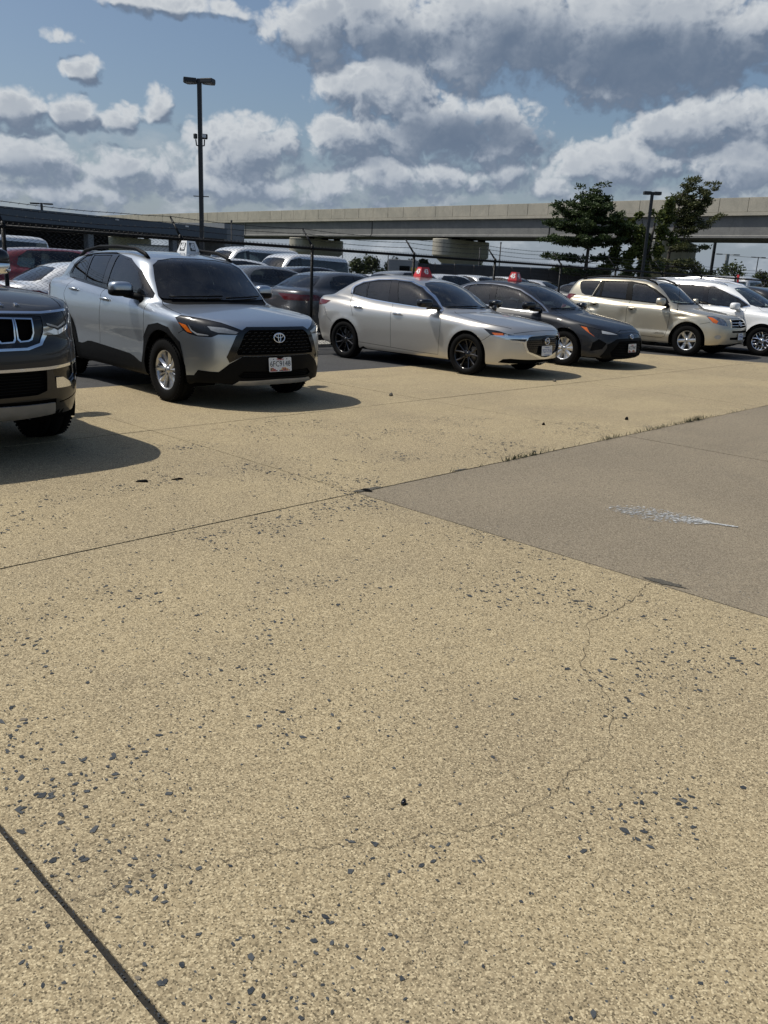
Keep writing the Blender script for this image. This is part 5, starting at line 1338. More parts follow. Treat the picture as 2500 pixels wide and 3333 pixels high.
    for sd in (1, -1):
        mb = MB(); pts = []
        for l, h in ((1.12, .0), (1.22, .03), (1.6, .05), (2.2, .055), (2.8, .05), (3.2, .035), (3.35, .0)):
            q, N = frame_on(body, l, .60, 0, 'T'); pts.append(Vector((q.x*sd, q.y, q.z+h)))
        mb.tube(pts, [.016, .02, .018, .018, .018, .02, .014], 8); mb.obj('roof_rail', 'chrome', root)
    std_wipers(root, body, 1.115)
    cabin(root, .78, .40, 1.04, .36, 1.25, 2.25)
    return root, body
van, van_body = white_van()

# ------------------------------------------------------------------ big dark SUV at the left edge
def black_suv():
    body = Body(BLACK_SUV)
    slots = []
    for k in range(4):
        c = k*.142; h = .060 if k else .060
        if k == 0: continue
        top, bt = 1.062-.004*k, .885+.006*k
        o = [(c-h, top), (c+h, top-.004)]; 
        o += [(c+h-.002, bt+.05), (c+h-.022, bt+.012), (c+h-.045, bt)] if k == 3 else [(c+h-.006, bt+.02), (c+h-.02, bt)]
        o += [(c-h+.02, bt-.004), (c-h+.004, bt+.016)]
        slots.append(o)
    def grow(o, d):
        cx = sum(p[0] for p in o)/len(o); cy = sum(p[1] for p in o)/len(o)
        return [(x+d*np.sign(x-cx)*min(1, abs(x-cx)/.03), y+d*np.sign(y-cy)*min(1, abs(y-cy)/.03)) for x, y in o]
    c0 = [(0, 1.062), (.060, 1.06), (.056, .905), (.04, .885), (0, .884)]
    c0g = [(0, 1.072), (.070, 1.07), (.066, .90), (.045, .875), (0, .874)]
    spec = [
        ('windshield', 'F', [(0, 1.80), (.5, 1.78), (.66, 1.74), (.80, 1.40), (.75, 1.33), (0, 1.31)], dict(cl=1, d=-.004)),
        ('trim', 'S', [(4.1, 1.36), (4.0, 1.70), (1.7, 1.78), (1.3, 1.72), (.75, 1.36), (.9, 1.30)], dict(d=-.002)),
        ('side_glass', 'S', [(1.85, 1.37), (1.85, 1.73), (1.7, 1.75), (1.32, 1.69), (.9, 1.36)], dict(d=-.006)),
        ('rear_glass', 'S', [(2.9, 1.39), (2.9, 1.72), (1.95, 1.74), (1.95, 1.37)], dict(d=-.006)),
        ('face', 'P', [(-.93, 0, 1.085), (-.91, .50, 1.08), (-.90, .575, 1.07), (-.92, .575, .98), (-.94, .56, .92), (-.96, .50, .865), (-.98, .40, .845), (-1.0, 0, .84)], dict(cl=1, d=-.004)),
    ]
    ch = [('ring', 'F', c0g, dict(cl=1, d=.006))]+[('ring', 'F', grow(o, .010), dict(d=.006)) for o in slots]
    spec += ch+[('slot', 'F', c0, dict(cl=1, d=-.03))]+[('slot', 'F', o, dict(d=-.03)) for o in slots]
    spec += [
        ('hood_strip', 'F', [(0, 1.108), (.58, 1.100), (.83, 1.115), (.83, 1.100), (.58, 1.085), (0, 1.092)], dict(cl=1, d=.004)),
        ('lower_chrome', 'P', [(-1.0, 0, .850), (-.98, .42, .852), (-.96, .53, .88), (-.935, .57, .955), (-.92, .575, .995), (-.90, .63, .995), (-.88, .70, .965), (-.79, .815, 1.005), (-.79, .81, .972), (-.88, .70, .935), (-.925, .60, .935), (-.96, .545, .865), (-.98, .43, .835), (-1.0, 0, .832)], dict(cl=1, d=.006)),
        ('headlight', 'P', [(-.89, .585, 1.072), (-.78, .79, 1.10), (-.775, .81, 1.01), (-.88, .69, .972), (-.91, .60, .998)], dict(d=-.002)),
        ('lamp_bar', 'P', [(-.885, .60, 1.02), (-.84, .70, .992), (-.79, .79, 1.03), (-.79, .79, 1.012), (-.85, .70, .98), (-.89, .61, 1.005)], dict(d=.001)),
        ('mid_chrome', 'P', [(-1.01, 0, .705), (-.96, .58, .71), (-.72, .90, .735), (-.72, .90, .715), (-.96, .59, .688), (-1.01, 0, .685)], dict(cl=1, d=.005)),
        ('lower_grille', 'P', [(-1.01, 0, .683), (-.96, .56, .685), (-.95, .56, .53), (-.96, .48, .505), (-1.0, 0, .50)], dict(cl=1, d=-.03)),
        ('fog_pocket', 'P', [(-.955, .615, .685), (-.73, .89, .71), (-.69, .91, .59), (-.85, .77, .56), (-.93, .64, .56)], dict(d=-.012)),
        ('fog_light', 'P', [(-.94, .635, .625), (-.90, .70, .625), (-.85, .78, .575), (-.72, .89, .62), (-.71, .90, .59), (-.84, .78, .545), (-.93, .64, .545)], dict(d=.006)),
        ('bumper_slot', 'P', [(-.98, 0, .47), (-.90, .64, .465), (-.89, .65, .41), (-.97, 0, .415)], dict(cl=1, d=-.02)),
        ('skid', 'P', [(-.97, 0, .445), (-.90, .63, .435), (-.85, .65, .345), (-.85, .60, .34), (-.86, 0, .31)], dict(cl=1, d=.008)),
        ('gap', 'P', [(-.89, .68, .435), (-.73, .86, .47), (-.5, .95, .50), (-.5, .95, .49), (-.73, .86, .46), (-.89, .68, .425)], dict(d=-.006)),
        ('door_a', 'S', [(.70, 1.32), (.62, 1.0), (.64, .42), (1.9, .42), (1.9, 1.35)], dict(only=['body'])),
        ('gap', 'S', [(.70, 1.30), (.62, 1.0), (.64, .42), (1.9, .42), (1.9, 1.35)], dict(line=.008, d=-.004, only=G)),
        ('gap', 'T', [(.5, .80), (0, .86), (-.5, .84), (-.74, .80)], dict(line=.008, d=-.004, only=['body'])),
        ('hole', 'S', arch_outline(0, .42, .478, .1), {}), ('hole', 'S', arch_outline(3.12, .42, .478, .1), {}),
    ]
    parts = skin(body, spec, .042)
    root = place_car('large_suv', 'big black suv with a chrome ringed slotted grille cut off at the left edge', (2.10, 7.0), 0, 'cars parked in the front row')
    P = 'black_paint'
    made = panels(root, parts, dict(body=('body', P, 'both'), underbody=('underbody', 'under_black', 'both'), gap=('panel_gap', 'gap_black', 'both'), windshield=('windshield', 'windshield_glass', 'both'),
        trim=('window_trim', 'gloss_black', 'pair'), side_glass=('window', 'window_glass', 'pair'), rear_glass=('window', 'privacy_glass', 'pair'), face=('grille_panel', 'gloss_black', 'both'), ring=('grille_ring', 'chrome', 'both', 'face'), slot=('grille_slot', 'under_black', 'both', 'face'),
        hood_strip=('hood_strip', 'chrome', 'both'), lower_chrome=('grille_strip', 'chrome', 'both'), headlight=('headlight', 'lamp_dark', 'pair'), lamp_bar=('light_strip', 'lamp_white', 'pair', 'headlight'),
        mid_chrome=('bumper_strip', 'chrome', 'both'), lower_grille=('lower_grille', 'under_black', 'both'), fog_pocket=('fog_light_pocket', 'gloss_black', 'pair'), fog_light=('fog_light_trim', 'chrome', 'pair'),
        bumper_slot=('bumper_slot', 'under_black', 'both'), skid=('skid_plate', 'silver_trim', 'both'), door_a=('door', P, 'pair')))
    for z in np.arange(.52, .68, .022):
        mb = MB(); pts = [frame_on(body, 0, w, z, 'F') for w in np.linspace(-.55, .55, 15)]; mb.tube([p-n*.024 for p, n in pts], .004, 5); mb.obj('grille_bar', 'black_plastic', made['lower_grille'][0])
    for i, chx in enumerate('WAGONEER'):
        x = .44-(7-i)*.118
        q, N = frame_on(body, 0, -x, 1.138, 'F'); text(chx, .060, 'chrome', root, basis(N, pos=q+N*.008), 'letter', extrude=.005)
    add_wheels(root, .40, .275, .25, .90, 3.12, 'five', 'alloy', detail=True)
    arch_liner(body, root); chassis(root, -.75, 4.2, 1.0, .30, .5, [(0, 0, .475), (3.12, 0, .475)])
    add_mirrors(root, 1.45, 1.17, 1.43, 'gloss_black', (.16, .10, .12), foot=(.98, 1.3, 1.31), lower='chrome')
    cabin(root, .85, .62, 1.22, .55, 1.6, 2.7)
    return root, body
big, big_body = black_suv()
# ------------------------------------------------------------------ ground: asphalt, concrete slabs, far terrain
def concrete(name, base, dark, light, stone_amt, stone_col=(.045, .055, .065), stain=(.20, .17, .125), grain=1.0):
    m, t, o = new_mat(name); geo_ = NN(t, 'ShaderNodeNewGeometry'); P = geo_.outputs['Position']
    big = noise(t, P, .55, 5, .6, dist=.6); mid = noise(t, P, 1.9, 4, .55); streak = noise(t, vec_node(t, 'MULTIPLY', P, (.35, 2.6, 1)), .9, 4, .6)
    c = mixcol(t, mapr(t, big.outputs['Fac'], .40, .60), base, dark)
    c = mixcol(t, mapr(t, mid.outputs['Fac'], .50, .85, 0, .45), c, stain)
    c = mixcol(t, mapr(t, streak.outputs['Fac'], .56, .78, 0, .50), c, tuple(x*.55 for x in base))
    pale = noise(t, P, .33, 3, .5); c = mixcol(t, mapr(t, pale.outputs['Fac'], .55, .75, 0, .30), c, tuple(min(1, x*1.12) for x in base))
    spot = noise(t, P, 5.5, 3, .5); c = mixcol(t, mapr(t, spot.outputs['Fac'], .66, .80, 0, .35), c, stain)
    # sand and pea gravel in the worn face
    v1 = NN(t, 'ShaderNodeTexVoronoi', feature='F1'); v1.inputs['Scale'].default_value = 240; t.links.new(P, v1.inputs['Vector'])
    s1 = NN(t, 'ShaderNodeSeparateXYZ'); t.links.new(v1.outputs['Color'], s1.inputs[0])
    c = mixcol(t, math_node(t, 'MULTIPLY', mapr(t, s1.outputs[0], .55, .98), .85*grain), c, light)
    c = mixcol(t, math_node(t, 'MULTIPLY', mapr(t, s1.outputs[1], .66, .92), .88*grain), c, tuple(x*.24 for x in base))
    v0 = NN(t, 'ShaderNodeTexVoronoi', feature='F1'); v0.inputs['Scale'].default_value = 120; t.links.new(P, v0.inputs['Vector'])
    s0 = NN(t, 'ShaderNodeSeparateXYZ'); t.links.new(v0.outputs['Color'], s0.inputs[0])
    c = mixcol(t, math_node(t, 'MULTIPLY', mapr(t, s0.outputs[0], .80, .97), .35*grain), c, light)
    c = mixcol(t, math_node(t, 'MULTIPLY', mapr(t, s0.outputs[2], .86, .98), .5*grain), c, tuple(x*.42 for x in base))
    # dark trap-rock chips, crowded where the paste has worn away
    v2 = NN(t, 'ShaderNodeTexVoronoi', feature='F1', distance='MINKOWSKI'); v2.inputs['Scale'].default_value = 62; v2.inputs['Exponent'].default_value = .9
    w2 = noise(t, P, 90, 2, .5); t.links.new(vec_node(t, 'ADD', P, vec_node(t, 'SCALE', w2.outputs['Color'], scale=.008)), v2.inputs['Vector'])
    s2 = NN(t, 'ShaderNodeSeparateXYZ'); t.links.new(v2.outputs['Color'], s2.inputs[0])
    crowd = noise(t, P, .85, 4, .62); cz = mapr(t, crowd.outputs['Fac'], .46, .72, .02, .40*stone_amt)
    isst = math_node(t, 'LESS_THAN', s2.outputs[0], cz); near = math_node(t, 'LESS_THAN', v2.outputs['Distance'], math_node(t, 'MULTIPLY_ADD', s2.outputs[1], .34, .16))
    chip = math_node(t, 'MULTIPLY', isst, near)
    c = mixcol(t, math_node(t, 'MULTIPLY', chip, .9), c, mixcol(t, s2.outputs[2], stone_col, tuple(x*1.9 for x in stone_col)))
    p = principled(t, c, .88, spec=.25)
    h = math_node(t, 'ADD', math_node(t, 'MULTIPLY', s1.outputs[2], .6), math_node(t, 'MULTIPLY', s0.outputs[1], .9))
    h = math_node(t, 'ADD', h, math_node(t, 'MULTIPLY', mid.outputs['Fac'], 1.5))
    t.links.new(bump(t, h, .55, .004), p.inputs['Normal']); t.links.new(p.outputs[0], o.inputs[0]); return m
concrete('concrete_tan', (.362, .290, .172), (.290, .232, .143), (.62, .52, .33), .55, stain=(.205, .17, .118))
concrete('concrete_grey', (.250, .208, .146), (.212, .177, .126), (.38, .33, .245), .5, stain=(.18, .15, .112), grain=.9)
concrete('concrete_pale', (.40, .39, .35), (.30, .29, .26), (.5, .5, .47), .15)
def asphalt_mat(name, base):
    m, t, o = new_mat(name); P = NN(t, 'ShaderNodeNewGeometry').outputs['Position']
    n = noise(t, P, .5, 5, .65); v = NN(t, 'ShaderNodeTexVoronoi'); v.inputs['Scale'].default_value = 130; t.links.new(P, v.inputs['Vector'])
    s = NN(t, 'ShaderNodeSeparateXYZ'); t.links.new(v.outputs['Color'], s.inputs[0])
    c = mixcol(t, mapr(t, n.outputs['Fac'], .35, .7), base, tuple(x*1.45 for x in base)); c = mixcol(t, mapr(t, s.outputs[0], .6, 1, 0, .6), c, tuple(min(1, x*3.2) for x in base))
    p = principled(t, c, .85, spec=.3); t.links.new(bump(t, s.outputs[1], .5, .004), p.inputs['Normal']); t.links.new(p.outputs[0], o.inputs[0]); return m
asphalt_mat('asphalt', (.040, .040, .040)); asphalt_mat('asphalt_far', (.055, .055, .055))
simple('far_ground', (.07, .085, .045), .95, scale=.05)
simple('joint_dirt', (.022, .020, .016), .95, var=.5, scale=60)
def sheet(name, x0, x1, y0, y1, z, mat):
    mb = MB(); mb.add([(x0, y0, z), (x1, y0, z), (x1, y1, z), (x0, y1, z)], [(0, 1, 2, 3)]); o = mb.obj(name, mat); tag(o, kind='structure'); return o
sheet('terrain', -2500, 2500, -2500, 2500, -.10, 'far_ground')
sheet('parking_lot', -60, 88, -30, 92, -.014, 'asphalt_far')
sheet('asphalt', -40, 62, -12, 12.62, -.008, 'asphalt')
pav = sheet('pavement', -9.2, 17.2, -6.1, 9.40, -.006, 'joint_dirt')
XE = [-9.3, -5.6, -2.45, .672, 3.885, 7.70, 11.4, 14.9, 18.1]; YE = [-6.2, -.95, 3.965, 6.70, 9.45]
rs = random.Random(11)
def slab_edge(a, b, j):
    n = max(2, int((Vector(b)-Vector(a)).length/.12)); d = (Vector(b)-Vector(a)); nn = Vector((-d.y, d.x)).normalized(); out = []
    for i in range(n): out.append(Vector(a)+d*i/n+nn*(rs.uniform(-j, j) if i else 0))
    return out
for i in range(len(XE)-1):
    for k in range(len(YE)-1):
        gx0 = .0085 if abs(XE[i]-.672) < .01 else .006; gx1 = .0085 if abs(XE[i+1]-.672) < .01 else .006
        gy0 = .008 if abs(YE[k]-3.965) < .01 else .006; gy1 = .008 if abs(YE[k+1]-3.965) < .01 else .006
        grey = XE[i] > 3.8 and YE[k+1] < 4.0
        x0, x1, y0, y1 = XE[i]+gx0, XE[i+1]-gx1, YE[k]+gy0, YE[k+1]-gy1
        c = [(x0, y0), (x1, y0), (x1, y1), (x0, y1)]
        if i == len(XE)-2: c[1] = (18.1+(8.0-y0)*.40, y0); c[2] = (18.1+(8.0-y1)*.40, y1)
        o_ = [p for q in range(4) for p in slab_edge(c[q], c[(q+1) % 4], .0022)]; n = len(o_)
        mb = MB(); zt = rs.uniform(-.0015, .0015)
        mb.add([(p.x, p.y, zt) for p in o_]+[(p.x, p.y, -.05) for p in o_], [tuple(range(n))]+[(a, n+a, n+(a+1) % n, (a+1) % n) for a in range(n)])
        sl = mb.obj('slab', 'concrete_grey' if grey else 'concrete_tan', pav)
# cracks run as thin open lines across two slabs
def ribbon(mb, pts, w, z, rnd, sub=6, jit=.010):
    P = []
    for a, b in zip(pts[:-1], pts[1:]):
        a, b = Vector(a), Vector(b); d = b-a; nn = Vector((-d.y, d.x)).normalized() if d.length else Vector((0, 0))
        for s in range(sub): P.append(a+d*s/sub+nn*rnd.uniform(-1, 1)*min(jit, d.length*.15))
    P.append(Vector(pts[-1])); vs = []
    for i, p in enumerate(P):
        d = (P[min(i+1, len(P)-1)]-P[max(i-1, 0)]).normalized(); nn = Vector((-d.y, d.x)); ww = w*rnd.uniform(.25, 1.0)
        vs += [(p.x+nn.x*ww/2, p.y+nn.y*ww/2, z), (p.x-nn.x*ww/2, p.y-nn.y*ww/2, z)]
    mb.add(vs, [(2*i, 2*i+1, 2*i+3, 2*i+2) for i in range(len(P)-1)])
rc = random.Random(4); simple('crack_dirt', (.06, .047, .03), .95, var=.5, scale=70)
CRACK_A = [(3.86, 1.736), (3.801, 1.748), (3.719, 1.718), (3.646, 1.698), (3.524, 1.686), (3.367, 1.676), (3.155, 1.688)]
CRACK_B = [(3.155, 1.688), (2.946, 1.568), (2.734, 1.48), (2.668, 1.358), (2.615, 1.284), (2.443, 1.171), (2.335, 1.108), (2.239, 1.082), (2.163, 1.097), (2.078, 1.105), (1.981, 1.077), (1.93, 1.086), (1.815, 1.09), (1.73, 1.111), (1.657, 1.122), (1.547, 1.182), (1.506, 1.214), (1.453, 1.236), (1.401, 1.238), (1.365, 1.291), (1.302, 1.333), (1.243, 1.378), (1.161, 1.433), (1.077, 1.481), (1.005, 1.523), (.935, 1.565), (.851, 1.601), (.777, 1.603), (.70, 1.613)]
for pts, w in ((CRACK_A, .0045), (CRACK_B, .0025)):
    mb = MB(); ribbon(mb, pts, w, .003, rc); mb.obj('crack', 'crack_dirt', pav)
# broken corner filled with dirt, and a small spall beside the grey slab
simple('spall_dirt', (.085, .078, .062), .95, var=.6, scale=90, bmp=1.0)
def blot(name, c, rx, ry, rot, z, mat, n=26, seed=0, jit=.35):
    r = random.Random(seed); mb = MB(); vs = [(c[0], c[1], z)]
    for k in range(n):
        a = 2*math.pi*k/n; q = 1+r.uniform(-jit, jit*.4); x, y = rx*q*math.cos(a), ry*q*math.sin(a)
        vs.append((c[0]+x*math.cos(rot)-y*math.sin(rot), c[1]+x*math.sin(rot)+y*math.cos(rot), z))
    mb.add(vs, [(0, k+1, (k+1) % n+1) for k in range(n)]); return mb.obj(name, mat, pav)
blot('spall', (4.02, 3.985), .15, .032, -.05, .0032, 'spall_dirt', seed=3)
blot('spall', (3.985, 3.965), .035, .05, 0, .0036, 'under_black', seed=5)
blot('spall', (3.93, 1.70), .035, .12, .12, .0032, 'spall_dirt', seed=8)
blot('spall', (5.05, 3.985), .10, .014, -.02, .0032, 'spall_dirt', seed=9)
# loose grit along the sealed joint
mb = MB(); rr_ = random.Random(9)
for k in range(520):
    y = rr_.uniform(.6, 3.9); x = .672+rr_.gauss(0, .006); s = rr_.uniform(.0012, .0035)
    vs, fs = [(x-s, y, -.002), (x+s, y-s, -.002), (x+s*.4, y+s, -.002), (x, y, s*.7)], [(0, 1, 3), (1, 2, 3), (2, 0, 3)]; mb.add(vs, fs)
o = mb.obj('joint_grit', 'concrete_pale', pav); o['kind'] = 'stuff'
# dark angular stones showing in the worn surface
m_, t_, o_m = new_mat('trap_rock'); _g = NN(t_, 'ShaderNodeNewGeometry'); _n = noise(t_, _g.outputs['Position'], 300, 3, .6)
_c = mixcol(t_, _g.outputs['Random Per Island'], (.020, .026, .033), (.072, .080, .086)); _c = mixcol(t_, math_node(t_, 'MULTIPLY', math_node(t_, 'GREATER_THAN', _g.outputs['Random Per Island'], .93), .75), _c, (.20, .165, .115))
_c = mixcol(t_, mapr(t_, _n.outputs['Fac'], .5, .8, 0, .35), _c, (.20, .17, .12)); t_.links.new(principled(t_, _c, .7, spec=.3).outputs[0], o_m.inputs[0])
npr = np.random.default_rng(5)
def value_noise(x, y, s, seed):
    g = np.random.default_rng(seed).random((64, 64)); u, v = (x/s) % 64, (y/s) % 64; i, j = u.astype(int), v.astype(int); a, b = u-i, v-j; a = a*a*(3-2*a); b = b*b*(3-2*b)
    return (g[i, j]*(1-a)+g[(i+1) % 64, j]*a)*(1-b)+(g[i, (j+1) % 64]*(1-a)+g[(i+1) % 64, (j+1) % 64]*a)*b
# (centre x, y, reach x, y, how crowded): where the paste has worn off the stones
ZONES = ((1.28, 1.05, .50, .22, .20), (1.12, .98, .35, .18, .12), (1.95, 1.62, .55, .30, .14), (1.85, 2.75, .55, .5, .13), (1.45, 3.1, .5, .4, .10), (.95, 1.95, .35, .4, .07), (4.6, 4.75, .9, .5, .16), (3.3, 2.0, .5, .4, .09), (2.5, 3.0, .7, .5, .05), (2.9, 1.5, .4, .3, .05))
N_ = 380000
d_ = npr.uniform(1.25, 9.0, N_); tt_ = npr.uniform(-.52, .52, N_)
sx = F.x*d_+RT.x*d_*tt_; sy = F.y*d_+RT.y*d_*tt_
crowd = .50*value_noise(sx, sy, .42, 1)+.34*value_noise(sx, sy, .15, 2)+.16*value_noise(sx, sy, 1.4, 3)-.06
zone = np.zeros(N_)
for (zx, zy, rx_, ry_, am) in ZONES:
    zone += am*np.exp(-((sx-zx)/rx_)**2-((sy-zy)/ry_)**2)
crowd = crowd+zone
prob = np.clip((crowd-.34)*1.35, .13, 1)*np.clip(d_/6., .20, 1)
ok_ = (npr.random(N_) < prob*.40) & (sy < 6.6) & (np.abs(sx-.672) > .014) & (np.abs(sy-3.965) > .012) & (np.abs(sx-3.885) > .012) & ~((sx > 3.88) & (sy < 3.96))
mb = MB()
for x, y, d, cw in zip(sx[ok_], sy[ok_], d_[ok_], crowd[ok_]):
    s = min(.0112, .0011+npr.exponential(.00125)*(1+.75*max(0, cw-.43)/.2)); k = int(npr.integers(4, 7)); a0 = npr.uniform(0, 6.28); st = npr.uniform(1.0, 2.0); ro = npr.uniform(0, 6.28)
    q = []
    for j in range(k):
        a = a0+2*math.pi*j/k+npr.uniform(-.35, .35); r = s*npr.uniform(.65, 1.1); u, v = r*st*math.cos(a), r*math.sin(a)
        q.append((x+u*math.cos(ro)-v*math.sin(ro), y+u*math.sin(ro)+v*math.cos(ro)))
    z = npr.uniform(.0018, .0022)
    mb.add([(px_, py_, z) for px_, py_ in q], [tuple(range(k))])
st_ = mb.obj('exposed_stones', 'trap_rock', pav); st_['kind'] = 'stuff'
# smeared white paint on the grey slab
simple('paint_smear', (.48, .49, .48), .7, var=.15, scale=40); simple('paint_film', (.27, .275, .27), .8, var=.2, scale=50)
mb = MB(); r2 = np.random.default_rng(8)
A_, B_ = Vector((5.02, 2.64)), Vector((5.30, 1.86))
for k in range(1300):
    t = r2.beta(1.5, 1.2); wv_ = .15*math.sin(min(1, t*1.15+.08)*math.pi)**.7+.01
    ax = (B_-A_); nn = Vector((-ax.y, ax.x)).normalized(); off = np.clip(r2.normal(0, .5), -1, 1)
    c = A_+ax*t+nn*off*wv_; s = r2.uniform(.003, .0085)*(1 if r2.random() < .8 else 1.6); mi = 0 if r2.random() < .22+.34*t else 1; ro = r2.uniform(-.5, .5)-.4
    kk = 6; vs = []
    for j in range(kk):
        a = 2*math.pi*j/kk; u, v = s*1.8*math.cos(a)*r2.uniform(.6, 1), s*.6*math.sin(a)*r2.uniform(.6, 1); vs.append((c.x+u*math.cos(ro)-v*math.sin(ro), c.y+u*math.sin(ro)+v*math.cos(ro), .0025+.0000012*k+(.0015 if mi == 0 else 0)))
    mb.add(vs, [tuple(range(kk))], mi)
ps = mb.obj('paint_smear', ['paint_smear', 'paint_film'], pav); ps['kind'] = 'stuff'
# small litter
def scrap(label, c, L, W, h, rz, seed, mat='rubber', name='rubber_scrap', group=None):
    r = random.Random(seed); mb = MB(); n = 9; vs = []
    for z, k in ((0, 1.0), (h*.6, .92), (h, .6)):
        for j in range(n): a = 2*math.pi*j/n; q = 1+r.uniform(-.2, .12); vs.append((L/2*k*q*math.cos(a), W/2*k*q*math.sin(a), z*(1+.3*math.cos(a))+.001))
    fs = [tuple(range(n-1, -1, -1)), tuple(range(2*n, 3*n))]+[(i*n+j, i*n+(j+1) % n, (i+1)*n+(j+1) % n, (i+1)*n+j) for i in range(2) for j in range(n)]
    mb.add(vs, fs, 0, True); o = mb.obj(name, mat); o.location = (c[0], c[1], 0); o.rotation_euler = (0, 0, rz); return tag(o, label, 'litter', group)
scrap('curled black rubber scrap on the tan concrete, the wider of two', (2.864, 5.084), .10, .035, .012, -.75, 1)
scrap('thin black rubber sliver on the tan concrete beside a wider scrap', (3.093, 4.996), .085, .018, .010, -.45, 2)
scrap('shiny black pebble among the stones of the near tan slab', (1.558, 1.348), .020, .016, .012, .3, 3, 'gloss_black', 'pebble')
scrap('small black lump on the far tan slab in front of the black sedan', (8.66, 4.47), .05, .04, .025, 0, 4, 'rubber', 'pebble')
scrap('tiny dark pebble on the tan slab left of the seam with weeds', (7.48, 4.81), .04, .03, .02, 0, 5, 'rubber', 'pebble')
scrap('dark clod on the concrete in front of the silver blue crossover', (7.55, 7.15), .07, .05, .03, .4, 6, 'spall_dirt', 'clod')
scrap('dry leaf on the concrete in front of the pale silver sedan', (11.0, 6.95), .10, .05, .03, .8, 7, 'spall_dirt', 'dry_leaf')
# weeds in the long seam
simple('weed_green', (.06, .075, .03), .8, var=.5, scale=50)
mb = MB(); rw = random.Random(21)
for k in range(420):
    x = rw.choice((rw.uniform(5.6, 6.2), rw.uniform(7.1, 8.6), rw.uniform(8.2, 9.9), rw.uniform(9.1, 9.5), rw.uniform(4.9, 11.0))); y = 3.967+rw.gauss(0, .012)
    h = rw.uniform(.01, .05)*(1.4 if 9.1 < x < 9.6 else 1); a = rw.uniform(0, 6.28); l = rw.uniform(.01, .045); dx, dy = math.cos(a)*l, math.sin(a)*l; w = .004
    mb.add([(x-w, y, 0), (x+w, y, 0), (x+dx*.6+w*.7, y+dy*.6, h*.8), (x+dx*.6-w*.7, y+dy*.6, h*.8), (x+dx, y+dy, h)], [(0, 1, 2, 3), (3, 2, 4)])
wd_ = mb.obj('weeds', 'weed_green'); tag(wd_, 'thin weeds growing out of the long concrete seam', 'weeds', kind='stuff')
# concrete strip under the fence
mb = MB(); mb.box((15, 13.0, .015), (110, .72, .09)); gs = mb.obj('gutter_strip', 'concrete_pale'); tag(gs, kind='structure')
mb = MB(); rg = np.random.default_rng(3)
for k in range(2600):
    x, y, s = rg.uniform(-3, 26), rg.uniform(12.66, 13.34), rg.uniform(.012, .035); vs = [(x+s*math.cos(a)*rg.uniform(.7, 1), y+s*math.sin(a)*rg.uniform(.7, 1), .058) for a in (0, 1.6, 3.1, 4.7)]+[(x, y, .058+s*.8)]
    mb.add(vs, [(0, 1, 4), (1, 2, 4), (2, 3, 4), (3, 0, 4)])
gv = mb.obj('gravel', 'concrete_pale'); tag(gv, 'loose grey gravel along the fence foot', 'gravel', kind='stuff')
# ------------------------------------------------------------------ chain link fence with barbed wire
simple('fence_black', (.0045, .005, .0055), .45, spec=.25, var=.25, scale=20); simple('fence_wire', (.004, .004, .0045), .4, spec=.25, var=.2, scale=20)
simple('galvanised', (.10, .10, .10), .4, metal=.9)
FY = 12.5; FX0, FX1, STEP = -6.58, 57.2, 2.9; RAIL = 1.885
fence = thing('chain_link_fence', 'black chain link fence with three strands of barbed wire behind the front row', 'fence', (FX0, FY, 0))
pole_mb = MB(); pole_mb.tube([(0, 0, -.02), (0, 0, RAIL+.04)], .031, 12); pole_mb.lathe([(RAIL+.04, .034), (RAIL+.07, .022), (RAIL+.075, 0)], 10, 'Z'); pm_ = pole_mb.mesh('post', 'fence_black')
arm_mb = MB(); arm_mb.tube([(0, -.01, RAIL+.03), (0, .285, RAIL+.345)], [.022, .015], 8)
for t in (.36, .68, .98): arm_mb.box((0, .295*t-.01, RAIL+.03+.315*t+.012), (.014, .02, .03))
am_ = arm_mb.mesh('arm', 'fence_black'); pc = []
n_post = int((FX1-FX0)/STEP)+1
for i in range(n_post):
    po = link('post', pm_, fence, (i*STEP, 0, 0)); link('arm', am_, po); pc.append(i*STEP)
Lf = (n_post-1)*STEP
mb = MB(); mb.tube([(0, 0, RAIL), (Lf, 0, RAIL)], .027, 10)
for i in range(n_post): mb.lathe([(-.03, .034), (.03, .034)], 10, 'X', c=(i*STEP, 0, RAIL))
mb.obj('top_rail', 'fence_black', fence)
mb = MB(); mb.tube([(0, 0, .06), (Lf, 0, .06)], .004, 5); mb.obj('tension_wire', 'fence_black', fence)
rb = random.Random(2)
for t in (.36, .68, .98):
    y0, z0 = .295*t-.01, RAIL+.03+.315*t+.02; mb = MB(); pts = []
    for i in range(n_post-1):
        for s in range(6): u = s/6; pts.append((i*STEP+STEP*u, y0, z0-.03*4*u*(1-u)*rb.uniform(.8, 1.2)))
    pts.append((Lf, y0, z0)); mb.tube(pts, .0045, 4)
    x = .1
    while x < min(Lf, 42):
        j = min(len(pts)-2, int(x/STEP*6)); z = pts[j][2]+(pts[j+1][2]-pts[j][2])*(x/STEP*6-j)
        for a in (0, 1.9): mb.tube([(x-.012, y0-.018*math.cos(a), z-.018*math.sin(a)), (x+.012, y0+.018*math.cos(a), z+.018*math.sin(a))], .0026, 3)
        x += .125
    mb.obj('barbed_wire', 'fence_wire', fence)
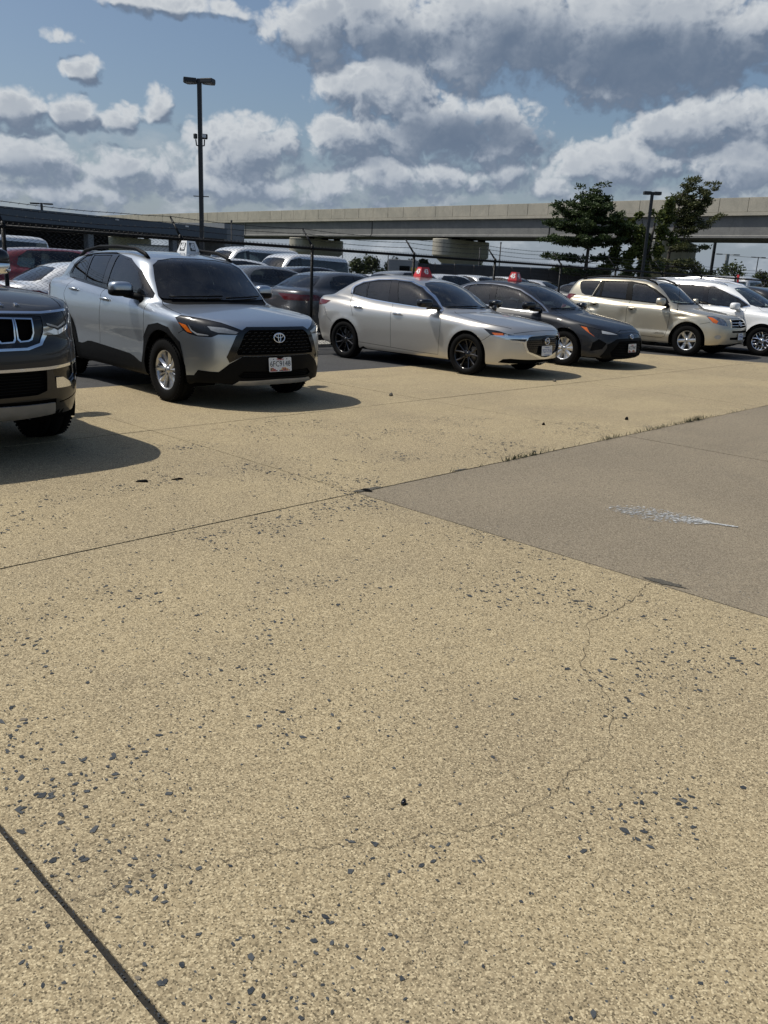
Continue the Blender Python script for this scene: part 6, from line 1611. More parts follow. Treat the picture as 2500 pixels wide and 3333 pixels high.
# woven fabric: zig-zag wires hooked into each other, twisted ends standing above the rail
D = .082; Hh = RAIL+.035; rows = int(Hh/(D*.5)); mb = MB()
ncol = int(Lf/D*1.0); r = .0045; V_, Fc = [], []
xs_end = 46.0
for c in range(int(xs_end/ (D*.5))):
    x0 = c*D*.5; zz = np.arange(rows+1)*D*.5+.05; sgn = np.where((np.arange(rows+1)+c) % 2 == 0, 1, -1)
    if c % 2: continue
    # one wire per column, swinging half a diamond either way
    xw = x0+D*.5*np.where(np.arange(rows+1) % 2 == 0, -1., 1.)*1.02; yw = .006*np.where(np.arange(rows+1) % 2 == 0, 1, -1)
    base = len(V_)
    for k in range(rows+1):
        for (a, b) in ((r, 0), (-r*.5, r*.87), (-r*.5, -r*.87)): V_.append((xw[k]+a, -.034+yw[k]+b, zz[k]))
    for k in range(rows):
        for q in range(3): Fc.append((base+k*3+q, base+k*3+(q+1) % 3, base+k*3+3+(q+1) % 3, base+k*3+3+q))
mb.add(V_, Fc, 0, True)
for c in range(int(xs_end/D)):
    x = c*D; mb.tube([(x-.014, -.034, Hh+.018), (x, -.034, Hh-.01), (x, -.034, RAIL-.02)], .0032, 3); mb.tube([(x+.014, -.034, Hh+.018), (x, -.034, Hh-.01)], .0032, 3)
ch = mb.obj('chain_link', 'fence_wire', fence); ch['kind'] = 'stuff'
# ------------------------------------------------------------------ vehicles in the lot behind the fence
tinted('lot_paint')
VAN_B = dict(WHITE_VAN)
PASSENGER_VAN = dict(
 deck=[(-.95,.85),(-.85,.95),(-.6,1.05),(-.2,1.12),(.2,1.18),(.6,1.2),(4.6,1.2)], crown=[(-1,.03),(0,.08),(1,.05),(4.6,.05)],
 plan=[(-.95,.84),(-.5,.95),(.2,.99),(1.5,1.0),(4,1.0),(4.6,.97)], sec=[(.2,-.05),(.35,0),(.9,.01),(1.1,0),(1.3,-.02)],
 nose=[(.25,-.80),(.4,-.90),(.7,-.92),(.9,-.86),(1.0,-.78)], bow=[(0,0),(.5,.05),(.75,.16),(.9,.32),(1.0,.5)],
 tail=[(.3,4.5),(.6,4.56),(1.2,4.55),(1.3,4.53)], bowr=[(0,0),(.7,.03),(.9,.12),(1.0,.3)], bot=[(-.9,.26),(4.5,.30)],
 gplan=[(-.2,.82),(.4,.92),(1.0,.95),(4.2,.95),(4.55,.92)], tum=[(1.1,0),(1.3,.01),(1.8,.07),(2.1,.14),(2.25,.22)],
 roof=[(-.25,.9),(-.05,1.1),(.45,1.62),(.8,1.95),(1.15,2.11),(1.7,2.18),(3.8,2.18),(4.3,2.13),(4.48,1.95),(4.6,1.2)],
 gshift=[(0,.3),(.8,.25),(1.3,.05),(2,0),(4,-.03),(4.6,-.08)], rcrown=.06, k_g=.13, k_b=.04, k_sh=.1, k_n=.08, k_r=.08, flare=.012, flare_w=.07,
 wheels=[(0,.36,.42),(3.4,.36,.42)], c0=(1.7,0,.85))
def lot_car(bodyp, kind, label, cat, S, Fw, R, tail, head, wheelbase, wr, W, sp=.10, tail_mat='lamp_red', extra_S=()):
    body = Body(bodyp)
    ws, we = bodyp['wheels']
    spec = [('windshield', 'F', Fw, dict(cl=1, d=-.004)), ('rear_window', 'R', R, dict(cl=1, d=-.004)), ('window', 'S', S, dict(d=-.005))]
    for q in extra_S: spec.append(('pillar', 'S', q, dict(d=-.001)))
    spec += [('tail_lamp', 'R', tail[0], dict(d=.004)), ('tail_lamp', 'S', tail[1], dict(d=.004)), ('headlight', 'P', head, dict(d=-.002)),
             ('lower', 'F', [(0, .42), (.5, .42), (.55, .25), (0, .24)], dict(cl=1, d=-.01)),
             ('hole', 'S', arch_outline(ws[0], ws[1], ws[2], .05), {}), ('hole', 'S', arch_outline(we[0], we[1], we[2], .05), {})]
    parts = skin(body, spec, sp); root = thing(kind, label, cat)
    panels(root, parts, dict(body=('body', 'lot_paint', 'both'), underbody=('underbody', 'under_black', 'both'), windshield=('windshield', 'window_glass', 'both'), rear_window=('rear_window', 'window_glass', 'both'),
        window=('window', 'window_glass', 'pair'), pillar=('pillar', 'gloss_black', 'pair'), tail_lamp=('tail_light', tail_mat, 'pair'), headlight=('headlight', 'lamp_white', 'pair'), lower=('lower_grille', 'under_black', 'both')))
    rim = .205; ty = tyre_mesh(wr, .21, rim, 22); rm = rim_mesh(rim, .21, 'five', 'alloy')
    for l in (0, wheelbase):
        for sd in (-1, 1):
            wh = link('wheel', None, root, (sd*(W-.12), l, wr)); wh.rotation_euler = (0, 0, 0 if sd == 1 else math.pi); link('tyre', ty, wh); link('rim', rm, wh)
    arch_liner(body, root); chassis(root, -.7, bodyp['tail'][2][1]-.3, W-.03, .2, .34, bodyp['wheels'])
    z_m = bodyp['deck'][6][1]+.08
    add_mirrors(root, .70, W+.10, z_m, 'lot_paint', (.11, .07, .075), foot=(W-.08, .62, z_m-.10))
    mb = MB(); mb.box((0, 1.35, .75), (W*1.6, .5, .8), bev=.1); mb.box((0, 2.3, .72), (W*1.6, .5, .75), bev=.1)
    for x in (-.38, .38): mb.box((x, 1.65, 1.14), (.27, .12, .2), bev=.04); mb.box((x, 2.5, 1.12), (.27, .12, .18), bev=.04)
    mb.obj('seats', 'seat_cloth', root)
    return root
P_sedan = lot_car(DARK_SEDAN, 'sedan', 'x', 'car',
    [(2.69, 1.10), (2.67, 1.235), (2.53, 1.33), (2.3, 1.376), (1.93, 1.385), (1.58, 1.362), (1.21, 1.30), (.955, 1.195), (.68, 1.05), (.50, .935), (.74, .92), (1.58, .96), (2.3, 1.045)],
    [(0, 1.385), (.25, 1.38), (.40, 1.355), (.48, 1.31), (.55, 1.18), (.63, 1.01), (.60, .985), (0, .975)], [(0, 1.36), (.40, 1.34), (.48, 1.29), (.56, 1.14), (.52, 1.11), (0, 1.10)],
    ([(.40, .93), (.62, .965), (.90, .97), (.90, .86), (.66, .845), (.44, .87)], [(3.36, .94), (3.75, .99), (3.78, .84), (3.5, .86)]),
    [(-.24, .84, .77), (-.58, .72, .70), (-.84, .40, .625), (-.74, .63, .60), (-.45, .83, .64)], 2.70, .315, .88, extra_S=([(1.66, .96), (1.76, 1.37), (1.90, 1.38), (1.82, 1.0)],))
P_suv = lot_car(CROSSOVER, 'suv', 'x', 'car',
    [(2.68, 1.30), (2.62, 1.44), (2.40, 1.56), (1.62, 1.575), (1.11, 1.515), (.75, 1.385), (.46, 1.15), (.44, 1.11), (1.46, 1.16), (2.33, 1.235), (2.64, 1.27)],
    [(0, 1.555), (.30, 1.547), (.50, 1.515), (.60, 1.46), (.66, 1.30), (.715, 1.13), (.69, 1.105), (0, 1.104)], [(0, 1.49), (.52, 1.45), (.62, 1.39), (.69, 1.22), (.56, 1.17), (0, 1.16)],
    ([(.52, 1.13), (.90, 1.15), (.92, 1.02), (.60, 1.02)], [(3.14, 1.16), (3.55, 1.14), (3.6, 1.0), (3.3, 1.02)]),
    [(-.24, .88, .93), (-.53, .73, .94), (-.85, .44, .84), (-.70, .72, .78), (-.40, .88, .81)], 2.64, .35, .90, extra_S=([(1.45, 1.16), (1.50, 1.57), (1.63, 1.57), (1.60, 1.18)],))
P_van = lot_car(PASSENGER_VAN, 'passenger_van', 'x', 'van',
    [(4.35, 1.35), (4.35, 1.92), (1.30, 1.98), (1.0, 1.90), (.50, 1.42), (.52, 1.30)],
    [(0, 1.99), (.5, 1.96), (.66, 1.90), (.80, 1.35), (.75, 1.22), (0, 1.2)], [(0, 1.94), (.68, 1.9), (.78, 1.4), (.70, 1.36), (0, 1.35)],
    ([(.86, 1.3), (.97, 1.3), (.97, .85), (.86, .85)], [(4.40, 1.3), (4.55, 1.3), (4.58, .85), (4.45, .85)]),
    [(-.62, .86, .98), (-.84, .55, .96), (-.86, .52, .80), (-.68, .84, .80)], 3.4, .36, .99, extra_S=([(1.42, 1.3), (1.42, 2.0), (1.58, 2.0), (1.58, 1.3)],))
_first = {}
def lot(proto, x, y, heading, colour, label, s=1.0):
    o = proto if id(proto) not in _first else copy_tree(proto); _first[id(proto)] = 1
    tag(o, label, 'van' if proto is P_van else 'car', 'vehicles in the lot behind the fence')
    o.location = (x, y, -.012); o.rotation_euler = (0, 0, -math.radians(heading)); o.scale = (s, s, s)
    for c in o.children_recursive: c.color = (*colour, 1)
    return o
GREY, LGREY, BLK, WHT, RED = (.055, .06, .068), (.20, .21, .22), (.012, .012, .014), (.80, .81, .81), (.13, .006, .010)
lot(P_sedan, 15.25, 14.75, -94, (.045, .05, .058), 'dark grey sedan just behind the fence with its red tail light showing', 1.02)
lot(P_sedan, 15.4, 17.55, -92, (.12, .13, .14), 'mid grey sedan parked alongside the dark grey sedan behind the fence', 1.07)
lot(P_sedan, 9.35, 14.75, -90, WHT, 'white sedan behind the fence seen left of the crossover', 1.0)
lot(P_suv, 9.5, 17.2, -93, RED, 'dark red suv behind the white sedan at left', 1.04)
lot(P_suv, 13.6, 23.0, -90, BLK, 'black suv in front of the grey canopy building, left of the lamp pole', 1.08)
lot(P_suv, 16.2, 20.4, -92, WHT, 'white suv seen over the crossover hood side, right of the lamp pole', 1.06)
lot(P_van, 12.3, 38.8, 90, WHT, 'long white passenger van at far left under the canopy', 1.1)
lot(P_van, 22.9, 34.0, 90, WHT, 'white passenger van behind the lamp pole beside the canopy end', 1.12)
lot(P_van, 21.4, 28.0, 88, WHT, 'white passenger van with windshield showing under the left bridge pier', .98)
lot(P_suv, 22.8, 24.6, -90, (.03, .03, .034), 'black suv right of the windshield of the middle white van')
lot(P_suv, 25.0, 21.6, -90, LGREY, 'silver suv roof seen above the pale sedan trunk')
lot(P_suv, 30.0, 24.0, -90, WHT, 'white suv left of the pair under the right bridge pier', .98)
lot(P_suv, 32.3, 24.0, 3, (.62, .63, .64), 'pale grey suv facing the fence below the right bridge pier')
lot(P_suv, 35.0, 23.8, -2, WHT, 'white suv facing the fence above the red 45 sign')
lot(P_sedan, 37.9, 23.8, 2, (.55, .57, .60), 'pale silver sedan facing the fence left of the dark pine', 1.06)
lot(P_sedan, 36.4, 20.2, 4, (.03, .034, .04), 'charcoal sedan in front of the pale silver sedan near the pine')
lot(P_van, 41.6, 20.0, 182, WHT, 'white passenger van seen over the roof of the tan suv', .98)
lot(P_suv, 25.3, 8.2, 0, BLK, 'black suv right of the white minivan at the right edge', 1.0)
lot(P_suv, 19.5, 24.4, -90, (.25, .26, .27), 'grey suv behind the mid grey sedan')
lot(P_sedan, 29.0, 28.5, -90, (.06, .06, .07), 'dark sedan in the third row near the white trailer')
lot(P_suv, 27.0, 31.5, -90, (.04, .045, .05), 'dark suv left of the white trailer by the round trees')
lot(P_sedan, 33.2, 31.0, -90, WHT, 'white sedan in front of the dark screen fence')
lot(P_suv, 44.5, 24.5, 0, (.02, .03, .05), 'navy suv under the pine tree')
lot(P_suv, 47.5, 24.2, 0, LGREY, 'silver suv right of the pine trunk')
lot(P_suv, 30.5, 9.4, 0, (.3, .3, .3), 'grey suv past the black suv at the right edge')
# ------------------------------------------------------------------ elevated railway, canopy building, lamps
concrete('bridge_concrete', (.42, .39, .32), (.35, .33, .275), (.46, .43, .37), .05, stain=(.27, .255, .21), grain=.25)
concrete('shaded_girder_concrete', (.205, .205, .195), (.17, .17, .165), (.23, .23, .225), .05, stain=(.135, .135, .13), grain=.2)  # bridge concrete darkened: the shadow on the girders is put into the colour
BX = 90.2; y0b, y1b = -70, 330
bridge = thing('elevated_viaduct', 'long concrete viaduct with panelled parapet crossing behind the lot', 'bridge', (BX, 46, 0))
rp = random.Random(6); k = 0
def pan(mw, h, t=.18):
    q = MB(); q.box((0, 0, h/2), (t, mw, h), bev=.015); return q.mesh('parapet_panel', 'bridge_concrete')
PM = pan(2.985, 1.40)
y = y0b
while y < y1b:
    if k < 290:
        o = link('parapet_panel', PM, bridge, (-.09+rp.uniform(-.012, .012), y+1.5-46, 9.27)); k += 1
    y += 3.03
B = lambda name, prof, mat, a=y0b-46, b=y1b-46: (lambda q: (q.prism(prof, a, b, 'Y'), q.obj(name, mat, bridge))[1])(MB())
B('deck', [(-.20, 8.92), (-.20, 9.23), (9.4, 9.23), (9.4, 8.92)], 'bridge_concrete')
B('far_parapet', [(9.1, 9.235), (9.1, 10.67), (9.3, 10.67), (9.3, 9.235)], 'bridge_concrete')
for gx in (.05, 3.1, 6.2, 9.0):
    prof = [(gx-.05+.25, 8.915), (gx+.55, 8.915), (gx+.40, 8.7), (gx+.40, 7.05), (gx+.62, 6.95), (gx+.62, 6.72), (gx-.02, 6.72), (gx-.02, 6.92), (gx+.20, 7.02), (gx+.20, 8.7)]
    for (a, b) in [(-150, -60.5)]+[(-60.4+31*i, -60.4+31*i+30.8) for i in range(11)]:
        q = MB(); q.prism(prof, a+44.5-15.5+14.6, b+44.5-15.5+14.6, 'Y'); q.obj('girder', 'shaded_girder_concrete', bridge)
def pier(y):
    # hammerhead: rounded cap tapering to a column
    prof_l = [(0, 3.2, 1.25), (2.6, 3.3, 1.25), (4.3, 5.35, 1.45), (4.45, 5.45, 1.5), (6.35, 5.45, 1.5), (6.45, 5.35, 1.42)]
    base = [(0, 1.7, 1.2), (2.4, 1.7, 1.2), (4.25, 5.3, 1.42), (4.35, 5.45, 1.5), (6.40, 5.45, 1.5), (6.48, 5.36, 1.42)]
    q = MB(); n = 40; vs = []
    for z, hx, hy in base:
        for j in range(n):
            a = 2*math.pi*j/n; ca, sa = math.cos(a), math.sin(a); r = hy
            x = math.copysign(max(hx-r, 0), ca)+r*ca if abs(ca) > 1e-6 else 0; vs.append((x, r*sa, z))
    m_ = len(base); fs = [(i*n+j, i*n+(j+1) % n, (i+1)*n+(j+1) % n, (i+1)*n+j) for i in range(m_-1) for j in range(n)]+[tuple((m_-1)*n+j for j in range(n))]
    q.add(vs, fs); o = q.obj('pier', 'bridge_concrete', bridge); o.location = (4.7, y-46, 0)
    b = MB()
    for gx in (.3, 3.4, 6.5, 9.2): b.box((gx-4.7+.02, 0, 6.6), (.7, .9, .235))
    b.obj('bearing', 'under_black', o)
for y in (15.5, 46.5, 77.5, 108.5, 139.5, 170.5, -15.5): pier(y)

# grey canopy building on the left
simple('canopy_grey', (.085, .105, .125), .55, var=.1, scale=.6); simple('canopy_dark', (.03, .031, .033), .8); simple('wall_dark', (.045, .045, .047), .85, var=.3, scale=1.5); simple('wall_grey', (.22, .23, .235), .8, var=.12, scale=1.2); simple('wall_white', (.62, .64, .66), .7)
ang = math.radians(12.1)
bld = thing('canopy_building', 'low building with a wide slate grey canopy fascia at left', 'building', (29.0, 72.55, 0), ang)
q = MB(); q.box((-2.0, 6, 4.87), (58, 12, 1.10)); q.obj('canopy', 'canopy_grey', bld)
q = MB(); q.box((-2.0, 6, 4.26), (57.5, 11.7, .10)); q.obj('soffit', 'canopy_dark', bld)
q = MB()
for i in range(46):
    x = -30+i*1.2
    q.tube([(x, .5, 4.22), (x+.6, .5, 3.92), (x+1.2, .5, 4.22)], .03, 4)
q.tube([(-31, .5, 3.92), (26, .5, 3.92)], .05, 5); q.obj('truss', 'steel_dark', bld)
for x in (-24, -12.5, -1.5, 9.5, 20.0): q = MB(); q.box((x, 1.0, 2.1), (.62, .62, 4.2)); q.obj('column', 'wall_grey', bld)
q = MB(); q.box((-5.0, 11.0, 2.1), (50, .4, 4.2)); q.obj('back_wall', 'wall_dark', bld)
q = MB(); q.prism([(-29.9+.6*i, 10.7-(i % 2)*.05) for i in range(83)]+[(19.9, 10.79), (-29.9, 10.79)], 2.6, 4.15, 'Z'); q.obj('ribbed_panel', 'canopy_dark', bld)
q = MB(); q.box((28.5, 4.0, 3.0), (3.2, 7.5, 6.0)); q.obj('end_wall', 'wall_grey', bld)
for x in (-18.6, -6.0, 12, 21): q = MB(); q.box((x, -.06, 5.25), (.35, .12, .14)); q.obj('flood_light', 'sign_white', bld)
q = MB(); q.tube([(-.9, 6, 5.4), (-.9, 6, 7.2)], .13, 8); q.obj('vent_pipe', 'wall_grey', bld)
def mast(name, label, loc, h, r, heads, mat='fence_black', cat='lamp post', group=None, low=None):
    t = thing(name, label, cat, (*loc, 0), math.radians(43.5-90), group)
    q = MB(); q.box((0, 0, h/2), (r*2, r*2, h), bev=.012); q.obj('pole', mat, t)
    for (a, dist, sz) in heads:
        g_ = MB(); c = Vector((dist*math.cos(a), dist*math.sin(a), h-.08)); g_.box(c, sz, Matrix.Rotation(a, 3, 'Z'), 0, .02)
        g_.tube([(0, 0, h-.06), (c.x, c.y, h-.06)], .04, 6); hd = g_.obj('lamp_head', mat, t)
        l = MB(); l.box(c-Vector((0, 0, sz[2]/2+.004)), (sz[0]*.6, sz[1]*.7, .012), Matrix.Rotation(a, 3, 'Z')); l.obj('lens', 'wall_grey', hd)
    return t
simple('lamp_black', (.020, .021, .023), .45)
PI = math.pi
pl = mast('light_pole', 'tall black light pole with four box heads and floodlights halfway up', (18.78, 28.14), 8.0, .075, [(PI*.0+.30,   .34, (.46, .28, .15)), (PI-.30,   .34, (.46, .28, .15)), (-.30,   .34, (.46, .28, .15)), (PI+.30,   .34, (.46, .28, .15))], 'lamp_black', group='lot light poles')
for (sx_, a) in ((-.16, PI), (.20, -.5)):
    q = MB(); c = Vector((sx_*.95, -.12, 6.05)); q.box(c, (.22 if sx_ > 0 else .12, .12, .18), Matrix.Rotation(.3 if sx_ > 0 else -.4, 3, 'Z'), 0, .03); q.tube([(sx_*.9, -.1, 5.95), (sx_*.8, -.06, 5.75), (0, -.05, 5.72)], .025, 6); q.obj('floodlight', 'lamp_black', pl)
q = MB(); q.box((.19, -.20, 6.06), (.13, .02, .11), Matrix.Rotation(.3, 3, 'Z')); q.obj('floodlight_lens', 'wall_white', pl)
for s_ in (-1, 1): q = MB(); q.box((s_*.18, 0, 3.98), (.22, .09, .03), bev=.01); q.obj('wing_lamp', 'lamp_black', pl)
mast('light_pole', 'black light pole with twin box heads between the pines', (53.55, 27.85), 7.45, .09, [(0, .34, (.46, .36, .20)), (PI, .34, (.46, .36, .20))], 'lamp_black', group='lot light poles')
mast('light_pole', 'black pole standing clear under the viaduct at right', (104.6, 45.2), 10.6, .15, [(0, .6, (.8, .4, .2))], 'lamp_black', group='lot light poles')
mast('street_lamp', 'wooden pole with two cobra lamps behind the largest round tree', (148.4, 61.6), 7.45, .24, [(0, 1.5, (1.1, .4, .18)), (PI, 1.5, (1.1, .4, .18))], 'wall_grey')
mast('street_lamp', 'thin twin headed street lamp at the right edge', (152.1, 57.7), 7.2, .06, [(0, .9, (.7, .3, .14)), (PI, .9, (.7, .3, .14))], 'wall_dark')
mast('street_lamp', 'short street lamp between the two right round trees', (137.4, 58.6), 4.5, .08, [(0, .6, (.6, .3, .12)), (PI, .6, (.6, .3, .12))], 'wall_dark')
mast('street_lamp', 'slender lamp on the canopy roof at far left', (39.8, 88.8), 6.95, .10, [(0, .7, (.9, .35, .14)), (PI, .7, (.9, .35, .14))], 'lamp_black')
for nm_, lb_, loc_, h_ in (('utility_pole', 'thin dark pole right of the middle bridge pier', (60.6, 45.1), 4.45), ('utility_pole', 'thin short pole left of the white trailer', (64.7, 62.6), 3.5), ('utility_pole', 'thin grey pole right of the left bridge pier', (61.4, 66.1), 3.95), ('utility_pole', 'thin pole standing just left of the taller thin pole', (59.4, 46.4), 3.9), ('utility_pole', 'galvanised pole at the canopy end beside the viaduct', (35.6, 49.7), 4.45)):
    t = thing(nm_, lb_, 'pole', (*loc_, 0), 0, 'thin poles beyond the lot'); q = MB(); q.tube([(0, 0, 0), (0, 0, h_)], .05, 6); q.obj('shaft', 'wall_dark', t); q = MB(); q.lathe([(0, .07), (.12, .07), (.14, 0)], 8, 'Z', c=(0, 0, h_)); q.obj('cap', 'wall_dark', t)
wb = thing('white_building', 'small white building seen under the right half of the canopy', 'building', (56.2, 93.3, 0), math.radians(-46.5))
q = MB(); q.box((0, 2, 1.75), (7.6, 4, 3.5)); q.obj('wall', 'wall_white', wb); q = MB(); q.box((0, 2, 3.56), (7.9, 4.3, .12)); q.obj('roof', 'canopy_grey', wb)
# white trailer, screen fence, far wall
tr_ = thing('storage_trailer', 'white storage trailer with an open dark door at the lot edge', 'trailer', (43.9, 41.0, 0), math.radians(-46.5))
q = MB(); q.box((0, 0, 1.45), (2.0, 5.0, 2.0), bev=.03); q.obj('shell', 'wall_grey', tr_)
q = MB(); q.box((.1, -2.515, 1.30), (.7, .03, 1.5)); q.obj('door_opening', 'under_black', tr_)
for x in (-.8, .8): q = MB(); q.tube([(x, -1.5, .4), (x, 1.5, .4)], .38, 10); q.obj('wheel', 'rubber', tr_)
q = MB(); q.box((.72, -2.52, 1.72), (.36, .02, .50)); sg = q.obj('warning_panel', 'ink_yellow', tr_)
q = MB(); q.box((.72, -2.535, 1.80), (.10, .012, .16)); q.box((.72, -2.535, 1.62), (.22, .012, .07)); q.obj('warning_mark', 'ink_black', tr_)
sc_ = thing('screen_fence', 'dark windscreen fence with a small white notice, behind the white cars', 'fence', (47.2, 39.0, 0), math.radians(-33))
for i in range(9): q = MB(); q.box((-2.2+i*1.45, 0, 1.15), (1.40, .05, 2.30)); q.obj('screen_panel', 'wall_dark', sc_)
for i in range(10): q = MB(); q.tube([(-2.92+i*1.45, .06, 0), (-2.92+i*1.45, .06, 2.4)], .04, 6); q.obj('post', 'lamp_black', sc_)
q = MB(); q.box((4.05, -.05, 1.32), (.58, .02, .52)); q.obj('notice', 'sign_white', sc_)
q = MB()
for s_ in (-1, 1): q.box((4.05, -.065, 1.32), (.30, .01, .05), Matrix.Rotation(.7*s_, 3, 'Y'))
q.obj('notice_mark', 'ink_black', sc_)
wl = thing('low_warehouse', 'long low dark warehouse wall left of the pine', 'building', (83.0, 57.8, 0), math.radians(-46.5))
for i in range(7): q = MB(); q.box((-8.4+i*2.8, 0, 1.42), (2.76, .5, 2.84)); q.obj('wall_panel', 'wall_dark', wl)
q = MB(); q.box((0, 0, 2.9), (20, .7, .12)); q.obj('roof_edge', 'canopy_grey', wl)
# red stop board seen over the minivan
sb = thing('red_board', 'small red board above the roof of the white minivan', 'sign', (34.1, 13.6, 0), math.radians(40)); q = MB(); q.box((0, 0, 1.93), (.24, .03, .30), bev=.005); q.obj('board', 'sign_red', sb); q = MB(); q.tube([(0, .03, 0), (0, .03, 1.95)], .02, 6); q.obj('post', 'lamp_black', sb)
# ------------------------------------------------------------------ trees
def leaf_mat(name, a, b, rough=.55):
    m, t, o = new_mat(name); oi = NN(t, 'ShaderNodeNewGeometry'); n = noise(t, oi.outputs['Position'], 1.1, 3, .6)
    isl = oi.outputs['Random Per Island']
    c = mixcol(t, math_node(t, 'ADD', math_node(t, 'MULTIPLY', n.outputs['Fac'], .6), math_node(t, 'MULTIPLY', isl, .4)), a, b)
    p = principled(t, c, rough, spec=.3); tl = NN(t, 'ShaderNodeBsdfTranslucent'); t.links.new(c, tl.inputs[0]); mx = NN(t, 'ShaderNodeMixShader'); mx.inputs[0].default_value = .22
    t.links.new(p.outputs[0], mx.inputs[1]); t.links.new(tl.outputs[0], mx.inputs[2]); t.links.new(mx.outputs[0], o.inputs[0]); return m
leaf_mat('pine_needles', (.022, .042, .014), (.062, .088, .026)); leaf_mat('broad_leaves', (.040, .068, .016), (.125, .140, .034)); leaf_mat('thin_pine', (.045, .060, .020), (.115, .120, .045)); leaf_mat('ball_leaves', (.024, .040, .012), (.070, .085, .024)); leaf_mat('far_leaves', (.02, .03, .015), (.04, .05, .02))
simple('bark', (.06, .052, .042), .9, var=.35, scale=8)
def leaves(mb, c, rad, n, size, rng, flat=1.0, needle=False):
    for _ in range(n):
        v = rng.normal(size=3); v /= np.linalg.norm(v)+1e-9; r = rng.random()**.45; p = np.array(c)+v*r*np.array(rad)
        d = rng.normal(size=3); d[2] = d[2]*.5+(.35 if needle else 0); d /= np.linalg.norm(d); e = np.cross(d, rng.normal(size=3)); e /= np.linalg.norm(e)+1e-9
        s = size*rng.uniform(.6, 1.3); w = s*(.22 if needle else .42)
        mb.v += [tuple(p-e*w*.6), tuple(p+d*s*.45+e*w), tuple(p+d*s), tuple(p+d*s*.45-e*w)]; b = len(mb.v)-4; mb.f.append((b, b+1, b+2, b+3)); mb.m.append(0); mb.sm.append(False)
def tree(name, label, loc, trunk, limbs, leaf, mat, rng, size, group=None, needle=False, cat='tree', dens=1.9):
    """trunk: points with radius; limbs: (points, radius); leaf: clumps (centre, radii, count)"""
    t = thing(name, label, cat, (*loc, 0), 0, group)
    q = MB(); q.tube([p[:3] for p in trunk], [p[3] for p in trunk], 8)
    q.obj('trunk', 'bark', t); q = MB()
    for pts, r in limbs: q.tube(pts, [r*(1-.75*i/(len(pts)-1)) for i in range(len(pts))], 5)
    if limbs: q.obj('limbs', 'bark', t)
    q = MB()
    for c, rad, n in leaf: leaves(q, c, rad, int(n*dens), size, rng, needle=needle)
    o = q.obj('crown', mat, t); return t
R_ = np.array(RT); Fd = np.array(F)
def off(u, v, z, base=0): p = R_*u+Fd*v; return (p[0], p[1], z)
def pine(loc, label, H, tiers, rng, mat, lean=(0, 0), size=.30, group='pines'):
    trunk = [(lean[0]*t*t*R_[0], lean[0]*t*t*R_[1], H*t, .20*(1-.85*t)) for t in np.linspace(0, 1, 8)]; limbs, leaf = [], []
    for (z, dirs) in tiers:
        tz = z/H; bx = lean[0]*tz*tz
        for (u, v, ln, rise, dens) in dirs:
            n = math.hypot(u, v)+1e-6; u, v = u/n, v/n; pts = []
            for s in np.linspace(0, 1, 5): pts.append(off(bx+u*ln*s, v*ln*s, z+rise*s*s+.10*math.sin(s*3)))
            limbs.append((pts, .055))
            for s in np.linspace(.30, 1.05, max(3, int((ln+rise)*2.6))):
                c = off(bx+u*ln*s+rng.normal()*.12, v*ln*s+rng.normal()*.15, z+rise*s*s+.18+rng.normal()*.08); leaf.append((c, (.36, .36, .17), int(38*dens)))
                if rng.random() < .6: leaf.append((off(bx+u*ln*s+rng.normal()*.35, v*ln*s+rng.normal()*.4, z+rise*s*s+.32), (.36, .36, .18), int(36*dens)))
    return tree('pine_tree', label, loc, trunk, limbs, leaf, mat, rng, size, group, True)
rt = np.random.default_rng(12)
def fan(n, ln, rise, dens, rng, bias=None):
    out = []
    for k in range(n):
        a = 2*math.pi*k/n+rng.uniform(-.3, .3); L_ = ln*rng.uniform(.75, 1.15)
        if bias: L_ *= 1+bias[0]*math.cos(a-bias[1])
        out.append((math.cos(a), math.sin(a), L_, rise*rng.uniform(.6, 1.3), dens))
    return out
pine((54.4, 32.76), 'dark spreading pine left of the light pole', 7.1,
     [(2.0, fan(6, 1.9, .1, .7, rt, (.5, PI))), (2.9, [(-1, .2, 2.9, .1, .8), (-1, -.4, 2.4, .0, .8), (.9, .5, 1.3, .1, .6), (1, -.2, 1.6, .3, .7)]), (4.0, fan(6, 2.3, .25, 1.0, rt)+[(-1, 0, 3.2, .2, 1.1), (-1, -.5, 2.9, .1, 1.1), (1, .1, 2.6, .2, 1.1)]),
      (4.8, fan(7, 2.5, .35, 1.15, rt)+[(-1, .1, 2.8, .5, 1.1), (1, -.3, 2.6, .5, 1.1)]), (5.5, fan(6, 1.9, .4, 1.1, rt)+[(-1, -.2, 2.4, .9, .9)]), (6.1, fan(6, 1.35, .45, 1.0, rt)), (6.7, fan(5, .85, .45, .9, rt)), (7.0, [(.2, 0, .5, .8, .7), (-.3, .1, .4, .6, .7)])], rt, 'pine_needles', (.15, 0), .24, 'trees at the lot edge')
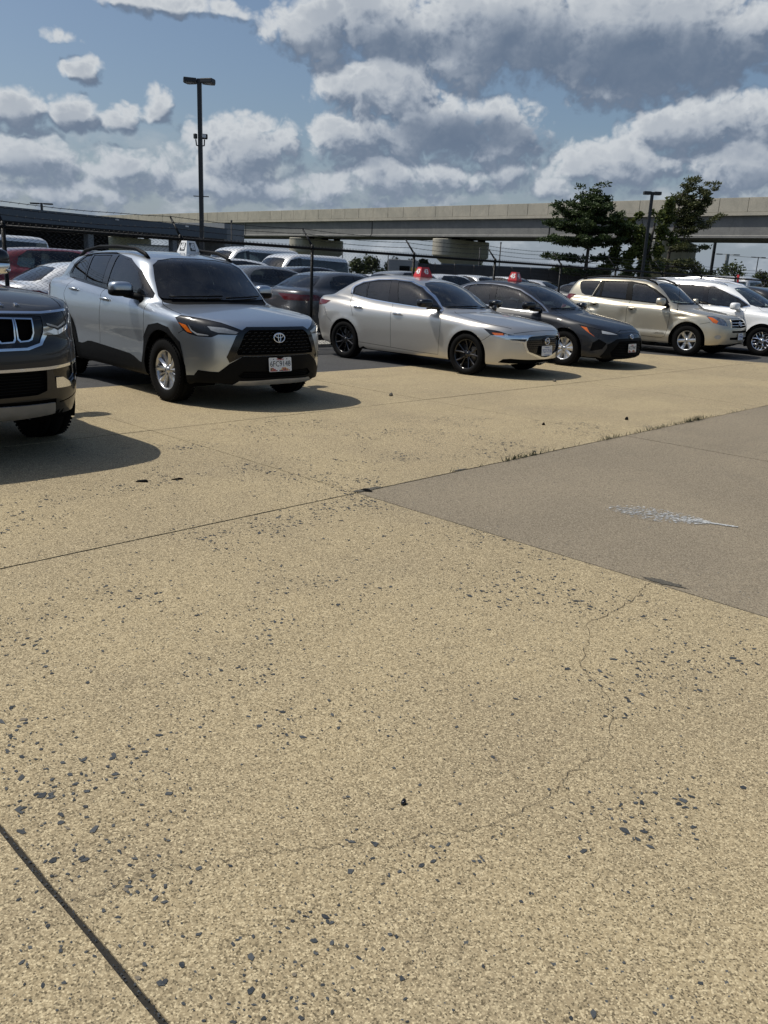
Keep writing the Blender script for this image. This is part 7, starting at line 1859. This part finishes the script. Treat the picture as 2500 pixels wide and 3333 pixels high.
# straggly broadleaf tree, crown split by gaps
def broad(loc):
    rng = np.random.default_rng(31); trunk = [(0, 0, 0, .22), (*off(.1, 0, 1.6)[:2], 1.6, .19), (*off(-.05, 0, 3.2)[:2], 3.2, .15), (*off(.15, 0, 5.0)[:2], 5.0, .09), (*off(.3, 0, 6.6)[:2], 6.6, .03)]
    limbs = [([off(0, 0, 2.2), off(-1.0, -.1, 2.7), off(-2.2, -.2, 2.6), off(-3.4, 0, 2.2)], .07), ([off(0, 0, 3.0), off(-.8, 0, 4.0), off(-1.6, .1, 5.2), off(-2.3, .1, 5.8)], .07), ([off(0, 0, 3.4), off(.8, .1, 4.4), off(1.2, .1, 5.8), off(1.1, 0, 7.0)], .07), ([off(.1, 0, 4.6), off(-.6, 0, 5.6), off(-.9, 0, 6.5)], .05), ([off(0, 0, 2.4), off(.9, -.1, 2.9), off(1.5, 0, 2.8)], .05)]
    leaf = []
    for (u, z, ru, rz, n) in ((-3.5, 2.15, .7, .35, 150), (-2.8, 2.5, .7, .4, 190), (-2.2, 3.0, .7, .5, 220), (-1.5, 3.3, .8, .6, 260), (-2.3, 3.8, .6, .5, 170), (-1.2, 2.4, .6, .35, 110), (-.8, 3.9, .8, .6, 280), (-1.9, 5.0, .7, .5, 210), (-2.5, 5.7, .5, .3, 110), (-1.5, 5.6, .6, .4, 180), (-.9, 5.0, .6, .6, 230),
                             (-.2, 4.5, .6, .6, 210), (-.3, 2.6, .5, .7, 200), (.1, 1.8, .45, .6, 150), (.6, 4.0, .7, .6, 180), (.8, 5.2, .7, .6, 220), (1.2, 6.2, .6, .6, 200), (1.0, 7.1, .5, .5, 130), (.4, 6.2, .5, .5, 80), (1.6, 4.8, .5, .5, 110), (.9, 2.9, .7, .3, 150), (-1.0, 6.2, .35, .3, 50), (0, 3.4, .5, .5, 150), (-3.1, 1.8, .5, .3, 80), (-.2, 1.2, .5, .5, 120)):
        leaf.append((off(u, rng.normal()*.3, z), (ru*.62, ru*.62, rz), n)); leaf.append((off(u+rng.normal()*.3, rng.normal()*.5, z+rng.normal()*.15), (ru*.45, ru*.45, rz*.6), n//3))
    tree('broadleaf_tree', 'straggly green broadleaf tree behind the twin headed light pole', loc, trunk, limbs, leaf, 'broad_leaves', rng, .21, 'trees at the lot edge')
broad((57.0, 29.4))
r3 = np.random.default_rng(41)
pine((60.26, 29.5), 'thin pale pine with long raised branches, rightmost of the trees', 8.0,
     [(2.3, [(1, .2, 1.9, .0, 1.1), (1, -.5, 1.4, -.1, 1.0), (-.8, .2, .8, .1, .8), (.8, .8, 1.3, .1, 1.0)]), (2.9, [(1, 0, 2.6, -.55, 1.3), (1, .3, 1.8, .2, 1.2), (1, -.4, 2.1, -.1, 1.2), (-.6, -.5, .9, .2, .9)]), (4.0, [(1, 0, 2.3, .1, 1.1), (1, .5, 1.6, .3, 1.0), (.5, -1, 1.0, .3, .9)]),
      (5.0, [(1, .1, 1.8, .9, 1.1), (1, -.3, 2.7, 1.1, 1.1), (-.8, .3, .9, .4, .8)]), (5.6, [(1, .0, 2.1, 1.6, 1.2), (1, .2, 2.5, 2.4, 1.2), (1, -.2, 1.9, 2.6, 1.2), (.6, .3, 1.1, 1.6, 1.1)]), (6.4, [(.9, 0, 1.4, 2.2, 1.1), (.5, .2, .8, 1.5, 1.1), (-.5, .2, .6, .5, .9)]), (7.2, [(.6, 0, .7, 1.4, 1.0), (.2, .3, .5, 1.0, 1.0), (-.2, 0, .4, .5, .9)])], r3, 'thin_pine', (.45, 0), .20, 'trees at the lot edge')
def ball(loc, label, r, zc, seed):
    rng = np.random.default_rng(seed); lf = []
    for _ in range(26):
        v = rng.normal(size=3); v /= np.linalg.norm(v); lf.append(((v[0]*r*.55, v[1]*r*.55, zc+v[2]*r*.5*(.9 if v[2] < 0 else 1.05)), (r*.50, r*.50, r*.46), 46))
    tree('round_tree', label, loc, [(0, 0, 0, .12), (0, 0, zc-.2, .10)], [([(0, 0, zc-.5), (r*.4, 0, zc+.3)], .05), ([(0, 0, zc-.5), (-r*.4, .2, zc+.3)], .05)], lf, 'ball_leaves', rng, .34, 'round trees beyond the viaduct', dens=1.0)
for (loc, r, zc, lb) in (((90.2, 93.8), 1.25, 2.5, 'small round tree, leftmost of those between the piers'), ((91.6, 92.3), 1.55, 2.7, 'rounder tree in the gap left of the white trailer'), ((94.1, 89.7), 1.45, 2.6, 'round tree partly behind the white trailer'), ((95.9, 87.8), .9, 3.0, 'small round tree over the left end of the screen fence'), ((97.2, 86.4), .95, 3.1, 'small round tree over the red 43 sign'), ((101.1, 82.3), 1.2, 2.4, 'round tree left of the middle bridge pier foot'), ((102.7, 80.6), 1.6, 2.5, 'round tree just right of the middle bridge pier'),
                          ((115.8, 66.9), 1.5, 2.9, 'round tree in the gap right of the dark pine trunk'), ((118.4, 64.2), 1.3, 2.7, 'low round tree left of the twin headed pole'), ((124.3, 58.0), 1.3, 2.9, 'round tree right of the thin pine trunk'), ((126.1, 56.0), 2.0, 2.9, 'round tree at the foot of the clear black pole'), ((129.2, 52.7), 2.45, 3.5, 'largest round tree over the white minivan'), ((132.6, 49.2), 1.75, 3.0, 'round tree at the right edge')):
    ball(loc, lb, r, zc, int(abs(loc[0]*10)))
# far wood line
mb = MB(); rf = np.random.default_rng(9)
for a in np.arange(-34, 34, .35):
    d = 330+rf.uniform(-25, 25); c = Fd*d+R_*d*math.tan(math.radians(a)); leaves(mb, (c[0], c[1], 1.6+rf.uniform(-.2, .6)), (2.6, 2.6, 2.2+rf.uniform(0, .7)), 34, 1.5, rf)
tl_ = mb.obj('treeline', 'far_leaves'); tag(tl_, 'distant dark line of trees on the horizon', 'trees', kind='stuff')
# low wire seen under the viaduct
ow = MB(); ow.tube([(148.4, 61.6, 7.2), (157, 45, 6.4), (166, 22, 6.0)], .03, 4); tag(ow.obj('overhead_cable', 'wall_dark'), 'thin overhead cable running right from the wooden lamp pole', 'cable')
